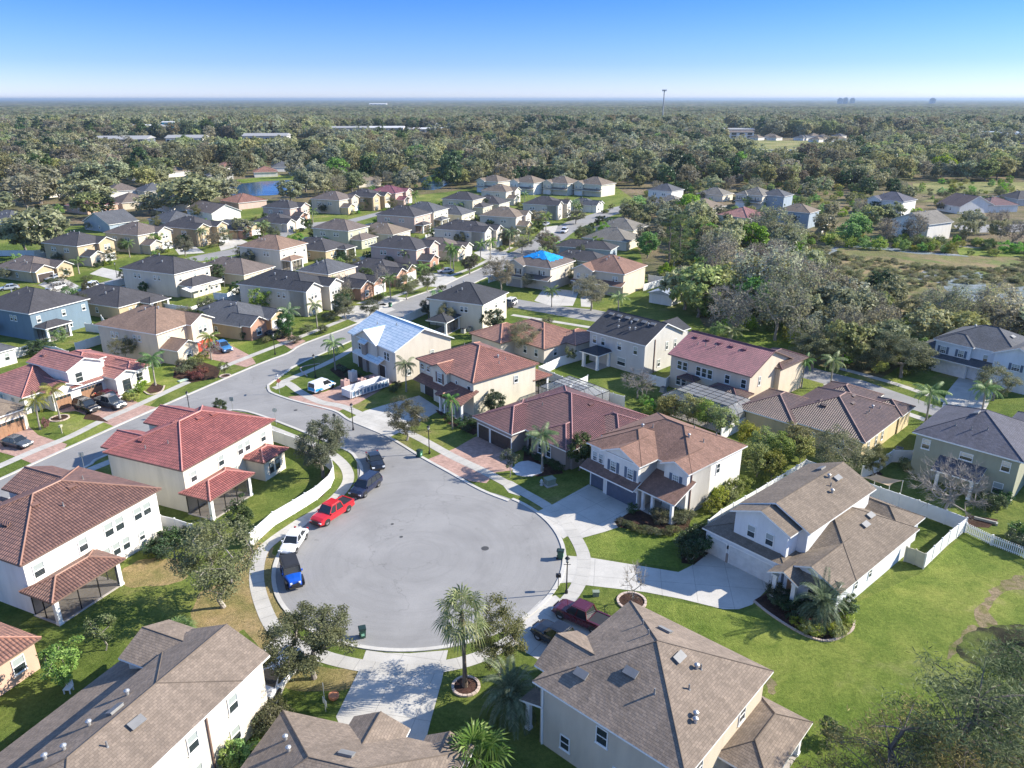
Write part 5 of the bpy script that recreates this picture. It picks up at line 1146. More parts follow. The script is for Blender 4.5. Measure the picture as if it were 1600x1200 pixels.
# wood trees seen further off (larger leaves, fewer of them)
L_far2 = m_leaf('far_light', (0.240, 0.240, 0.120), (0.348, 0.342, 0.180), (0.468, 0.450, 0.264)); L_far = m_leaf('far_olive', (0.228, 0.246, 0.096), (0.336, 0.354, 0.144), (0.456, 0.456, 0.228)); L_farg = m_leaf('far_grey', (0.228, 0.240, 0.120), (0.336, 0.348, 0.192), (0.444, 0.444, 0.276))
tree_proto('wood_oak', 21, 10, 5.0, 2.0, 62, 38, 0.43, L_far, BARK, .28, .24, fill=.72)
tree_proto('wood_oak2', 22, 10, 5.4, 2.0, 62, 38, 0.43, L_farg, BARK, .3, .24, fill=.72)
tree_proto('wood_brown', 23, 11, 4.4, 2.4, 60, 26, 0.38, L_brown, BARKG, .24, .24, fill=.72)
tree_proto('wood_rust', 24, 10, 4.0, 2.4, 56, 26, 0.38, L_rust, BARKG, .22, .24, fill=.72)
tree_proto('wood_green', 25, 9, 4.2, 1.4, 56, 34, 0.40, L_bright, BARK, .22, .26, fill=.72)
tree_proto('wood_dark', 26, 10, 4.2, 1.5, 56, 36, 0.40, L_dark, BARK, .24, .25, fill=.72)
tree_proto('wood_bare', 27, 12, 5.0, 3.0, 95, 6, .26, L_far2, BARKG, .28, .1, bare=True)
tree_proto('wood_bare2', 28, 10, 4.0, 2.0, 80, 6, .2, L_rust, BARK, .22, .12, bare=True)
def pine_proto(key, seed, H, Rc, z0, nb, lmat, leaf=.2, tuft=70, r0=.2):
    rng = np.random.default_rng(seed); C = []
    for i in range(nb):
        t = rng.random() ** .8; z = z0 + (H - z0) * t; r = Rc * (1 - .55 * t) * rng.uniform(.35, 1); a = rng.uniform(0, 6.28)
        C.append(np.array([math.cos(a) * r, math.sin(a) * r, z + rng.normal() * .25]))
    C = np.array(C); trn = 7
    nodes = [np.array([0, 0, 0.])]; par = [-1]
    for i in range(1, trn + 1): nodes.append(np.array([rng.normal() * .18, rng.normal() * .18, H * .93 * i / trn])); par.append(i - 1)
    ends = [trn]
    for c in C:
        d = [abs(q[2] - (c[2] - .5)) for q in nodes[:trn + 1]]; p = int(np.argmin(d)); a = nodes[p]; prev = p
        for j in (1, 2, 3):
            t = j / 3; q = a + (c - a) * t; q[2] += .2 * math.sin(math.pi * t); nodes.append(q); par.append(prev); prev = len(nodes) - 1
        ends.append(prev)
    w = np.zeros(len(nodes))
    for e in ends:
        while e >= 0: w[e] += 1; e = par[e]
    tb = limb_mesh(nodes, par, w, r0, BARKD, rmin=.03)
    P = []
    for c in C:
        q = rng.normal(size=(tuft, 3)) * np.array([.75, .75, .32]) * (.55 if tuft > 60 else .62); P.append(c + q)
    P = np.concatenate(P); V, F = leaf_quads(rng, P, leaf, up=.5, asp=.15)
    CROWNS[key] = (tb.mesh('trunk', BARKD), np_mesh('crown', V, F, lmat), H, Rc)
pine_proto('pine', 31, 14, 3.2, 5, 34, L_pine, .28, 60, .22); pine_proto('near_pine', 32, 13, 4.8, 3.0, 80, m_leaf('near_pine', (.07, .11, .03), (.15, .2, .055), (.27, .32, .1)), .15, 190, .24); pine_proto('near_pine2', 33, 12, 5.0, 3.6, 62, m_leaf('dry_pine', (.13, .13, .035), (.3, .28, .08), (.46, .4, .13)), .15, 130, .22)
# palms
def frond(mb, base, az, el0, L, droop, nl, lw, ll, vdroop=.5, mi=0, stiff=0):
    d = np.array([math.cos(az), math.sin(az), 0]); side = np.array([-math.sin(az), math.cos(az), 0]); pts = []; p = np.array(base, float); el = el0; n = 9
    for i in range(n + 1):
        pts.append(p.copy()); p = p + (d * math.cos(el) + np.array([0, 0, math.sin(el)])) * L / n; el -= droop / n
    mb.tube([tuple(q) for q in pts], [.035 * (1 - .8 * i / n) for i in range(n + 1)], 3, mi, cap=False)
    for i in range(nl):
        t = .12 + .88 * i / nl; k = min(n - 1, int(t * n)); q = pts[k] + (pts[k + 1] - pts[k]) * (t * n - k); tan = pts[k + 1] - pts[k]; tan /= np.linalg.norm(tan)
        l = ll * math.sin(math.pi * (.12 + .8 * t)) ** .6
        for s in (-1, 1):
            o = side * s * math.cos(vdroop) + tan * .55 - np.array([0, 0, 1]) * math.sin(vdroop); o /= np.linalg.norm(o); e = q + o * l; e[2] -= l * .25 * (1 - stiff); wv = tan * lw
            m_ = q + o * l * .5
            mb.face([tuple(q - wv * .5), tuple(m_ - wv * .6), tuple(e), tuple(m_ + wv * .6)], mi)
def palm_proto(key, seed, H, nf, L, lmat, bm, kind='queen', r=.16):
    rng = random.Random(seed); tb = MB(); cb = MB(); n = 9; lean = rng.uniform(-.3, .3)
    path = [(lean * (i / n) ** 2, 0, H * i / n) for i in range(n + 1)]
    tb.tube(path, [r * (1.35 - .5 * min(1, i / 3)) * (1 + .06 * (i % 2)) for i in range(n + 1)], 9)
    top = (lean, 0, H)
    if kind == 'queen':
        tb.tube([top, (lean, 0, H + .5)], [.13, .05], 6)
        for i in range(nf):
            t = i / nf; el = 1.25 - 1.75 * t; frond(cb, (lean, 0, H + .3), i * 2.4 + rng.uniform(-.2, .2), el, L * rng.uniform(.85, 1.1), 1.5 + .5 * t, 26, .07, L * .24, .75)
    elif kind == 'phoenix':
        for i in range(nf):
            t = i / nf; frond(cb, top, i * 2.4 + rng.uniform(-.2, .2), 1.35 - 1.35 * t, L * rng.uniform(.85, 1.1), 1.45 + .5 * t, 30, .06, L * .17, .15, stiff=1)
    else:
        for i in range(nf):
            t = i / nf; az = i * 2.4 + rng.uniform(-.25, .25); el = 1.35 - 2.3 * t; st = L * rng.uniform(.5, .65); d = Vector((math.cos(az) * math.cos(el), math.sin(az) * math.cos(el), math.sin(el)))
            b = Vector(top); c = b + d * st; c.z -= .06 * st; cb.tube([b, c], [.03, .02], 3, cap=False)
            sd = Vector((-math.sin(az), math.cos(az), 0)); up = d.cross(sd) * -1; K = 13; R_ = L * rng.uniform(.5, .62)
            for j in range(K):
                a = -1.9 + 3.8 * j / (K - 1); o = (d * math.cos(a) + sd * math.sin(a)); o.z -= .18; o.normalize(); e = c + o * R_ * (1 - .18 * abs(a) / 1.9); e.z -= R_ * (.28 + .3 * max(0, t - .5)); m_ = c + o * R_ * .55; w_ = o.cross(up).normalized() * .075
                cb.face([tuple(c), tuple(m_ - w_), tuple(e), tuple(m_ + w_)])
        # hanging dead skirt
        for i in range(10):
            az = i * .63; a = Vector(top) - Vector((0, 0, .1)); e = a + Vector((math.cos(az) * .5, math.sin(az) * .5, -1.1)); w_ = Vector((-math.sin(az), math.cos(az), 0)) * .14; cb.face([tuple(a), tuple(e * .5 + a * .5 - w_), tuple(e), tuple(e * .5 + a * .5 + w_)], 1)
    CROWNS[key] = (tb.mesh('trunk', bm), cb.mesh('fronds', [lmat, m_plain('dead_frond', (.3, .22, .13), .9)]), H + L * .4, L)
palm_proto('queen', 1, 5.2, 17, 2.9, L_palm, PBARK, 'queen', .15); palm_proto('queen2', 2, 5.2, 14, 2.9, L_yel, PBARK, 'queen', .15)
palm_proto('fan', 3, 6.6, 30, 2.4, L_fan, FBARK, 'fan', .2); palm_proto('lowfan', 4, 2.0, 34, 2.6, L_palm, FBARK, 'fan', .2)
palm_proto('phoenix', 5, .9, 44, 3.2, L_sage, FBARK, 'phoenix', .3); palm_proto('midpalm', 6, 4.2, 12, 2.6, L_palm, PBARK, 'queen', .14)
FIRST = {}
TREES = []
def plant(key, x, y, h, label, group=None, name=None, cat='tree', sx=1.0, pos=None, w=None):
    tm, cm, H, Rc = CROWNS[key]; p = pos or gp(x, y)
    s = h / H; t = empty(name or 'tree', p, random.uniform(0, 6.28)); 
    sw = (w / (2 * Rc)) if w else s * sx
    t.scale = (sw, sw, s); tag(t, label, cat, group)
    cn = 'fronds' if cm.name.startswith('fronds') else ('twigs' if cm.name.startswith('twigs') else 'crown')
    a = link('trunk', tm, t); b = link(cn, cm, t); TREES.append((p.x, p.y)); FIRST.setdefault(key, (a, b)); return t
P_ = plant
P_('oak', 505, 746, 8.6, 'dense grey-green oak inside the bend of the curved white fence', w=7.2); P_('sparse2', 636, 688, 6.4, 'wide thin-leaved oak on the verge in front of the rust tile house', w=6.4)
P_('oak2', 491, 1060, 7.2, 'dark olive oak overhanging the white minivan', w=7.6); P_('sparse2', 779, 1056, 7.4, 'thin brownish tree right of the tall fan palm', w=5.2); P_('sparse2', 350, 949, 9.8, 'large ragged olive tree on the dry lawn beside the brown tile house', w=8.6)
P_('column', 376, 842, 5.6, 'dark columnar tree at the corner of the red-roofed back porch', name='cypress_tree', w=2.4); P_('young', 166, 1016, 3.9, 'small thin-leaved tree on the lawn below the screened porch', w=3.2); P_('bright', 108, 1072, 4.6, 'small bright green tree beside the salmon house', w=3.6)
P_('round', 774, 650, 4.4, 'dark magnolia against the cream side wall of the rust tile house', name='magnolia_tree', w=3.9); P_('round', 905, 735, 5.6, 'dark glossy tree between the maroon roof and the blue-shutter house', w=3.8)
P_('bare', 996, 622, 5.2, 'bare grey tree on the corner of the fenced lawn by the black-roofed house', name='bare_tree', w=5.2); P_('round', 346, 655, 3.6, 'small dark tree behind the red tile roof', w=2.6); P_('young', 351, 590, 3.0, 'small round tree on the verge of the red garage house', w=2.4)
P_('young', 797, 745, 4.2, 'young tree beside the paver driveway of the maroon-roofed house', w=2.8); P_('bare', 1474, 815, 8.0, 'spreading bare tree in front of the olive house', name='bare_tree', w=7.4); P_('bare2', 988, 942, 4.2, 'slender bare young tree in a stone ring by the long driveway', name='bare_tree', w=2.6)
P_('sparse', 1308, 752, 7.2, 'thin grey-brown tree between the dark tile roof and the white fence', w=8); P_('sparse2', 1362, 745, 4.6, 'small ragged tree at the corner of the dark tile house', w=3.4)
P_('sparse', 1551, 626, 6.2, 'thin brown tree in front of the navy-shutter house', w=7.4); P_('oak2', 1407, 590, 8.0, 'broad olive tree at the edge of the grass beyond the street', w=9.8); P_('oak2', 1268, 575, 6.6, 'olive tree at the end of the street behind the magenta-roofed house', w=8)
P_('round', 1296, 1156, 1.9, 'tiny dark green shrub-like tree on the lawn right of the pyramid roof', name='young_tree', w=2.0)
P_('near_pine', 1462, 1330, 13.8, 'tall dark pine with forked trunk in the bottom right corner', name='pine_tree', w=13); P_('near_pine2', 1360, 1345, 11.5, 'yellowish ragged pine left of the tall forked pine in the bottom right', name='pine_tree', w=13); P_('near_pine', 1556, 1250, 12.2, 'dense green pine rising at the right edge above the dark pool', name='pine_tree', w=11); P_('near_pine2', 1610, 1370, 11.0, 'yellow-green pine filling the bottom right corner', name='pine_tree', w=12); P_('near_pine2', 1450, 1400, 10.5, 'low yellow-green pine at the bottom edge right of the lawn', name='pine_tree', w=12)
for x, y, h, w_ in ((1045, 655, 4.2, 4.4), (1075, 660, 4.6, 4.6), (1105, 668, 4.6, 4.6), (1130, 678, 4.4, 4.4), (1060, 640, 3.6, 3.8)): P_('hedge_tree', x, y, h, 'yellow-green bushy tree in the row between the screened pool and the brown shingle roof', 'bushy trees below the screened pool', w=w_)
for x, y, h, w_ in ((1168, 700, 4.0, 3.8), (1190, 715, 4.6, 4.4), (1215, 728, 5.0, 4.4), (1235, 712, 5.0, 4.4), (1182, 745, 5.0, 4.6), (1205, 750, 4.2, 4), (1250, 722, 4, 3.6)): P_('hedge_tree', x, y, h, 'tall yellow-green hedge tree behind the blue-shutter house', 'tall hedge behind the blue-shutter house', name='hedge_tree', w=w_)
# street trees further up
for x, y, h, w_, k, lb in [(636, 468, 6.5, 6, 'sparse2', 'verge tree in front of the brick arch house'), (668, 456, 6.0, 5, 'sparse2', 'verge tree left of the silver-blue parked car'), (734, 428, 5.6, 5.6, 'oak', 'dark verge oak right of the tall queen palms'),
        (782, 456, 9.5, 8.5, 'sparse', 'tall thin brown tree left of the tarp house'), (855, 398, 8.0, 9, 'sparse', 'broad thin oak above the blue tarp roof'), (540, 499, 5.2, 5, 'sparse2', 'verge tree by the blue-grey garage door'), (579, 494, 3.8, 5.2, 'sparse2', 'low tree behind the pale blue bare roof'),
        (600, 464, 8, 4.4, 'bare', 'bare twiggy tree in front of the brick arch house'), (537, 470, 7, 4, 'bare', 'bare twiggy tree beside the brick garage wing'), (923, 485, 8.6, 9, 'sparse', 'brown thin oak in front of the red-brown roof'), (900, 350, 6, 8, 'wood_brown', 'thin brown oak at the top of the main street'), (815, 395, 6, 7, 'sparse', 'thin oak in front of the dark gable house'),
        (795, 384, 6.5, 8, 'oak', 'olive oak before the yellow porch house'), (840, 352, 6, 8, 'wood_brown', 'brown tree below the cream front gable'), (290, 400, 6.5, 6.4, 'oak', 'round grey-green tree on the street above the awning house'), (335, 390, 6, 6, 'sparse', 'thin tree in front of the black-roofed low house'), (245, 392, 5.5, 6, 'bright', 'light tree in front of the brown gable house'),
        (100, 470, 5.4, 6, 'bare', 'bare pinkish tree beside the white parked car'), (380, 372, 7, 8, 'wood_oak', 'oak beside the palm at the black-roofed low house'), (430, 378, 5, 5, 'oak', 'tree in front of the slate low house'), (575, 328, 5, 7, 'wood_oak', 'olive tree in front of the slate gable house'), (330, 560, 3.4, 3.8, 'bare', 'small bare tree beside the blue pickup'),
        (770, 525, 6.2, 4.6, 'round', 'dark evergreen at the corner of the cream charcoal-roofed house'), (820, 552, 6.4, 8, 'sparse', 'bare brown tree left of the orange tile roof'), (890, 570, 3, 3, 'young', 'small tree beside the white fence of the black-roofed house'), (1010, 620, 3.0, 3.0, 'young', 'small leafy tree right of the bare tree on the fenced lawn'),
        (540, 478, 4.5, 5, 'shrub_olive', 'dark bushy tree by the long dark roofed house'), (65, 555, 3.4, 4.6, 'round', 'round dark tree behind the left edge cottage'), (95, 540, 3.4, 3.6, 'bright', 'light green tree at the blue house porch'), (535, 420, 4.2, 5, 'round', 'dark round tree between the chestnut roof and the grey roof'), (500, 418, 3, 4, 'shrub', 'dark shrub beside the chestnut roof house')]:
    P_(k, x, y, h, lb, w=w_, name='shrub' if k.startswith('shrub') else ('bare_tree' if k.startswith('bare') else 'tree'), cat='shrub' if k.startswith('shrub') else 'tree')
# palms
def palm(key, x, y, h, label, w=None, sx=1.0): return plant(key, x, y, h * CROWNS[key][2] / (CROWNS[key][2] - CROWNS[key][3] * .4) if key != 'lowfan' else h, label, name='palm_tree', cat='palm tree', w=w, sx=sx)
palm('fan', 727, 1073, 7.4, 'tall fan palm with shaggy trunk at the near edge of the turning circle', w=4.5); palm('queen', 243, 602, 4.6, 'queen palm on the front lawn right of the pink-roofed house', w=5.4); palm('queen2', 94, 654, 4.6, 'queen palm in the stone ring before the brown garage doors', w=5.2); palm('queen2', 63, 671, 4.4, 'left of the two queen palms in front of the pink-roofed house', w=4.8)
palm('queen', 847, 737, 4.9, 'queen palm in front of the maroon-roofed house', w=5.8); palm('queen', 524, 578, 4.8, 'dark queen palm at the left front of the house being reroofed', w=5.2); palm('queen', 635, 612, 4.6, 'queen palm between the dumpster and the rust tile house', w=4.8); palm('midpalm', 707, 670, 4.4, 'drooping palm at the front porch of the rust tile house', w=3.4)
palm('lowfan', 750, 1222, 3.4, 'low fan palm at the bottom edge right of the driveway', w=5.6); palm('phoenix', 800, 1120, 1.7, 'dark phoenix palm in the shade left of the pyramid-roof house', w=6); palm('phoenix', 1280, 972, 1.5, 'big silvery phoenix palm in the curved bed of the lower right house', w=5.6)
palm('queen', 1297, 605, 4.6, 'queen palm behind the dark tile roof', w=5.4); palm('queen', 1446, 662, 4.8, 'queen palm at the right end of the dark tile house', w=6.4); palm('queen', 1532, 652, 4.4, 'queen palm in front of the thin brown tree at the right edge', w=6); palm('midpalm', 1252, 606, 4.4, 'palm beside the tan side wall of the magenta-roofed house', w=4)
palm('queen', 455, 522, 4.8, 'left of two queen palms before the long dark roofed house', w=6); palm('midpalm', 496, 512, 4.6, 'right of two queen palms before the long dark roofed house', w=4.6); palm('queen', 966, 492, 4.0, 'bushy green palm right of the thin oak by the red-brown roof', w=6.5); palm('queen', 862, 480, 3.8, 'pale palm in front of the tarp house garage', w=5)
palm('queen', 704, 425, 6.4, 'tall queen palm on the left of the pair by the front gables', w=5); palm('queen', 709, 426, 6.0, 'tall queen palm on the right of the pair by the front gables', w=5); palm('midpalm', 766, 405, 5, 'palm before the street house with long dark roof', w=5.5); palm('queen', 853, 360, 5.2, 'pale green palm right of the yellow porch house', w=6.5); palm('queen', 897, 336, 5, 'bright palm beside the small white gabled house', w=7)
palm('midpalm', 124, 428, 3.4, 'small palm on the green lawn of the left brown low house', w=6); palm('queen', 203, 402, 4.2, 'palm in front of the two-gable house', w=5.4); palm('queen2', 345, 620, 1, 'x') if False else None
palm('queen', 318, 385, 5.0, 'dark palm in front of the ochre two-storey house', w=6); palm('queen', 412, 372, 4.6, 'bright palm in front of the black-roofed low house', w=8); palm('midpalm', 493, 330, 4.4, 'palm near the brown pyramid house', w=7); palm('queen', 590, 322, 5, 'palm before the slate gable house', w=8); palm('queen', 616, 315, 5, 'palm before the red villa', w=7); palm('queen', 638, 420, 4.5, 'palm beside the pink street house', w=5.5); palm('queen', 640, 438, 3.6, 'low palm behind the brick arch house', w=5)
palm('queen', 1140, 545, 3.6, 'light palm at the wood edge behind the black roof', w=6.5); palm('queen', 1052, 425, 5, 'palm at the foot of the tall pines', w=6); palm('lowfan', 1236, 318, 3, 'far palm beside the far blue house', w=9); palm('queen', 985, 355, 4, 'x') if False else None
palm('lowfan', 284, 998, 1.5, 'clump of strap-leaved plants behind the grey-brown roof at lower left', w=3.4)
# shrubs
def shrubs(key, pts, h, label, group, w=None, name='shrub'):
    for x, y in pts: plant(key, x + random.uniform(-1, 1), y + random.uniform(-1, 1), h * random.uniform(.85, 1.15), label, group, name=name, cat='shrub', w=(w or 2.0) * random.uniform(.85, 1.15))
shrubs('shrub', [(245, 868), (256, 858), (268, 850), (280, 846), (258, 870), (290, 850)], 1.9, 'dark green bush at the right corner of the brown tile house', 'bushes at the corner of the brown tile house', 2.8)
shrubs('shrub_bright', [(200, 611), (210, 606), (222, 602), (206, 620), (218, 613), (192, 605)], 1.3, 'bright green bush before the arched windows of the pink-roofed house', 'bushes before the pink-roofed house', 2.2); shrubs('shrub_yellow', [(198, 624), (208, 626)], 1.2, 'yellow bush beside the parked maroon car', 'yellow bushes beside the parked maroon car')
shrubs('shrub_red', [(300, 590), (312, 592), (316, 583)], 1.4, 'dark red bush before the red garage house', 'dark red bushes before the red garage house', 2.4); shrubs('shrub_olive', [(288, 585), (285, 575), (297, 577), (306, 575)], 1.7, 'green bush beside the wall of the red garage house', 'green bushes of the red garage house', 2.6)
shrubs('shrub_red', [(72, 668)], 1.5, 'red flowering bush beside the tan garage at the left edge', None, 1.4); shrubs('shrub', [(383, 530), (393, 526)], 1.9, 'round dark bush at the grey roof low house', 'bushes at the grey roof low house', 2.2); shrubs('shrub', [(452, 527)], 2.2, 'round dark bush between the parked dark car and the palms', None, 2.4)
shrubs('shrub', [(1075, 875), (1088, 868), (1098, 862), (1078, 858), (1090, 850), (1102, 850), (1070, 866)], 2.4, 'dark shrub left of the white garage doors', 'shrubs left of the white garage doors', 2.6)
shrubs('shrub_olive', [(970, 820), (980, 824), (990, 828), (1002, 832), (1015, 834), (1028, 836), (1040, 836), (1052, 834)], .8, 'low clipped hedge bush edging the bed of the blue-shutter house', 'low hedge of the blue-shutter house', 1.5); shrubs('shrub_olive', [(1062, 818), (1075, 812), (1060, 806), (1030, 820), (1025, 810), (1045, 812)], 1.3, 'grey-green bush in the bed before the front porch', 'bushes before the front porch', 2.0); shrubs('shrub', [(987, 802)], 1.5, 'round clipped dark bush at the navy garage door', None, 1.5)
shrubs('shrub_yellow', [(1112, 800), (1122, 790), (1135, 782), (1145, 775), (1158, 765), (1118, 780), (1130, 770)], 2.1, 'yellow-green bush along the white side wall of the blue-shutter house', 'bushes along the white side wall', 2.8)
shrubs('shrub', [(1212, 945), (1225, 955), (1240, 965), (1255, 950), (1235, 945), (1220, 935), (1270, 955)], 1.2, 'dark bush in the bed left of the big phoenix palm', 'bushes left of the phoenix palm', 1.9); shrubs('shrub_yellow', [(1250, 980), (1262, 988), (1275, 992), (1300, 990), (1315, 985), (1322, 972), (1310, 995)], .9, 'low light green bush under the big phoenix palm', 'low bushes under the phoenix palm', 1.8); shrubs('shrub', [(1207, 934)], 1.6, 'round dark bush at the white porch column', None, 1.6); shrubs('shrub', [(1322, 960), (1318, 950)], 1.6, 'bush at the near right corner of the lower right house', 'bushes at the corner by the phoenix palm', 2)
shrubs('shrub_olive', [(411, 1145), (425, 1140), (418, 1128), (432, 1128)], 1.8, 'bush between the minivan and the beige wall', 'bushes below the minivan', 2.8); shrubs('shrub_bright', [(372, 1190), (385, 1195), (362, 1195)], 2.0, 'bright bush at the foot of the beige side wall', 'bushes at the beige side wall', 2.4)
shrubs('shrub', [(845, 722), (855, 727), (838, 716), (865, 730), (872, 735), (825, 708)], 1.0, 'dark low bush before the maroon-roofed house', 'low bushes before the maroon-roofed house', 1.7); shrubs('shrub', [(720, 668), (732, 664), (728, 675), (740, 668), (700, 660)], 1.3, 'dark bush at the porch of the rust tile house', 'bushes at the porch of the rust tile house', 2)
shrubs('shrub', [(545, 590), (560, 588), (535, 580), (575, 600), (615, 612), (620, 604)], 1.0, 'dark bush before the house being reroofed', 'bushes before the house being reroofed', 1.8); shrubs('shrub_yellow', [(1420, 735), (1415, 728)], 1.2, 'yellow bush behind the fence of the dark tile house', 'yellow bushes behind the dark tile house fence', 2.2)
shrubs('shrub', [(1555, 800), (1540, 792), (1565, 790)], 2.0, 'dark palm-like bush at the wall of the olive house', 'bushes at the olive house', 2.6); shrubs('shrub', [(1585, 855), (1598, 862), (1590, 842)], 2.2, 'dark bush beyond the picket fence', 'bushes beyond the picket fence', 3); shrubs('shrub_bright', [(1012, 648), (1020, 640), (1006, 632)], 1.6, 'light bush under the bare tree', 'light bushes under the bare tree', 2.4); shrubs('shrub_olive', [(855, 505), (690, 455), (515, 500), (480, 520), (505, 520), (462, 535), (150, 470), (138, 440)], 1.6, 'green bush in a front garden further up the street', 'front garden bushes further up the street', 3)
for (hh, W, D, st, tp, nm) in YARD:
    ry = random.Random(int(hh.root.location.x * 7 + hh.root.location.y)); nm = nm.replace('_', ' ')
    def loc(a, b): q = hh.root.location + hh.u * a + hh.v * b; return Vector((q.x, q.y, 0))
    far = hh.root.location.y > 235
    if 'F' in tp or 'Q' in tp:
        k = ry.choice(['queen', 'midpalm', 'young', 'sparse2', 'round']); pl = k in ('queen', 'midpalm')
        plant(k, 0, 0, ry.uniform(5, 6.5) if k != 'young' else 4, ('palm' if pl else {'young': 'small young tree', 'sparse2': 'thin olive tree', 'round': 'dark round tree'}[k]) + ' on the front lawn of the ' + nm, name='palm_tree' if pl else 'tree', cat='palm tree' if pl else 'tree', pos=loc(W * .45, -6.5 - ry.random()))
        for j in range(4): plant(ry.choice(['shrub', 'shrub_olive', 'shrub_bright', 'shrub_yellow']), 0, 0, 1.4, 'bush at the front of the ' + nm, 'bushes at the front of the ' + nm, name='shrub', cat='shrub', pos=loc(W * (.05 + .13 * j), -5.0 - ry.random()), w=2.2)
    for j in range(3):
        k = ry.choice(['round', 'sparse2', 'sparse', 'oak', 'bright']); plant(k, 0, 0, ry.uniform(3.4, 6.2), 'garden tree behind the ' + nm, 'garden trees behind the ' + nm, name='tree', cat='tree', pos=loc(W * (-.15 + .5 * j), D + ry.uniform(2.5, 4)) if j else loc(-1.6, D * ry.uniform(.3, .8)))
for x, y, h, w_ in ((352, 318, 13, 17), (455, 315, 10, 14), (478, 300, 12, 16), (500, 292, 12, 15)): P_('wood_oak' if x % 2 else 'wood_oak2', x, y, h, 'large tree on the near bank of the far left pond', 'large trees on the near bank of the pond', name='oak_tree', w=w_)
plant('reeds', 1300, 420, 1.4, 'clump of tall tan reeds near the left end of the marsh', name='reeds', cat='reeds')
# woods: trees one can tell apart
def inpoly(x, y, P):
    c = False; j = len(P) - 1
    for i in range(len(P)):
        if (P[i][1] > y) != (P[j][1] > y) and x < (P[j][0] - P[i][0]) * (y - P[i][1]) / (P[j][1] - P[i][1]) + P[i][0]: c = not c
        j = i
    return c
HP = [(o.location.x, o.location.y) for o in bpy.data.objects if o.get('category') == 'house']
def hmid():
    r = []
    for o in bpy.data.objects:
        if o.get('category') == 'house':
            a = o.rotation_euler[2]; r.append((o.location.x + 6 * math.cos(a) - 7 * math.sin(a), o.location.y + 6 * math.sin(a) + 7 * math.cos(a)))
    return r
HM = hmid(); PONDS = [px([(345, 308), (372, 286), (420, 280), (480, 281), (490, 290), (478, 312), (372, 314)]), px([(1170, 265), (1170, 234), (1270, 233), (1262, 256)]), px([(1120, 240), (1130, 215), (1360, 215), (1360, 242)]), px([(650, 300), (682, 256), (712, 256), (700, 300)]), px([(835, 285), (858, 256), (880, 256), (875, 285)])]
KL = {'wood_oak': ('broad olive tree', 'oak_tree'), 'wood_oak2': ('broad grey-green tree', 'oak_tree'), 'wood_brown': ('thin brownish tree', 'tree'), 'wood_rust': ('pinkish-brown half bare tree', 'tree'), 'wood_green': ('bright green tree', 'tree'), 'wood_dark': ('dark evergreen tree', 'tree'), 'wood_bare': ('tall bare tree', 'bare_tree'), 'wood_bare2': ('bare brown tree', 'bare_tree'), 'pine': ('tall pine', 'pine_tree'), 'shrub_olive': ('olive bush', 'shrub'), 'conifer': ('narrow dark conifer', 'conifer')}
rr = random.Random(11)
def wood(poly, n, kinds, where, hr, sp, wr=1.0):
    xs = [p[0] for p in poly]; ys = [p[1] for p in poly]; W_ = px(poly); k = 0; tries = 0
    wx = [p.x for p in W_]; wy = [p.y for p in W_]
    while k < n and tries < n * 60:
        tries += 1; x = rr.uniform(min(wx), max(wx)); y = rr.uniform(min(wy), max(wy)); 
        if not inpoly(x, y, W_): continue
        if any((x - a) ** 2 + (y - b) ** 2 < sp * sp for a, b in TREES) or any((x - a) ** 2 + (y - b) ** 2 < 130 for a, b in HM) or any(inpoly(x, y, q) for q in PONDS): continue
        key = rr.choice(kinds); nm = KL[key]; h = rr.uniform(*hr) * (1.15 if key in ('pine', 'wood_bare') else 1)
        plant(key, 0, 0, h, nm[0] + ' ' + where, nm[0] + 's ' + where, name=nm[1], pos=Vector((x, y, 0)), sx=wr * rr.uniform(.9, 1.2)); k += 1
P_('pine', 1043, 430, 17, 'tallest pine at the wood edge, right of the khaki roofs', name='pine_tree'); P_('pine', 1060, 412, 15, 'tall pine just right of the tallest pine at the wood edge', name='pine_tree'); P_('wood_bare', 1194, 487, 15.5, 'tall spreading tree with bare lower limbs in the middle of the wood', name='bare_tree', w=15); P_('wood_bare', 1228, 500, 12.5, 'leaning bare tree right of the tall spreading tree', name='bare_tree', w=11); P_('bare', 1138, 510, 9.5, 'grey bare tree at the near edge of the wood by the silver roof', name='bare_tree', w=10)
P_('wood_bare', 1555, 520, 10.5, 'leaning bare tree on the near shore of the marsh', name='bare_tree', w=12); P_('wood_dark', 1372, 475, 8.0, 'dark green tree standing in the marsh', w=7); P_('conifer', 173, 350, 13.5, 'narrow dark conifer at the left among the oaks', name='conifer', w=5.5); P_('wood_oak', 72, 400, 15.5, 'big leaning oak at the far left behind the white fence', name='oak_tree', w=20); P_('wood_oak', 40, 395, 12, 'smaller oak left of the big leaning oak', name='oak_tree', w=14)
P_('wood_oak', 300, 332, 16, 'largest round oak left of the pond', name='oak_tree', w=26); P_('wood_oak2', 140, 322, 14, 'broad oak behind the coral-roofed small house', name='oak_tree', w=24); P_('wood_oak', 235, 335, 9, 'orange-tinged tree by the street lamp left of the pond', name='oak_tree', w=14); P_('wood_green', 655, 258, 15, 'vivid green tree in the centre woods', w=18); P_('wood_green', 815, 248, 14, 'bright green tree near the far street in the centre', w=20); P_('wood_green', 870, 246, 13, 'bright green tree right of the other near the far street', w=18); P_('wood_dark', 1065, 305, 7, 'dark round tree in front of the wood edge house', w=10); P_('wood_dark', 1345, 262, 14, 'dark pine-like tree right of the far pond', w=18)
wood([(1060, 500), (1075, 455), (1045, 400), (1075, 345), (1150, 360), (1240, 395), (1290, 450), (1270, 510), (1180, 545), (1110, 530)], 30, ['wood_bare2', 'wood_oak', 'wood_oak', 'wood_green', 'wood_bare', 'wood_oak2', 'wood_brown'], 'in the wood', (8, 12.5), 5.8, .95)
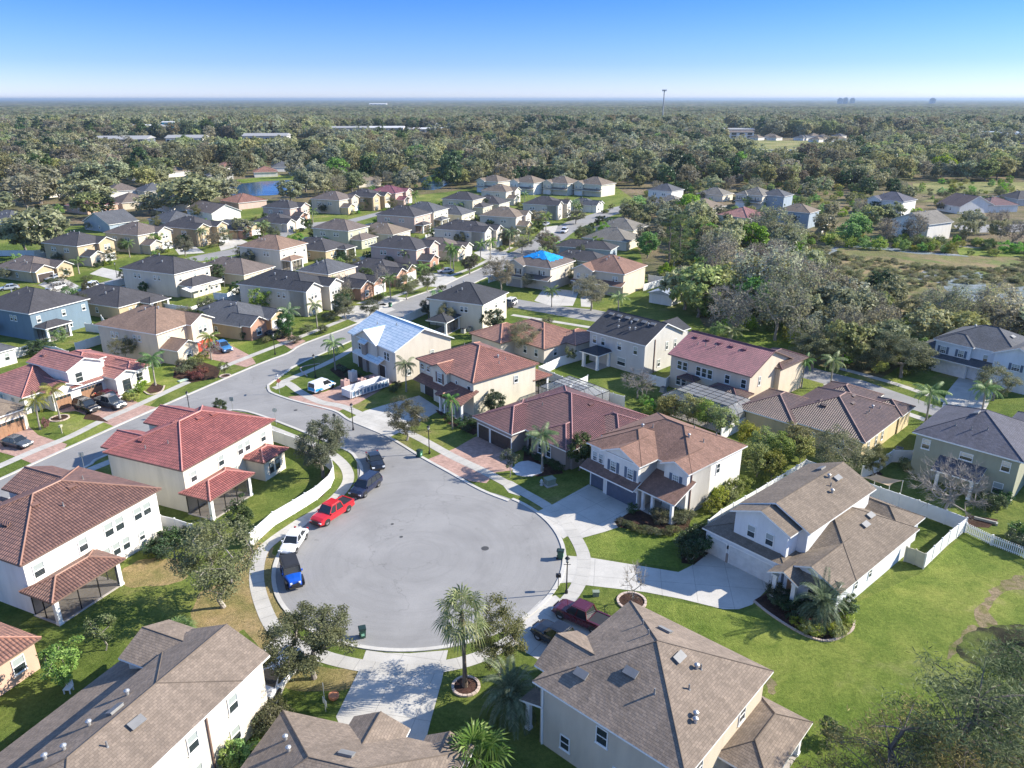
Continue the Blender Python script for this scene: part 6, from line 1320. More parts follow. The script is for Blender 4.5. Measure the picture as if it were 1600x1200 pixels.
wood([(968, 352), (1000, 322), (1062, 345), (1045, 402), (1018, 412), (990, 385)], 14, ['wood_brown', 'wood_oak', 'wood_green', 'wood_bare2', 'wood_oak2'], 'beside the khaki roofs', (6, 9), 6)
wood([(1230, 520), (1290, 455), (1360, 480), (1480, 515), (1620, 530), (1640, 560), (1500, 548), (1440, 585), (1370, 582), (1300, 570), (1240, 555)], 30, ['wood_brown', 'wood_oak', 'wood_bare2', 'wood_oak2', 'wood_oak', 'wood_bare'], 'on the near marsh shore', (6, 9.5), 5.4, .95)
wood([(1275, 378), (1285, 352), (1600, 360), (1650, 395), (1500, 392), (1400, 386)], 18, ['wood_oak', 'wood_oak2', 'wood_brown', 'wood_bare2', 'wood_green'], 'on the far marsh shore', (7, 10), 6)
wood([(-60, 355), (-60, 245), (130, 240), (340, 245), (350, 318), (250, 345), (60, 355)], 56, ['wood_oak', 'wood_oak2', 'wood_brown', 'wood_oak', 'wood_rust'], 'left of the pond', (11, 16), 10, 1.35)
wood([(478, 316), (470, 284), (560, 268), (640, 265), (720, 262), (765, 278), (735, 292), (640, 303), (560, 304)], 50, ['wood_oak', 'wood_brown', 'wood_oak2', 'wood_dark', 'wood_bare2'], 'behind the red villa', (7, 11.5), 6.5, 1.0)
wood([(700, 290), (730, 262), (900, 260), (1050, 268), (1080, 285), (960, 282), (760, 278)], 34, ['pine', 'wood_oak', 'wood_brown', 'pine', 'wood_dark', 'wood_bare2', 'wood_rust'], 'behind the top row', (10, 13), 8, 1.05)
wood([(990, 330), (1010, 288), (1250, 285), (1400, 290), (1430, 330), (1290, 345), (1180, 335), (1060, 350)], 40, ['wood_oak', 'wood_brown', 'wood_oak2', 'wood_bare2', 'wood_dark', 'wood_rust'], 'among the far houses', (6.5, 10), 7)
wood([(1080, 284), (1100, 262), (1280, 256), (1500, 262), (1660, 262), (1660, 285), (1420, 285), (1240, 282)], 40, ['wood_oak', 'wood_brown', 'wood_dark', 'pine', 'wood_oak2', 'wood_green'], 'in the upper right belt', (10, 14), 8, 1.1)
# ---- stuff: woods that read as one mass
def scatter(name, label, items, cat='woodland'):
    """items: list of (x, y, z, scale, rot, key)"""
    for key in sorted({i[5] for i in items}):
        it = [i for i in items if i[5] == key]; me = bpy.data.meshes.new(name + '_points')
        me.vertices.add(len(it)); me.vertices.foreach_set('co', np.array([i[:3] for i in it], np.float32).ravel())
        for nm, idx in (('sc', 3), ('rot', 4)):
            at = me.attributes.new(nm, 'FLOAT', 'POINT'); at.data.foreach_set('value', np.array([i[idx] for i in it], np.float32))
        me.update(); o = bpy.data.objects.new(name, me); COL.objects.link(o)
        o['kind'] = 'stuff'; o['category'] = cat; o['label'] = label % {'k': KL.get(key, (key.replace('_', ' '),))[0] + 's' if '%' in label else ''} if '%' in label else label
        ng = bpy.data.node_groups.new(name + '_' + key, 'GeometryNodeTree'); ng.interface.new_socket('Geometry', in_out='INPUT', socket_type='NodeSocketGeometry'); ng.interface.new_socket('Geometry', in_out='OUTPUT', socket_type='NodeSocketGeometry')
        gi = ng.nodes.new('NodeGroupInput'); go = ng.nodes.new('NodeGroupOutput'); ip = ng.nodes.new('GeometryNodeInstanceOnPoints'); oi = ng.nodes.new('GeometryNodeObjectInfo'); oi.inputs[0].default_value = FIRST[key][1]; oi.transform_space = 'ORIGINAL'; oi.inputs['As Instance'].default_value = True
        a1 = ng.nodes.new('GeometryNodeInputNamedAttribute'); a1.data_type = 'FLOAT'; a1.inputs[0].default_value = 'sc'; a2 = ng.nodes.new('GeometryNodeInputNamedAttribute'); a2.data_type = 'FLOAT'; a2.inputs[0].default_value = 'rot'
        cx = ng.nodes.new('ShaderNodeCombineXYZ'); ng.links.new(a2.outputs[0], cx.inputs[2])
        ng.links.new(gi.outputs[0], ip.inputs['Points']); ng.links.new(oi.outputs['Geometry'], ip.inputs['Instance']); ng.links.new(cx.outputs[0], ip.inputs['Rotation']); ng.links.new(a1.outputs[0], ip.inputs['Scale']); ng.links.new(ip.outputs[0], go.inputs[0])
        md = o.modifiers.new('scatter', 'NODES'); md.node_group = ng
items = []
TR = [o for o in bpy.data.objects if o.get('category') == 'tree' and o.parent is None]
def keyof(o): return next(k for k, v in CROWNS.items() if any(c.data == v[1] for c in o.children))
TR.sort(key=lambda o: -max(o.scale.x * CROWNS[keyof(o)][3] * 2, o.scale.z * CROWNS[keyof(o)][2]) / o.location.length)
keep = {id(c) for v in FIRST.values() for c in v}
for o in TR[290:]:
    if any(id(c) in keep or c in [v[1] for v in FIRST.values()] for c in o.children): continue
    items.append((o.location.x, o.location.y, 0, (o.scale.x + o.scale.z) / 2, o.rotation_euler[2], keyof(o)))
    for c in list(o.children): bpy.data.objects.remove(c)
    bpy.data.objects.remove(o)
CLEAR = PONDS + [px([(125, 248), (130, 222), (490, 218), (490, 242)]), px([(515, 224), (515, 206), (710, 206), (710, 222)]), px([(1120, 222), (1120, 208), (1190, 208), (1190, 222)]), px([(1530, 246), (1535, 228), (1670, 224), (1670, 246)]), px([(1420, 320), (1420, 282), (1700, 280), (1700, 320)])]
rg = random.Random(5); GRID = {}
def zone(y): return y
y = 430.0
while y < 3600:
    st = 9.5 if y < 900 else (12 + (y - 900) * .006); hw = y * .74 + 60; x = -hw
    while x < hw:
        xx = x + rg.uniform(-.5, .5) * st; yy = y + rg.uniform(-.5, .5) * st; x += st
        d = math.hypot(xx, yy)
        if yy < 560 and not (xx > 150 and yy > 500) and rg.random() < .35: continue
        if any(inpoly(xx, yy, q) for q in CLEAR): continue
        if any((xx - a) ** 2 + (yy - b) ** 2 < 150 for a, b in HM): continue
        if any(abs(xx - a) < 11 and -38 < yy - b < 14 for a, b in FARP): continue
        if yy < 640 and any((xx - a) ** 2 + (yy - b) ** 2 < 36 for a, b in TREES): continue
        f = math.sin(xx * .011 + 1.3) + math.sin(yy * .017 + xx * .004) + .8 * math.sin(xx * .031 - yy * .02)
        if f < -1.95 and yy > 700: continue
        if yy < 620 and xx < -90 and rg.random() < .45: continue
        u = rg.random() + .28 * f
        key = 'wood_oak' if u < .25 else ('wood_oak2' if u < .6 else ('wood_brown' if u < .85 else ('wood_dark' if u < 1.15 else ('wood_rust' if u < 1.25 else 'wood_green' if rg.random() < .35 else 'wood_oak'))))
        s = rg.choice([.75, .95, 1.1, 1.25, 1.6]) * rg.uniform(.9, 1.15) * st / 9.5
        items.append((xx, yy, -.5 if y < 1500 else -.25 * s * 4, s if y < 1200 else min(s, 1.9), rg.uniform(0, 6.28), key))
    y += st
scatter('far_woodland', 'far-off woods of %(k)s stretching from behind the ponds towards the horizon', items)
print('far trees', len(items))
# undergrowth
it = []
for poly, n in (([(1040, 440), (1050, 345), (1150, 345), (1270, 380), (1310, 450), (1420, 500), (1620, 525), (1700, 545), (1500, 550), (1440, 590), (1370, 585), (1290, 562), (1180, 520), (1100, 525), (1075, 470)], 900), ([(1280, 388), (1270, 372), (1500, 378), (1700, 398), (1600, 402)], 160),
        ([(480, 308), (490, 282), (700, 262), (1000, 268), (1080, 286), (960, 283), (760, 279), (650, 296)], 380), ([(1000, 330), (1020, 288), (1400, 285), (1640, 282), (1640, 290), (1440, 330), (1280, 350), (1060, 350)], 420), ([(1560, 1000), (1700, 1020), (1900, 1250), (1500, 1400), (1330, 1400), (1400, 1200), (1480, 1080)], 110), ([(-60, 350), (-60, 262), (130, 258), (330, 270), (350, 310)], 160)):
    W_ = px(poly); wx = [p.x for p in W_]; wy = [p.y for p in W_]; k = 0
    while k < n:
        a, b = rg.uniform(min(wx), max(wx)), rg.uniform(min(wy), max(wy)); k += 1
        if inpoly(a, b, W_) and not any((a - q) ** 2 + (b - r_) ** 2 < 90 for q, r_ in HM): it.append((a, b, -.1, rg.uniform(.8, 2.4) if n != 110 else rg.uniform(.6, 1.2), rg.uniform(0, 6.28), 'shrub_olive' if n == 110 else rg.choice(['shrub_olive', 'shrub_yellow', 'shrub_yellow', 'shrub_bright', 'shrub_bright'])))
scatter('undergrowth', 'tangled undergrowth below the trees of the wood and along the marsh', it, 'undergrowth')
it = []
W_ = px([(1255, 395), (1300, 386), (1500, 400), (1640, 405), (1800, 430), (1800, 540), (1500, 515), (1340, 478)]); wx = [p.x for p in W_]; wy = [p.y for p in W_]
for k in range(2600):
    a, b = rg.uniform(min(wx), max(wx)), rg.uniform(min(wy), max(wy))
    if inpoly(a, b, W_) and math.sin(a * .07 + 2) + math.sin(b * .11 + a * .03) > -.7: it.append((a, b, -.15, rg.uniform(.35, .9), rg.uniform(0, 6.28), rg.choice(['shrub_olive', 'reeds', 'reeds', 'reeds'])))
scatter('marsh_reeds', 'reeds and water plants covering the marsh', it, 'reeds')
# canopy beyond: one rolling sheet to the horizon
cv = MB(); rows = [3300]
while rows[-1] < 36000: rows.append(rows[-1] * 1.018)
nx = 150; G = []
for y in rows:
    G.append([((-1 + 2 * i / nx) * (y * .85 + 200), y, 8 + 2.2 * math.sin(i * 2.1 + y * .003) + rg.uniform(-3.5, 3.5) * (1 + y / 9000)) for i in range(nx + 1)])
for j in range(len(rows) - 1):
    for i in range(nx): cv.face([G[j][i], G[j][i + 1], G[j + 1][i + 1], G[j + 1][i]])
def m_canopy():
    m, n, b = _new('far_canopy'); g = geo(n).outputs['Position']
    mp = N(n, 'ShaderNodeMapping'); mp.inputs['Scale'].default_value = (1, .3, 1); n.links.new(g, mp.inputs[0])
    f = noise(n, mp.outputs[0], .006, 8, .75); col = ramp(n, f, [(.35, (.06, .075, .04)), (.5, (.12, .125, .075)), (.6, (.15, .135, .1)), (.72, (.09, .11, .06))])
    f2 = ramp(n, noise(n, mp.outputs[0], .05, 4, .7), [(.35, (.5, .5, .5)), (.65, (1.3, 1.3, 1.3))]); n.links.new(mixc(n, 1, col, f2, 'MULTIPLY'), b.inputs['Base Color']); b.inputs['Roughness'].default_value = 1; b.inputs['Specular IOR Level'].default_value = 0
    return m
o = build(cv, 'horizon_woodland', m_canopy()); tag(o, 'woods merging into one dark line along the horizon', 'woodland', kind='stuff')
# ------------------------------------------------------------------ vehicles
def paint(name, c, rough=.25): 
    return m_plain('paint_' + name, c, rough, .1, var=.02, coat=.8)
TYRE = m_plain('tyre', (.02, .02, .02), .85); RIM = m_plain('rim', (.45, .46, .47), .3, .8); LAMPC = m_plain('lamp_lens', (.75, .77, .78), .15); TAILC = m_plain('tail_lens', (.35, .01, .01), .2); PLASTIC = m_plain('black_plastic', (.025, .025, .027), .6)
CARGL = m_glass('car_glass', (.02, .025, .03), .05)
SPEC = { # L, W, stations (x, z_top_of_body, halfwidth factor), cabin (x_base_front, x_top_front, x_top_rear, x_base_rear), roof z, wheel r, axle fr, axle rear
 'sedan': dict(L=4.7, W=1.82, st=[(-2.35, .62, .8), (-2.2, .88, .93), (-1.5, .98, 1), (0, .95, 1), (1.0, .92, 1), (1.9, .8, .95), (2.25, .66, .85), (2.35, .5, .75)], cab=(1.05, .35, -1.0, -1.85), rz=1.42, wr=.33, ax=(1.42, -1.4)),
 'coupe': dict(L=4.7, W=1.88, st=[(-2.35, .66, .82), (-2.2, .95, .95), (-1.4, 1.02, 1), (0, .98, 1), (1.0, .95, 1), (1.9, .85, .96), (2.25, .7, .88), (2.35, .55, .8)], cab=(.75, .05, -1.0, -1.95), rz=1.36, wr=.35, ax=(1.42, -1.4)),
 'suv': dict(L=4.95, W=1.96, st=[(-2.47, .75, .9), (-2.4, 1.05, .97), (-1.6, 1.1, 1), (0, 1.08, 1), (1.0, 1.08, 1), (2.0, 1.0, .96), (2.35, .85, .9), (2.47, .6, .82)], cab=(1.2, .55, -1.95, -2.35), rz=1.78, wr=.38, ax=(1.5, -1.45)),
 'minivan': dict(L=5.1, W=1.98, st=[(-2.55, .75, .9), (-2.48, 1.0, .97), (-1.6, 1.02, 1), (0, 1.02, 1), (1.4, 1.0, 1), (2.1, .9, .94), (2.45, .72, .86), (2.55, .55, .8)], cab=(1.75, .75, -2.1, -2.45), rz=1.76, wr=.34, ax=(1.6, -1.45)),
 'pickup': dict(L=5.75, W=2.0, st=[(-2.87, .8, .95), (-2.8, 1.12, .98), (-1.2, 1.12, 1), (0, 1.1, 1), (1.3, 1.12, 1), (2.3, 1.05, .98), (2.7, .9, .92), (2.87, .6, .86)], cab=(1.35, .7, -.75, -1.05), rz=1.86, wr=.42, ax=(1.85, -1.75)),
 'jeep': dict(L=4.3, W=1.85, st=[(-2.1, .85, .92), (-2.05, 1.12, .94), (-1.0, 1.14, .94), (0, 1.14, .92), (.8, 1.12, .88), (1.6, 1.08, .74), (2.0, 1.04, .68), (2.05, .6, .66)], cab=(.7, .5, -1.95, -2.02), rz=1.84, wr=.43, ax=(1.35, -1.2)),
 'van': dict(L=4.7, W=1.84, st=[(-2.35, .8, .95), (-2.3, 1.1, 1), (-1.4, 1.12, 1), (0, 1.1, 1), (1.2, 1.05, 1), (1.9, .92, .95), (2.25, .76, .86), (2.35, .55, .8)], cab=(1.5, .7, -2.15, -2.3), rz=1.84, wr=.33, ax=(1.5, -1.4)),
}
def vehicle(kind, x, y, x2, y2, pm, label, cat='car', roofm=None, name=None, bonnet=None, zc=.0):
    """(x,y) front and (x2,y2) rear ground pixels give place and heading"""
    a, b = gp(x, y), gp(x2, y2); c = (a + b) / 2; hd = math.atan2(a.y - b.y, a.x - b.x)
    sp = SPEC[kind]; t = empty(name or 'parked_car', c, hd); tag(t, label, cat); t.location.z = .016
    hw = sp['W'] / 2; m = MB(); rings = []
    for (sx, zt, wf) in sp['st']:
        w = hw * wf; zl = .3 if abs(sx) < sp['L'] / 2 - .2 else .38
        prof = [(-w * .93, zl), (-w, zl + .14), (-w, zt - .2), (-w * .95, zt - .05), (-w * .82, zt), (0, zt + .035), (w * .82, zt), (w * .95, zt - .05), (w, zt - .2), (w, zl + .14), (w * .93, zl)]
        rings.append([(sx, p[0], p[1]) for p in prof])
    n = len(rings[0])
    for r0, r1 in zip(rings, rings[1:]):
        for k in range(n): m.face([r0[k], r0[(k + 1) % n], r1[(k + 1) % n], r1[k]])
    m.face(list(reversed(rings[0]))); m.face(rings[-1])
    # arches: dark discs just outside the flanks
    for ax in sp['ax']:
        for s in (-1, 1):
            P = [(ax + math.cos(q) * (sp['wr'] + .07), s * (hw + .004), sp['wr'] + math.sin(q) * (sp['wr'] + .07)) for q in [math.pi * i / 10 for i in range(11)]]
            m.face(P if s < 0 else list(reversed(P)), 1)
    m.box((sp['L']/2 - .08, -hw * .7, .3), (sp['L']/2 + .03, hw * .7, .52), 1); m.box((-sp['L']/2 - .03, -hw * .8, .32), (-sp['L']/2 + .06, hw * .8, .5), 1)
    if kind in ('pickup', 'suv', 'jeep'): m.box((sp['L']/2 - .02, -hw * .45, .58), (sp['L']/2 + .035, hw * .45, .84), 1)
    build(m, 'body', [pm, PLASTIC], t)
    zb = sp['st'][3][1]; x0, x1, x2_, x3 = sp['cab']; rz_ = sp['rz']; wb, wt = hw * .9, hw * (.72 if kind not in ('jeep', 'van') else .84)
    g = MB(); B = [(x0, -wb, zb - .02), (x0, wb, zb - .02), (x3, wb, zb - .02), (x3, -wb, zb - .02)]; T = [(x1, -wt, rz_), (x1, wt, rz_), (x2_, wt, rz_), (x2_, -wt, rz_)]
    for k in range(4): g.face([B[k], B[(k + 1) % 4], T[(k + 1) % 4], T[k]])
    build(g, 'windows', CARGL, t)
    r = MB(); rm = roofm or pm
    r.prism([(x1 + .06, -wt - .02), (x1 + .06, wt + .02), (x2_ - .06, wt + .02), (x2_ - .06, -wt - .02)], rz_ - .01, rz_ + .05)
    r.prism([(x1 - .1, -wt * .85), (x1 - .1, wt * .85), (x2_ + .1, wt * .85), (x2_ + .1, -wt * .85)], rz_ + .04, rz_ + .075)
    pil = [((x0, x1), .05), ((x3, x2_), .07)]
    for s in (-1, 1):
        for (pb, pt), w in pil: r.tube([(pb, s * wb, zb - .02), (pt, s * wt, rz_)], w, 4)
        for f in ((.45, .48) if kind != 'suv' else (.36, .7)):
            xb, xt = x0 + (x3 - x0) * f, x1 + (x2_ - x1) * f; r.tube([(xb, s * (wb + .0), zb - .02), (xt, s * (wt + .0), rz_)], .04, 4)
        if kind == 'van':
            q = [(x0 + (x3 - x0) * .45, s * (wb + .012), zb - .02), (x3, s * (wb + .012), zb - .02), (x2_, s * (wt + .012), rz_), (x1 + (x2_ - x1) * .4, s * (wt + .012), rz_)]; r.face(q if s < 0 else list(reversed(q)))
    if kind == 'suv':
        for s in (-1, 1): r.tube([(x1 - .1, s * wt * .9, rz_ + .1), (x2_ + .1, s * wt * .9, rz_ + .1)], .025, 4)
    if roofm is not None and kind == 'jeep':
        for s in (-1, 1): q = [(x0 + (x3 - x0) * .62, s * (wb + .012), zb), (x3, s * (wb + .012), zb), (x2_, s * (wt + .012), rz_), (x1 + (x2_ - x1) * .62, s * (wt + .012), rz_)]; r.face(q if s < 0 else list(reversed(q)))
    build(r, 'roof', rm, t)
    if kind == 'pickup':
        d = MB(); zt = 1.12; d.box((-2.72, -hw * .8, zt - .0), (-1.15, hw * .8, zt + .042)); build(d, 'truck_bed', PLASTIC, t)
        e = MB()
        for q0, q1 in (((-2.8, -hw * .97, zt), (-1.1, -hw * .8, zt + .09)), ((-2.8, hw * .8, zt), (-1.1, hw * .97, zt + .09)), ((-2.86, -hw * .97, zt), (-2.72, hw * .97, zt + .09))): e.box(q0, q1)
        build(e, 'bed_rails', pm, t)
    if kind == 'jeep':
        d = MB()
        for ax in sp['ax']:
            for s in (-1, 1): d.box((ax - .5, s * hw - (.28 if s > 0 else 0), .86), (ax + .5, s * hw + (.28 if s < 0 else 0), .93))
        d.lathe([(.01, -.1), (.4, -.1), (.4, .12), (.01, .12)], 12); 
        for i in range(len(d.v) - 48, len(d.v)): vx, vy, vz = d.v[i]; d.v[i] = (-2.2 + vz, vy, .95 + vx)
        build(d, 'fenders', PLASTIC, t)
    # details
    L2 = sp['L'] / 2
    for s in (-1, 1):
        h = MB(); h.box((L2 - .22, s * hw * .72 - .18, .6 if kind != 'jeep' else .75), (L2 - .03 + (.03 if kind == 'jeep' else 0), s * hw * .72 + .16 if kind != 'jeep' else s * hw * .5 + .1, .74 if kind != 'jeep' else .95)) if kind != 'jeep' else h.box((L2 - .12, s * .42 - .1, .76), (L2 + .0, s * .42 + .1, .96))
        build(h, 'headlight', LAMPC, t)
        h = MB(); h.box((-L2 - .01, s * hw * .8 - .1, .78), (-L2 + .12, s * hw * .8 + .1, .98)); build(h, 'tail_light', TAILC, t)
        h = MB(); h.box((x0 - .3, s * (hw + .02) - .09, zb), (x0 - .12, s * (hw + .02) + .09, zb + .15)); build(h, 'mirror', pm, t)
        for ax in sp['ax']:
            k = ('wh', sp['wr'])
            if k not in MC:
                w = MB(); wr = sp['wr']; w.lathe([(wr * .6, -.11), (wr * .94, -.11), (wr, -.07), (wr, .07), (wr * .94, .11), (wr * .6, .11)], 18); w.xform(Matrix.Rotation(math.pi / 2, 4, 'X'))
                q = MB(); q.lathe([(.02, -.1), (wr * .6, -.1), (wr * .62, 0), (wr * .6, .1), (.02, .1)], 10); q.xform(Matrix.Rotation(math.pi / 2, 4, 'X')); MC[k] = (w.mesh('tyre', TYRE), q.mesh('rim', RIM))
            e = empty('wheel', (ax, s * (hw - .1), sp['wr'])); e.parent = t; link('tyre', MC[k][0], e); link('rim', MC[k][1], e)
    if bonnet: # graphics on the wrap
        for s in (-1, 1):
            g = MB()
            q = [(-2.25, s * (hw + .006), .5), (-.3, s * (hw + .006), .45), (-.9, s * (hw + .006), .85), (-2.25, s * (hw + .006), 1.0)]; g.face(q if s < 0 else list(reversed(q)))
            q = [(.9, s * (hw + .006), .5), (1.9, s * (hw * .96 + .02), .5), (1.9, s * (hw * .96 + .02), .8), (.6, s * (hw + .006), .95)]; g.face(q if s < 0 else list(reversed(q)))
            build(g, 'wrap_graphic', bonnet, t)
        g = MB(); g.box((-2.37, -hw * .8, .6), (-2.352, hw * .8, 1.1)); g.box((1.55, -hw * .75, 1.02), (2.1, hw * .75, 1.03)); build(g, 'wrap_graphic', bonnet, t)
    return t
NAVY = paint('navy', (.015, .02, .05)); BLACKP = paint('black', (.012, .013, .018)); REDP = paint('red', (.6, .02, .03)); WHITEP = paint('white', (.8, .8, .8)); BLUEP = paint('blue', (.01, .1, .55)); MAROON = paint('maroon', (.085, .008, .02)); SILVER = paint('silver', (.45, .47, .5)); GREYP = paint('grey', (.08, .09, .1)); SKYP = paint('sky', (.05, .2, .45))
vehicle('coupe', 593, 739, 581, 714, BLACKP, 'black coupe parked at the top of the row along the curved kerb'); vehicle('suv', 551, 783, 592, 751, NAVY, 'dark navy SUV with roof rails behind the red pickup', 'SUV'); vehicle('pickup', 492, 825, 546, 790, REDP, 'bright red crew-cab pickup at the curved kerb', 'pickup truck', name='pickup_truck')
vehicle('sedan', 447, 871, 472, 835, WHITEP, 'white saloon between the red pickup and the blue jeep-like car'); vehicle('jeep', 465, 928, 450, 884, BLUEP, 'bright blue off-road car with black soft top', 'off-road car', roofm=PLASTIC, name='off_road_car')
vehicle('pickup', 879, 958, 940, 985, MAROON, 'maroon pickup on the driveway beside the pyramid-roof house', 'pickup truck', name='pickup_truck'); vehicle('pickup', 846, 990, 905, 1024, BLACKP, 'black pickup half hidden by the pyramid roof', 'pickup truck', name='pickup_truck')
vehicle('minivan', 413, 1092, 462, 1036, WHITEP, 'white minivan under the dark olive oak', 'minivan', name='minivan'); vehicle('van', 523, 602, 484, 617, WHITEP, 'small white van with blue wrap graphics beside the dumpster', 'van', name='delivery_van', bonnet=m_plain('wrap_blue', (.02, .25, .55), .3))
vehicle('suv', 156, 647, 117, 634, BLACKP, 'black SUV nearest the two queen palms', 'SUV'); vehicle('pickup', 196, 641, 152, 629, GREYP, 'dark grey pickup in the middle of the three cars', 'pickup truck', name='pickup_truck'); vehicle('sedan', 190, 629, 152, 619, MAROON, 'maroon car nearest the yellow bushes'); vehicle('sedan', 50, 701, 5, 692, GREYP, 'dark grey saloon on the paver driveway at the left edge')
vehicle('pickup', 360, 553, 336, 541, SKYP, 'blue pickup in front of the red garage', 'pickup truck', name='pickup_truck'); vehicle('sedan', 445, 529, 415, 523, GREYP, 'dark car in front of the grey roof low house'); vehicle('suv', 76, 456, 100, 450, WHITEP, 'white SUV on the street behind the blue house', 'SUV'); vehicle('sedan', 75, 440, 92, 434, SILVER, 'silver car beside the open garage'); vehicle('sedan', 5, 454, 24, 452, SILVER, 'silver car at the left edge behind the blue house'); vehicle('suv', 135, 455, 150, 449, WHITEP, 'white car right of the white SUV behind the bare tree', 'SUV')
vehicle('sedan', 686, 427, 707, 426, SILVER, 'silver-blue car in front of the pink street house'); vehicle('suv', 876, 367, 887, 360, WHITEP, 'white SUV parked near the top of the main street', 'SUV'); vehicle('suv', 792, 481, 801, 476, WHITEP, 'white car half behind the cream corner house', 'SUV'); vehicle('sedan', 787, 484, 796, 480, BLACKP, 'dark car beside the cream corner house'); vehicle('sedan', 470, 380, 485, 377, BLACKP, 'dark car in front of the rust-side house garage'); vehicle('sedan', 845, 355, 860, 350, SILVER, 'silver car far up the main street')
# ------------------------------------------------------------------ street furniture
GREENB = m_plain('bin_green', (.02, .09, .06), .5); LENS = m_plain('lamp_glass', (.5, .5, .46), .3)
def bin_proto():
    t = empty('wheelie_bin', (0, 0, 0)); b = MB(); b.v = []; 
    P0 = [(-.24, -.24), (.24, -.24), (.24, .28), (-.24, .28)]; P1 = [(-.31, -.33), (.31, -.33), (.31, .36), (-.31, .36)]
    for k in range(4): b.face([(P0[k][0], P0[k][1], .08), (P0[(k+1)%4][0], P0[(k+1)%4][1], .08), (P1[(k+1)%4][0], P1[(k+1)%4][1], 1.0), (P1[k][0], P1[k][1], 1.0)])
    b.face([(p[0], p[1], .08) for p in reversed(P0)]); b.box((-.14, -.3, .35), (.14, -.27, .6), 1); build(b, 'body', [GREENB, m_plain('bin_label', (.3, .6, .4), .6)], t)
    l = MB(); l.box((-.34, -.36, 1.0), (.34, .38, 1.06)); l.box((-.28, -.3, 1.06), (.28, .32, 1.1)); l.tube([(-.3, .42, 1.0), (.3, .42, 1.0)], .03, 5); build(l, 'lid', m_plain('bin_lid', (.015, .035, .03), .5), t)
    for s in (-1, 1): w = MB(); w.lathe([(.02, -.03), (.13, -.03), (.13, .03), (.02, .03)], 10); w.xform(Matrix.Translation((s * .27, .33, .13)) @ Matrix.Rotation(math.pi/2, 4, 'Y')); build(w, 'wheel', TYRE, t)
    return t
bp = bin_proto()
for i, (x, y, a, lb) in enumerate([(567, 996, .3, 'dark green wheelie bin on the road beside the dark olive oak'), (876, 873, 1.4, 'green wheelie bin at the kerb above the street lamp'), (656, 714, 1.0, 'dark wheelie bin at the kerb by the maroon house lamp'), (610, 480, 1.2, 'wheelie bin on the main street below the brick arch house')]):
    o = bp if i == 0 else copy_tree(bp); o.location = gp(x, y) + Vector((0, 0, .014)); o.rotation_euler[2] = a; tag(o, lb, 'wheelie bin', 'wheelie bins at the kerbs')
def lamp_proto():
    t = empty('street_lamp', (0, 0, 0)); p = MB(); p.lathe([(.16, 0), (.16, .3), (.1, .4), (.07, .6), (.055, 3.5), (.05, 3.6), (.12, 3.66)], 10); p.box((-.35, -.025, 3.35), (.35, .025, 3.39)); build(p, 'lamp_post', DARKM, t)
    l = MB(); l.lathe([(.1, 3.66), (.19, 4.05)], 6); build(l, 'lamp_glass', LENS, t); c = MB(); c.lathe([(.27, 4.05), (.16, 4.2), (.05, 4.3), (.03, 4.42)], 8); c.lathe([(.14, 3.62), (.14, 3.68)], 8); build(c, 'lamp_cap', DARKM, t); return t
lp = lamp_proto()
for i, (x, y, lb) in enumerate([(885, 927, 'black street lamp at the mouth of the long driveway'), (671, 709, 'black street lamp on the verge of the maroon-roofed house'), (298, 652, 'black street lamp just behind the ridge of the red tile roof'), (430, 554, 'black street lamp on the verge beside the parked dark car'), (493, 590, 'black street lamp in the shade on the corner lawn'), (591, 484, 'black street lamp beside the low tree on the main street'), (183, 434, 'street lamp pole on the cross street behind the low black roof'), (552, 672, 'black lamp on the verge opposite the dumpster driveway')]):
    o = lp if i == 0 else copy_tree(lp); o.location = gp(x, y); tag(o, lb, 'street lamp', 'street lamps'); 
def sign(x, y, label, kind):
    t = empty('street_sign', gp(x, y)); p = MB(); p.tube([(0, 0, 0), (0, 0, 2.9)], .035, 6); build(p, 'post', GREYM, t)
    f = MB()
    if kind == 'stop': f.prism([(.38 * math.cos(R(22.5 + 45 * i)), .38 * math.sin(R(22.5 + 45 * i))) for i in range(8)], -.012, .012); f.xform(Matrix.Translation((0, -.05, 2.45)) @ Matrix.Rotation(math.pi/2, 4, 'X')); build(f, 'sign_plate', m_plain('sign_back', (.5, .52, .54), .4, .3), t)
    elif kind == 'names':
        f.box((-.45, -.012, 2.95), (.45, .012, 3.15)); build(f, 'name_plate', m_plain('plate_white', (.7, .72, .72), .4), t); g = MB(); g.box((-.012, -.4, 3.18), (.012, .4, 3.38)); build(g, 'name_plate', m_plain('plate_white2', (.7, .72, .72), .4), t)
        h = MB(); h.prism([(0, -.42), (.42, 0), (0, .42), (-.42, 0)], -.012, .012); h.xform(Matrix.Translation((.05, -.06, 2.3)) @ Matrix.Rotation(math.pi/2, 4, 'X')); build(h, 'sign_plate', m_plain('sign_orange', (.75, .22, .12), .5), t)
    elif kind == 'yard': f.box((-.35, -.015, .7), (.35, .015, 1.3)); build(f, 'sign_board', m_plain('board_white', (.62, .64, .66), .5), t)
    else: f.box((-.3, -.012, 2.3), (.3, .012, 2.95)); build(f, 'sign_plate', m_plain('sign_back', (.5, .52, .54), .4, .3), t)
    tag(t, label, 'sign'); return t
sign(133, 738, 'grey metal road sign seen from behind, left of the red tile roof', 'plain').rotation_euler[2] = .3; sign(432, 664, 'octagonal road sign seen from behind at the junction', 'stop').rotation_euler[2] = .1; sign(437, 615, 'corner signpost with street-name blades and an orange diamond', 'names').rotation_euler[2] = .2; sign(365, 648, 'thin grey sign pole behind the red tile roof', 'plain'); s_ = sign(509, 1112, 'white yard sign on the shaded lawn by the double driveway', 'yard'); s_.rotation_euler[2] = -.9
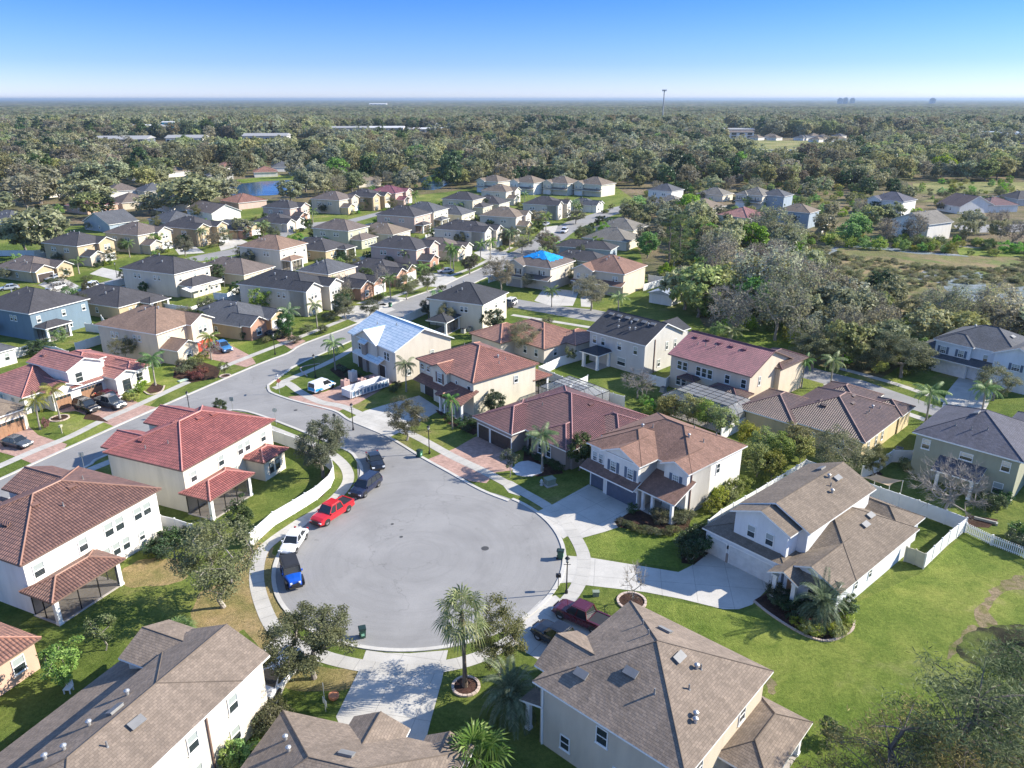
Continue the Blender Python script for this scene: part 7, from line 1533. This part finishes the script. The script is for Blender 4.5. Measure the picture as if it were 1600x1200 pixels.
t = empty('basketball_sign', gp(872, 922)); p = MB(); p.tube([(0, 0, 0), (0, 0, 1.6)], .04, 6); build(p, 'post', DARKM, t); q = MB(); q.box((-.25, -.12, 1.55), (.25, .22, 1.85)); q.lathe([(.0, 1.85), (.1, 1.86), (.02, 1.95)], 6); build(q, 'letter_box', DARKM, t); t.name = 'mailbox'; tag(t, 'black mailbox on a post at the kerb below the street lamp', 'mailbox')
def small(name, x, y, label, cat, parts, rz=0):
    t = empty(name, gp(x, y), rz); tag(t, label, cat)
    for nm, a, b, m in parts: q = MB(); q.box(a, b); build(q, nm, m, t)
    return t
BOXG = m_plain('utility_green', (.22, .26, .2), .6)
small('transformer_box', 859, 757, 'sage green transformer box on the lawn left of the navy garage doors', 'utility box', [('cabinet', (-.6, -.5, .1), (.6, .5, .85), BOXG), ('cover', (-.65, -.55, .85), (.65, .55, .93), BOXG), ('base_pad', (-.8, -.7, -.01), (.8, .7, .1), MATS['patio'])], .5)
small('utility_pad', 286, 595, 'pale green utility cover on the lawn of the queen palm', 'utility box', [('cover', (-.8, -.4, 0), (.8, .4, .18), m_plain('pale_green', (.4, .52, .4), .7)), ('rim', (-.85, -.45, -.01), (.85, .45, .06), MATS['patio'])], .9)
small('meter_box', 931, 931, 'small grey box on the lawn beside the ring of the bare tree', 'utility box', [('cabinet', (-.3, -.2, 0), (.3, .2, .5), BOXG), ('cover', (-.34, -.24, .5), (.34, .24, .56), BOXG)])
small('mailbox', 97, 677, 'tan mailbox by the pavement of the pink-roofed house', 'mailbox', [('post', (-.06, -.06, 0), (.06, .06, 1.0), m_plain('tan_post', (.4, .38, .28), .7)), ('letter_box', (-.15, -.28, 1.0), (.15, .28, 1.32), m_plain('tan_post', (.4, .38, .28), .7))])
small('mailbox', 523, 660, 'dark mailbox on the verge left of the concrete driveway', 'mailbox', [('post', (-.05, -.05, 0), (.05, .05, 1.05), DARKM), ('letter_box', (-.14, -.28, 1.05), (.14, .28, 1.36), DARKM)], .6)
h_ = empty('fire_hydrant', gp(846, 758)); q = MB(); q.lathe([(.2, 0), (.2, .08), (.13, .1), (.13, .55), (.19, .58), (.17, .68), (.07, .8), (.03, .86)], 10); build(q, 'barrel', m_plain('hydrant_grey', (.5, .5, .48), .5), h_); q = MB(); q.tube([(-.26, 0, .42), (.26, 0, .42)], .07, 8); q.tube([(0, 0, .42), (0, -.25, .42)], .09, 8); build(q, 'nozzle', m_plain('hydrant_grey', (.5, .5, .48), .5), h_); tag(h_, 'pale fire hydrant left of the green transformer box', 'hydrant')
h_ = empty('planter', gp(522, 1092)); q = MB(); q.lathe([(.25, 0), (.42, .2), (.45, .42), (.4, .5), (.34, .46)], 12); build(q, 'pot', m_plain('terracotta', (.5, .2, .1), .8), h_); tag(h_, 'orange terracotta pot beside the white yard sign', 'pot')
def cover(x, y, label, r=.33):
    q = MB(); q.lathe([(r, 0), (r, .012), (r * .85, .012), (r * .8, .008), (.02, .012)], 20); o = build(q, 'manhole_cover', m_plain('iron', (.06, .06, .06), .7)); o.location = gp(x, y) + Vector((0, 0, .016)); tag(o, label, 'manhole cover')
cover(758, 857, 'round manhole cover right of the middle of the turning circle', .42); cover(627, 839, 'small dark cover lower of the two in the turning circle', .2); cover(613, 819, 'small dark cover upper of the two in the turning circle', .18); cover(462, 641, 'round manhole cover near the junction', .3)
# dumpster
t = empty('dumpster', gp(572, 612), math.atan2(gp(612, 597).y - gp(535, 622).y, gp(612, 597).x - gp(535, 622).x)); tag(t, 'long white roll-off dumpster with blue-grey ribbed sides on the paver driveway', 'dumpster')
DW = m_plain('dumpster_white', (.55, .57, .6), .5); b = MB(); L_, W_2, Hh = 4.0, 1.2, 1.45
for a, c in (((-L_, -W_2, .25), (L_, -W_2 + .08, Hh)), ((-L_, W_2 - .08, .25), (L_, W_2, Hh)), ((-L_, -W_2 + .08, .25), (-L_ + .08, W_2 - .08, Hh)), ((L_ - .08, -W_2 + .08, .25), (L_, W_2 - .08, Hh)), ((-L_ + .08, -W_2 + .08, .25), (L_ - .08, W_2 - .08, .33))): b.box(a, c)
build(b, 'container', DW, t); b = MB()
for i in range(11):
    x = -L_ + .3 + i * .74
    for s in (-1, 1): b.box((x - .06, s * W_2 - (.0 if s > 0 else .1), .25), (x + .06, s * W_2 + (.1 if s > 0 else 0), Hh - .02))
build(b, 'ribs', m_plain('dumpster_rib', (.6, .62, .64), .5), t); b = MB()
for i in range(10):
    x = -L_ + .4 + i * .74
    b.box((x, -W_2 - .006, .45), (x + .54, -W_2 + .001, 1.2))
build(b, 'side_panel', m_plain('dumpster_blue', (.12, .2, .3), .5), t)
for s in (-1, 1):
    for x in (-3, 3): b = MB(); b.lathe([(.02, -.08), (.17, -.08), (.17, .08), (.02, .08)], 10); b.xform(Matrix.Translation((x, s * .8, .17)) @ Matrix.Rotation(math.pi/2, 4, 'X')); build(b, 'roller', DARKM, t)
b = MB(); b.box((-L_, -W_2 - .02, Hh - .01), (L_, -W_2 + .1, Hh + .07)); b.box((-L_, W_2 - .1, Hh - .01), (L_, W_2 + .02, Hh + .07)); build(b, 'rim', WHITE, t)
TS = m_plain('tile_stack', (.45, .3, .27), .85)
for i, (x, y, z, lb) in enumerate([(540, 606, .4, 'wrapped pallet of roof tiles at the left end of the dumpster'), (552, 596, .5, 'tall white-wrapped pallet of roof tiles behind the dumpster'), (566, 604, .4, 'pinkish pallet of roof tiles in the middle of the dumpster')] + [(585, 600, .4, 'pallet of broken tiles near the right end of the dumpster')]):
    p = empty('tile_pallet', gp(x, y), t.rotation_euler[2]); tag(p, lb, 'pallet', 'pallets of roof tiles')
    q = MB(); 
    for k in range(4): q.box((-.6 + k * .001, -.55 + k * .28, .0), (.6, -.4 + k * .28, .12))
    build(q, 'pallet_base', m_plain('pallet_wood', (.35, .25, .15), .9), p); q = MB(); hh = 1.5 if i != 1 else 2.0
    for a in range(3):
        for c in range(3): q.box((-.58 + a * .39, -.54 + c * .37, .12), (-.22 + a * .39, -.2 + c * .37, hh - .12 * ((a + c) % 2)), 0)
    build(q, 'tile_stack', TS if i != 1 else m_plain('tile_wrap', (.62, .58, .54), .7), p)
# screened pool cages
def cage(N0, ang, W, D, label, h=2.9, over=None):
    o = gp(*N0, 0) if len(N0) == 2 else Vector(N0); t = empty('pool_cage', o, R(ang)); tag(t, label, 'pool enclosure'); f = MB(); s_ = MB(); sc = m_screen('cage_screen', (.42, .43, .44), .38); zt = h + .9
    nx_, ny = max(2, round(W / 2)), max(2, round(D / 2)); i0, i1 = 1.6, 1.6
    A = [(0, 0), (W, 0), (W, D), (0, D)]; B = [(i0, i0), (W - i0, i0), (W - i0, D - i0), (i0, D - i0)]
    for k in range(4):
        a, b, c, d = A[k], A[(k+1)%4], B[(k+1)%4], B[k]
        s_.face([(a[0], a[1], .1), (b[0], b[1], .1), (b[0], b[1], h), (a[0], a[1], h)]); s_.face([(a[0], a[1], h), (b[0], b[1], h), (c[0], c[1], zt), (d[0], d[1], zt)])
        n = nx_ if k % 2 == 0 else ny
        for i in range(n + 1):
            u = i / n; p = (a[0] + (b[0]-a[0])*u, a[1] + (b[1]-a[1])*u); q = (d[0] + (c[0]-d[0])*u, d[1] + (c[1]-d[1])*u); f.tube([(*p, 0), (*p, h), (*q, zt)], .045, 4)
        f.tube([(*a, h), (*b, h)], .05, 4); f.tube([(*a, 1.0), (*b, 1.0)], .03, 4); f.tube([(*d, zt), (*c, zt)], .05, 4)
    s_.face([(p[0], p[1], zt) for p in B])
    for i in range(1, nx_): x = i0 + (W - 2*i0) * i / nx_; f.tube([(x, i0, zt), (x, D - i0, zt)], .045, 4)
    for i in range(1, ny): y = i0 + (D - 2*i0) * i / ny; f.tube([(i0, y, zt), (W - i0, y, zt)], .045, 4)
    build(f, 'cage_frame', DARKM, t); build(s_, 'screen_panel', sc, t)
    q = MB(); q.box((.02, .02, -.02), (W - .02, D - .02, .06)); build(q, 'pool_deck', MATS['patio'], t); q = MB(); q.prism([(W*.25, D*.2), (W*.75, D*.2), (W*.75, D*.8), (W*.25, D*.8)], .03, .075); build(q, 'pool_water', m_water('pool_water', (.03, .25, .32)), t); return t
u13, v13 = H13.u, H13.v; o13 = H13.root.location
cg = cage(tuple(o13 + u13 * -10.4 + v13 * -3.4), 43, 8.0, 12.4, 'screened pool enclosure with dark frame beside the magenta-roofed house')
cage((905, 652), 42, 7, 9, 'dark screened enclosure behind the maroon tile roof', 2.6)
for x, y, a, lb in ((724, 520, 65, 'left of two air conditioning units at the wall of the cream corner house'), (734, 517, 65, 'right of two air conditioning units at the wall of the cream corner house'), (946 + 90, 612, 43, 'air conditioning unit at the left corner of the magenta-roofed house'), (360, 527, 66, 'air conditioning unit beside the ochre wall of the grey roof low house'), (1404, 708, 45, 'air conditioning unit behind the dark tile house')):
    small('air_conditioner', x, y, lb, 'air conditioner', [('cabinet', (-.4, -.4, .08), (.4, .4, .85), m_plain('ac_grey', (.3, .31, .3), .6)), ('fan_grille', (-.33, -.33, .85), (.33, .33, .9), DARKM), ('base_pad', (-.5, -.5, -.01), (.5, .5, .08), MATS['patio'])], R(a))
# shade sail
sl = MB(); c = [gp(1348, 775, 2.3), gp(1365, 768, 2.9), gp(1408, 745 + 8, 2.2), gp(1385, 765, 2.8)]; c = [gp(1346, 742 + 3, 2.2), gp(1390, 760, 2.0), gp(1411, 751, 2.6), gp(1369, 741, 2.7)]; K = 8; m0 = (c[0] + c[1] + c[2] + c[3]) / 4
def slp(u, v):
    p = c[0] * (1-u)*(1-v) + c[1] * u*(1-v) + c[2] * u*v + c[3] * (1-u)*v; e = 1 - .25 * (4*u*(1-u)) * (1 if v in (0, 1) else 0); return p + (m0 - p) * .18 * (math.sin(math.pi*u) if v in (0., 1.) else (math.sin(math.pi*v) if u in (0., 1.) else 0)) - Vector((0, 0, .35 * math.sin(math.pi*u) * math.sin(math.pi*v)))
for i in range(K):
    for j in range(K): sl.face([slp(i/K, j/K), slp((i+1)/K, j/K), slp((i+1)/K, (j+1)/K), slp(i/K, (j+1)/K)])
ts = empty('shade_sail', (m0.x, m0.y, 0)); tag(ts, 'tan shade sail stretched over the yard of the olive house', 'shade sail'); sl.v = [(a - m0.x, b_ - m0.y, cc) for a, b_, cc in sl.v]; build(sl, 'sail_cloth', m_plain('sail', (.55, .42, .27), .9), ts)
for k, q in enumerate(c): pm_ = MB(); pm_.tube([(q.x - m0.x, q.y - m0.y, 0), (q.x - m0.x, q.y - m0.y, q.z + .05)], .05, 6); build(pm_, 'sail_post', GREYM, ts)
small('patio_blocks', 1540, 815, 'low pale timber edging frame on the olive house lawn', 'garden frame', [('plank', (-1.2, -.1, 0), (1.2, .1, .3), m_plain('grey_timber', (.35, .34, .3), .9)), ('end_block', (1.0, -.4, 0), (1.2, -.11, .28), m_plain('grey_timber', (.35, .34, .3), .9))], -.6)
small('garden_furniture', 108, 1081, 'white plastic garden chair by the bright green tree', 'chair', [('seat', (-.3, -.3, .4), (.3, .3, .46), WHITE), ('backrest', (-.3, .25, .46), (.3, .32, 1.0), WHITE), ('leg', (-.28, -.28, 0), (-.2, -.2, .4), WHITE), ('leg', (.2, -.28, 0), (.28, -.2, .4), WHITE), ('leg', (-.28, .2, 0), (-.2, .28, .4), WHITE), ('leg', (.2, .2, 0), (.28, .28, .4), WHITE)]).name = 'garden_chair'
# awnings of the awning house
for x, y, lb in ((305, 466, 'left of the two white patio awnings'), (336, 455, 'right of the two white patio awnings')):
    o = gp(x, y); t = empty('patio_awning', o, R(66)); tag(t, lb, 'awning', 'white patio awnings'); q = MB()
    q.prism([(-2.3, -1.3), (2.3, -1.3), (2.3, 1.6), (-2.3, 1.6)], 0, .05); q.v = [(a, b_, cc + 2.1 + (b_ + 1.3) * .22) for a, b_, cc in q.v]; build(q, 'awning_cloth', m_plain('awning_white', (.74, .72, .68), .8), t)
    for sx in (-2.2, 2.2): q = MB(); q.tube([(sx, -1.25, 0), (sx, -1.25, 2.1)], .04, 6); build(q, 'awning_post', GREYM, t)
# silver-roofed long shed at the wood edge
t = empty('long_shed', gp(1020, 470), R(52)); tag(t, 'long low shed with grey metal roof at the wood edge', 'shed'); q = MB(); q.box((-2, -6, -.05), (14, 0, 2.5)); build(q, 'wall', W_white, t); q = MB(); q.face([(-2.4, -6.4, 2.5), (14.4, -6.4, 2.5), (14.4, -3, 3.5), (-2.4, -3, 3.5)]); q.face([(14.4, .4, 2.5), (-2.4, .4, 2.5), (-2.4, -3, 3.5), (14.4, -3, 3.5)]); q.face([(-2.4, -6.4, 2.5), (-2.4, .4, 2.5), (-2.4, -3, 3.5)]); build(q, 'roof', m_plain('metal_roof', (.42, .45, .48), .4, .4), t)
# ------------------------------------------------------------------ far things
def tower(x, y, h, label):
    t = empty('cell_tower', gp(x, y)); tag(t, label, 'tower'); p = MB(); p.tube([(0, 0, 0), (0, 0, h * .5), (0, 0, h)], [1.15, .95, .7], 8); build(p, 'mast', m_plain('mast_grey', (.3, .31, .32), .6), t)
    for z in (h - .8, h * .86):
        p = MB()
        for i in range(12): a = i * math.pi / 6; p.box((math.cos(a) * 3 - .3, math.sin(a) * 3 - .3, z - 1.2), (math.cos(a) * 3 + .3, math.sin(a) * 3 + .3, z + 1.2))
        p.lathe([(.6, z - .3), (3, z - .3), (3, z), (.6, z)], 12); build(p, 'antenna_ring', m_plain('antenna_white', (.35, .36, .38), .6), t) if z > h * .9 else build(p, 'antenna_ring', m_plain('antenna_white', (.35, .36, .38), .6), t).scale.__init__((.4, .4, 1)) if False else None
    return t
tower(1034, 204, 59.5, 'tall slim cell tower rising above the horizon right of centre')
def shed(x, y, L, D, h, ang, wall, roof, label, name='warehouse', bays=8, cat='building'):
    t = empty(name, gp(x, y), R(ang)); tag(t, label, cat); q = MB(); q.box((-L/2, 0, -.1), (L/2, D, h)); build(q, 'wall', wall, t); q = MB()
    q.face([(-L/2-1, -1, h), (L/2+1, -1, h), (L/2+1, D/2, h + D*.09), (-L/2-1, D/2, h + D*.09)]); q.face([(L/2+1, D+1, h), (-L/2-1, D+1, h), (-L/2-1, D/2, h + D*.09), (L/2+1, D/2, h + D*.09)]); q.face([(-L/2-1, -1, h), (-L/2-1, D/2, h + D*.09), (-L/2-1, D+1, h)]); q.face([(L/2+1, -1, h), (L/2+1, D+1, h), (L/2+1, D/2, h + D*.09)]); build(q, 'roof', roof, t)
    for i in range(bays):
        w = L / bays
        for z0 in ([1.2] if h < 6.5 else [1.2, h * .5 + .6]):
            q = MB(); q.box((-L/2 + w*(i+.2), -.12, z0), (-L/2 + w*(i+.8), .02, z0 + h * (.6 if h < 6.5 else .3))); build(q, 'window', GLASS, t)
RG = m_plain('far_roof_grey', (.3, .3, .3), .8); RW = m_plain('far_roof_white', (.55, .55, .55), .7); TEAL = m_wall('teal', (.05, .35, .45)); WD = m_wall('dark_wall', (.12, .14, .17))
shed(190, 237, 46, 30, 11, 8, WD, RG, 'long grey-roofed apartment block at the far left'); shed(290, 234, 34, 26, 11, 8, W_white, RG, 'long pale block right of the grey-roofed one at the far left'); shed(415, 232, 42, 24, 12, 5, W_grey, RG, 'long grey apartment block above the woods left of centre'); shed(230, 217, 50, 30, 14, 5, W_white, RW, 'white flat-roofed store behind the long blocks', name='store'); shed(264, 216, 12, 12, 19, 5, TEAL, RW, 'small teal building behind the long blocks', name='store', bays=2); shed(340, 213, 70, 20, 10, 3, W_white, T_coral, 'far row of red-roofed shops at the left', name='shops')
shed(545, 217, 45, 20, 13, 5, W_grey, RG, 'grey four-square block in the far centre-left'); shed(600, 215, 50, 20, 12, 3, W_cream, RW, 'cream block right of the grey one in the far centre'); shed(675, 216, 60, 18, 11, 2, W_cream, RW, 'long low cream block in the far centre'); shed(745, 212, 26, 20, 14, 20, W_white, RG, 'white hip-roofed building in the far centre woods', bays=4); shed(795, 211, 50, 25, 15, 2, W_bluegrey, RG, 'blue-grey building in the far centre woods'); shed(1010, 206, 60, 20, 7, 2, W_white, RW, 'small white building at the foot of the cell tower', bays=5)
shed(1140, 217, 60, 18, 8, 3, W_white, S_mid, 'far white building left of the green field', bays=6); shed(1155, 212, 40, 18, 8, 3, W_bluegrey, RG, 'far blue-grey building behind the white one by the field', bays=5); shed(1562, 225, 90, 40, 9, -4, W_bluegrey, m_plain('far_roof_blue', (.33, .38, .44), .6), 'large blue-grey flat school building at the far right', name='school'); shed(1320, 232, 22, 10, 6, 0, W_white, RW, 'white shed at the right end of the green field', bays=3); shed(1495, 197, 60, 30, 9, 0, W_grey, RW, 'distant pale block at the far right', bays=4); shed(590, 166, 120, 60, 14, 0, W_white, RW, 'distant white buildings on the horizon left of centre', bays=4); shed(700, 205, 40, 20, 10, 20, W_white, RW, 'far pale building between the two cream blocks', bays=4)
for x, w_, h_, lb in ((1290, 90, 80, 'distant tower block on the horizon right of centre'), (1282, 120, 60, 'distant wide block on the horizon right of centre'), (1300, 100, 62, 'lower distant block right of the tower block on the horizon'), (1418, 120, 58, 'faint distant block on the horizon at the right')):
    a = (x - 800) / FPX; y_ = 7000; w_ *= .2; h_ = 46 + (h_ - 46) * .2; t = empty('distant_building', (a * y_, y_, 0)); tag(t, lb, 'building'); q = MB(); q.box((-w_/2, 0, 0), (w_/2, 60, h_)); build(q, 'wall', W_bluegrey, t); q = MB(); q.box((-w_/4, 10, h_), (w_/4, 50, h_ + 8)); build(q, 'roof_plant', W_bluegrey, t)
rr2 = random.Random(3)
for i in range(14):
    x, y = rr2.uniform(1180, 1320), rr2.uniform(212, 219)
    mid('far_house', 'far white house in the pale cluster beyond the green field', (x, y), rr2.choice([10, 40, 70]), 14, 14, 1, W_white, rr2.choice([S_grey, S_umber]), '').root['group'] = 'pale houses beyond the green field'
# ------------------------------------------------------------------ haze
q = MB(); q.box((-42000, -3500, -1.2), (42000, 41500, 72)); 
hz = build(q, 'haze', []) if False else None
me = q.mesh('haze', [bpy.data.materials.new('haze_air')]); hm = me.materials[0]; hm.use_nodes = True; hn = hm.node_tree; hn.nodes.clear(); ho = hn.nodes.new('ShaderNodeOutputMaterial'); pv = hn.nodes.new('ShaderNodeVolumePrincipled'); pv.inputs['Color'].default_value = (.42, .55, .7, 1); pv.inputs['Density'].default_value = 7.5e-5; pv.inputs['Anisotropy'].default_value = .2; hn.links.new(pv.outputs[0], ho.inputs['Volume'])
o = link('haze', me); o['kind'] = 'stuff'; o['label'] = 'pale blue haze over the far woods'
from collections import Counter
print(Counter(o.get('category') for o in bpy.data.objects if o.get('category')).most_common(8))
bpy.context.view_layer.update()

# ------------------------------------------------------------------ labels: tell look-alikes apart by their order in the picture
ORD = 'leftmost,second,third,fourth,fifth,sixth,seventh,eighth,ninth,tenth,eleventh,twelfth,thirteenth,fourteenth,fifteenth,sixteenth,seventeenth,eighteenth'.split(',')
from collections import defaultdict
gd = defaultdict(list)
for o_ in bpy.data.objects:
    if o_.get('category') and o_.get('group') and not o_.get('kind') and o_.parent is None: gd[(o_['group'], o_['label'])].append(o_)
for (g_, l_), L_ in gd.items():
    if len(L_) < 2: continue
    L_.sort(key=lambda o: o.location.x / max(1, o.location.y * CP - (o.location.z - CAM_H) * SP))
    n_ = len(L_)
    for i_, o_ in enumerate(L_):
        if i_ == 0: t_ = 'leftmost of the ' + g_
        elif i_ == n_ - 1: t_ = 'rightmost of the ' + g_
        elif i_ < len(ORD): t_ = ORD[i_] + ' from the left of the ' + g_
        elif n_ - 1 - i_ < len(ORD): t_ = ORD[n_ - 1 - i_] + ' from the right of the ' + g_
        else: continue
        o_['label'] = t_
for o_ in bpy.data.objects:
    l_ = o_.get('label')
    if l_ and len(l_.split()) > 16: print('LONG', l_)
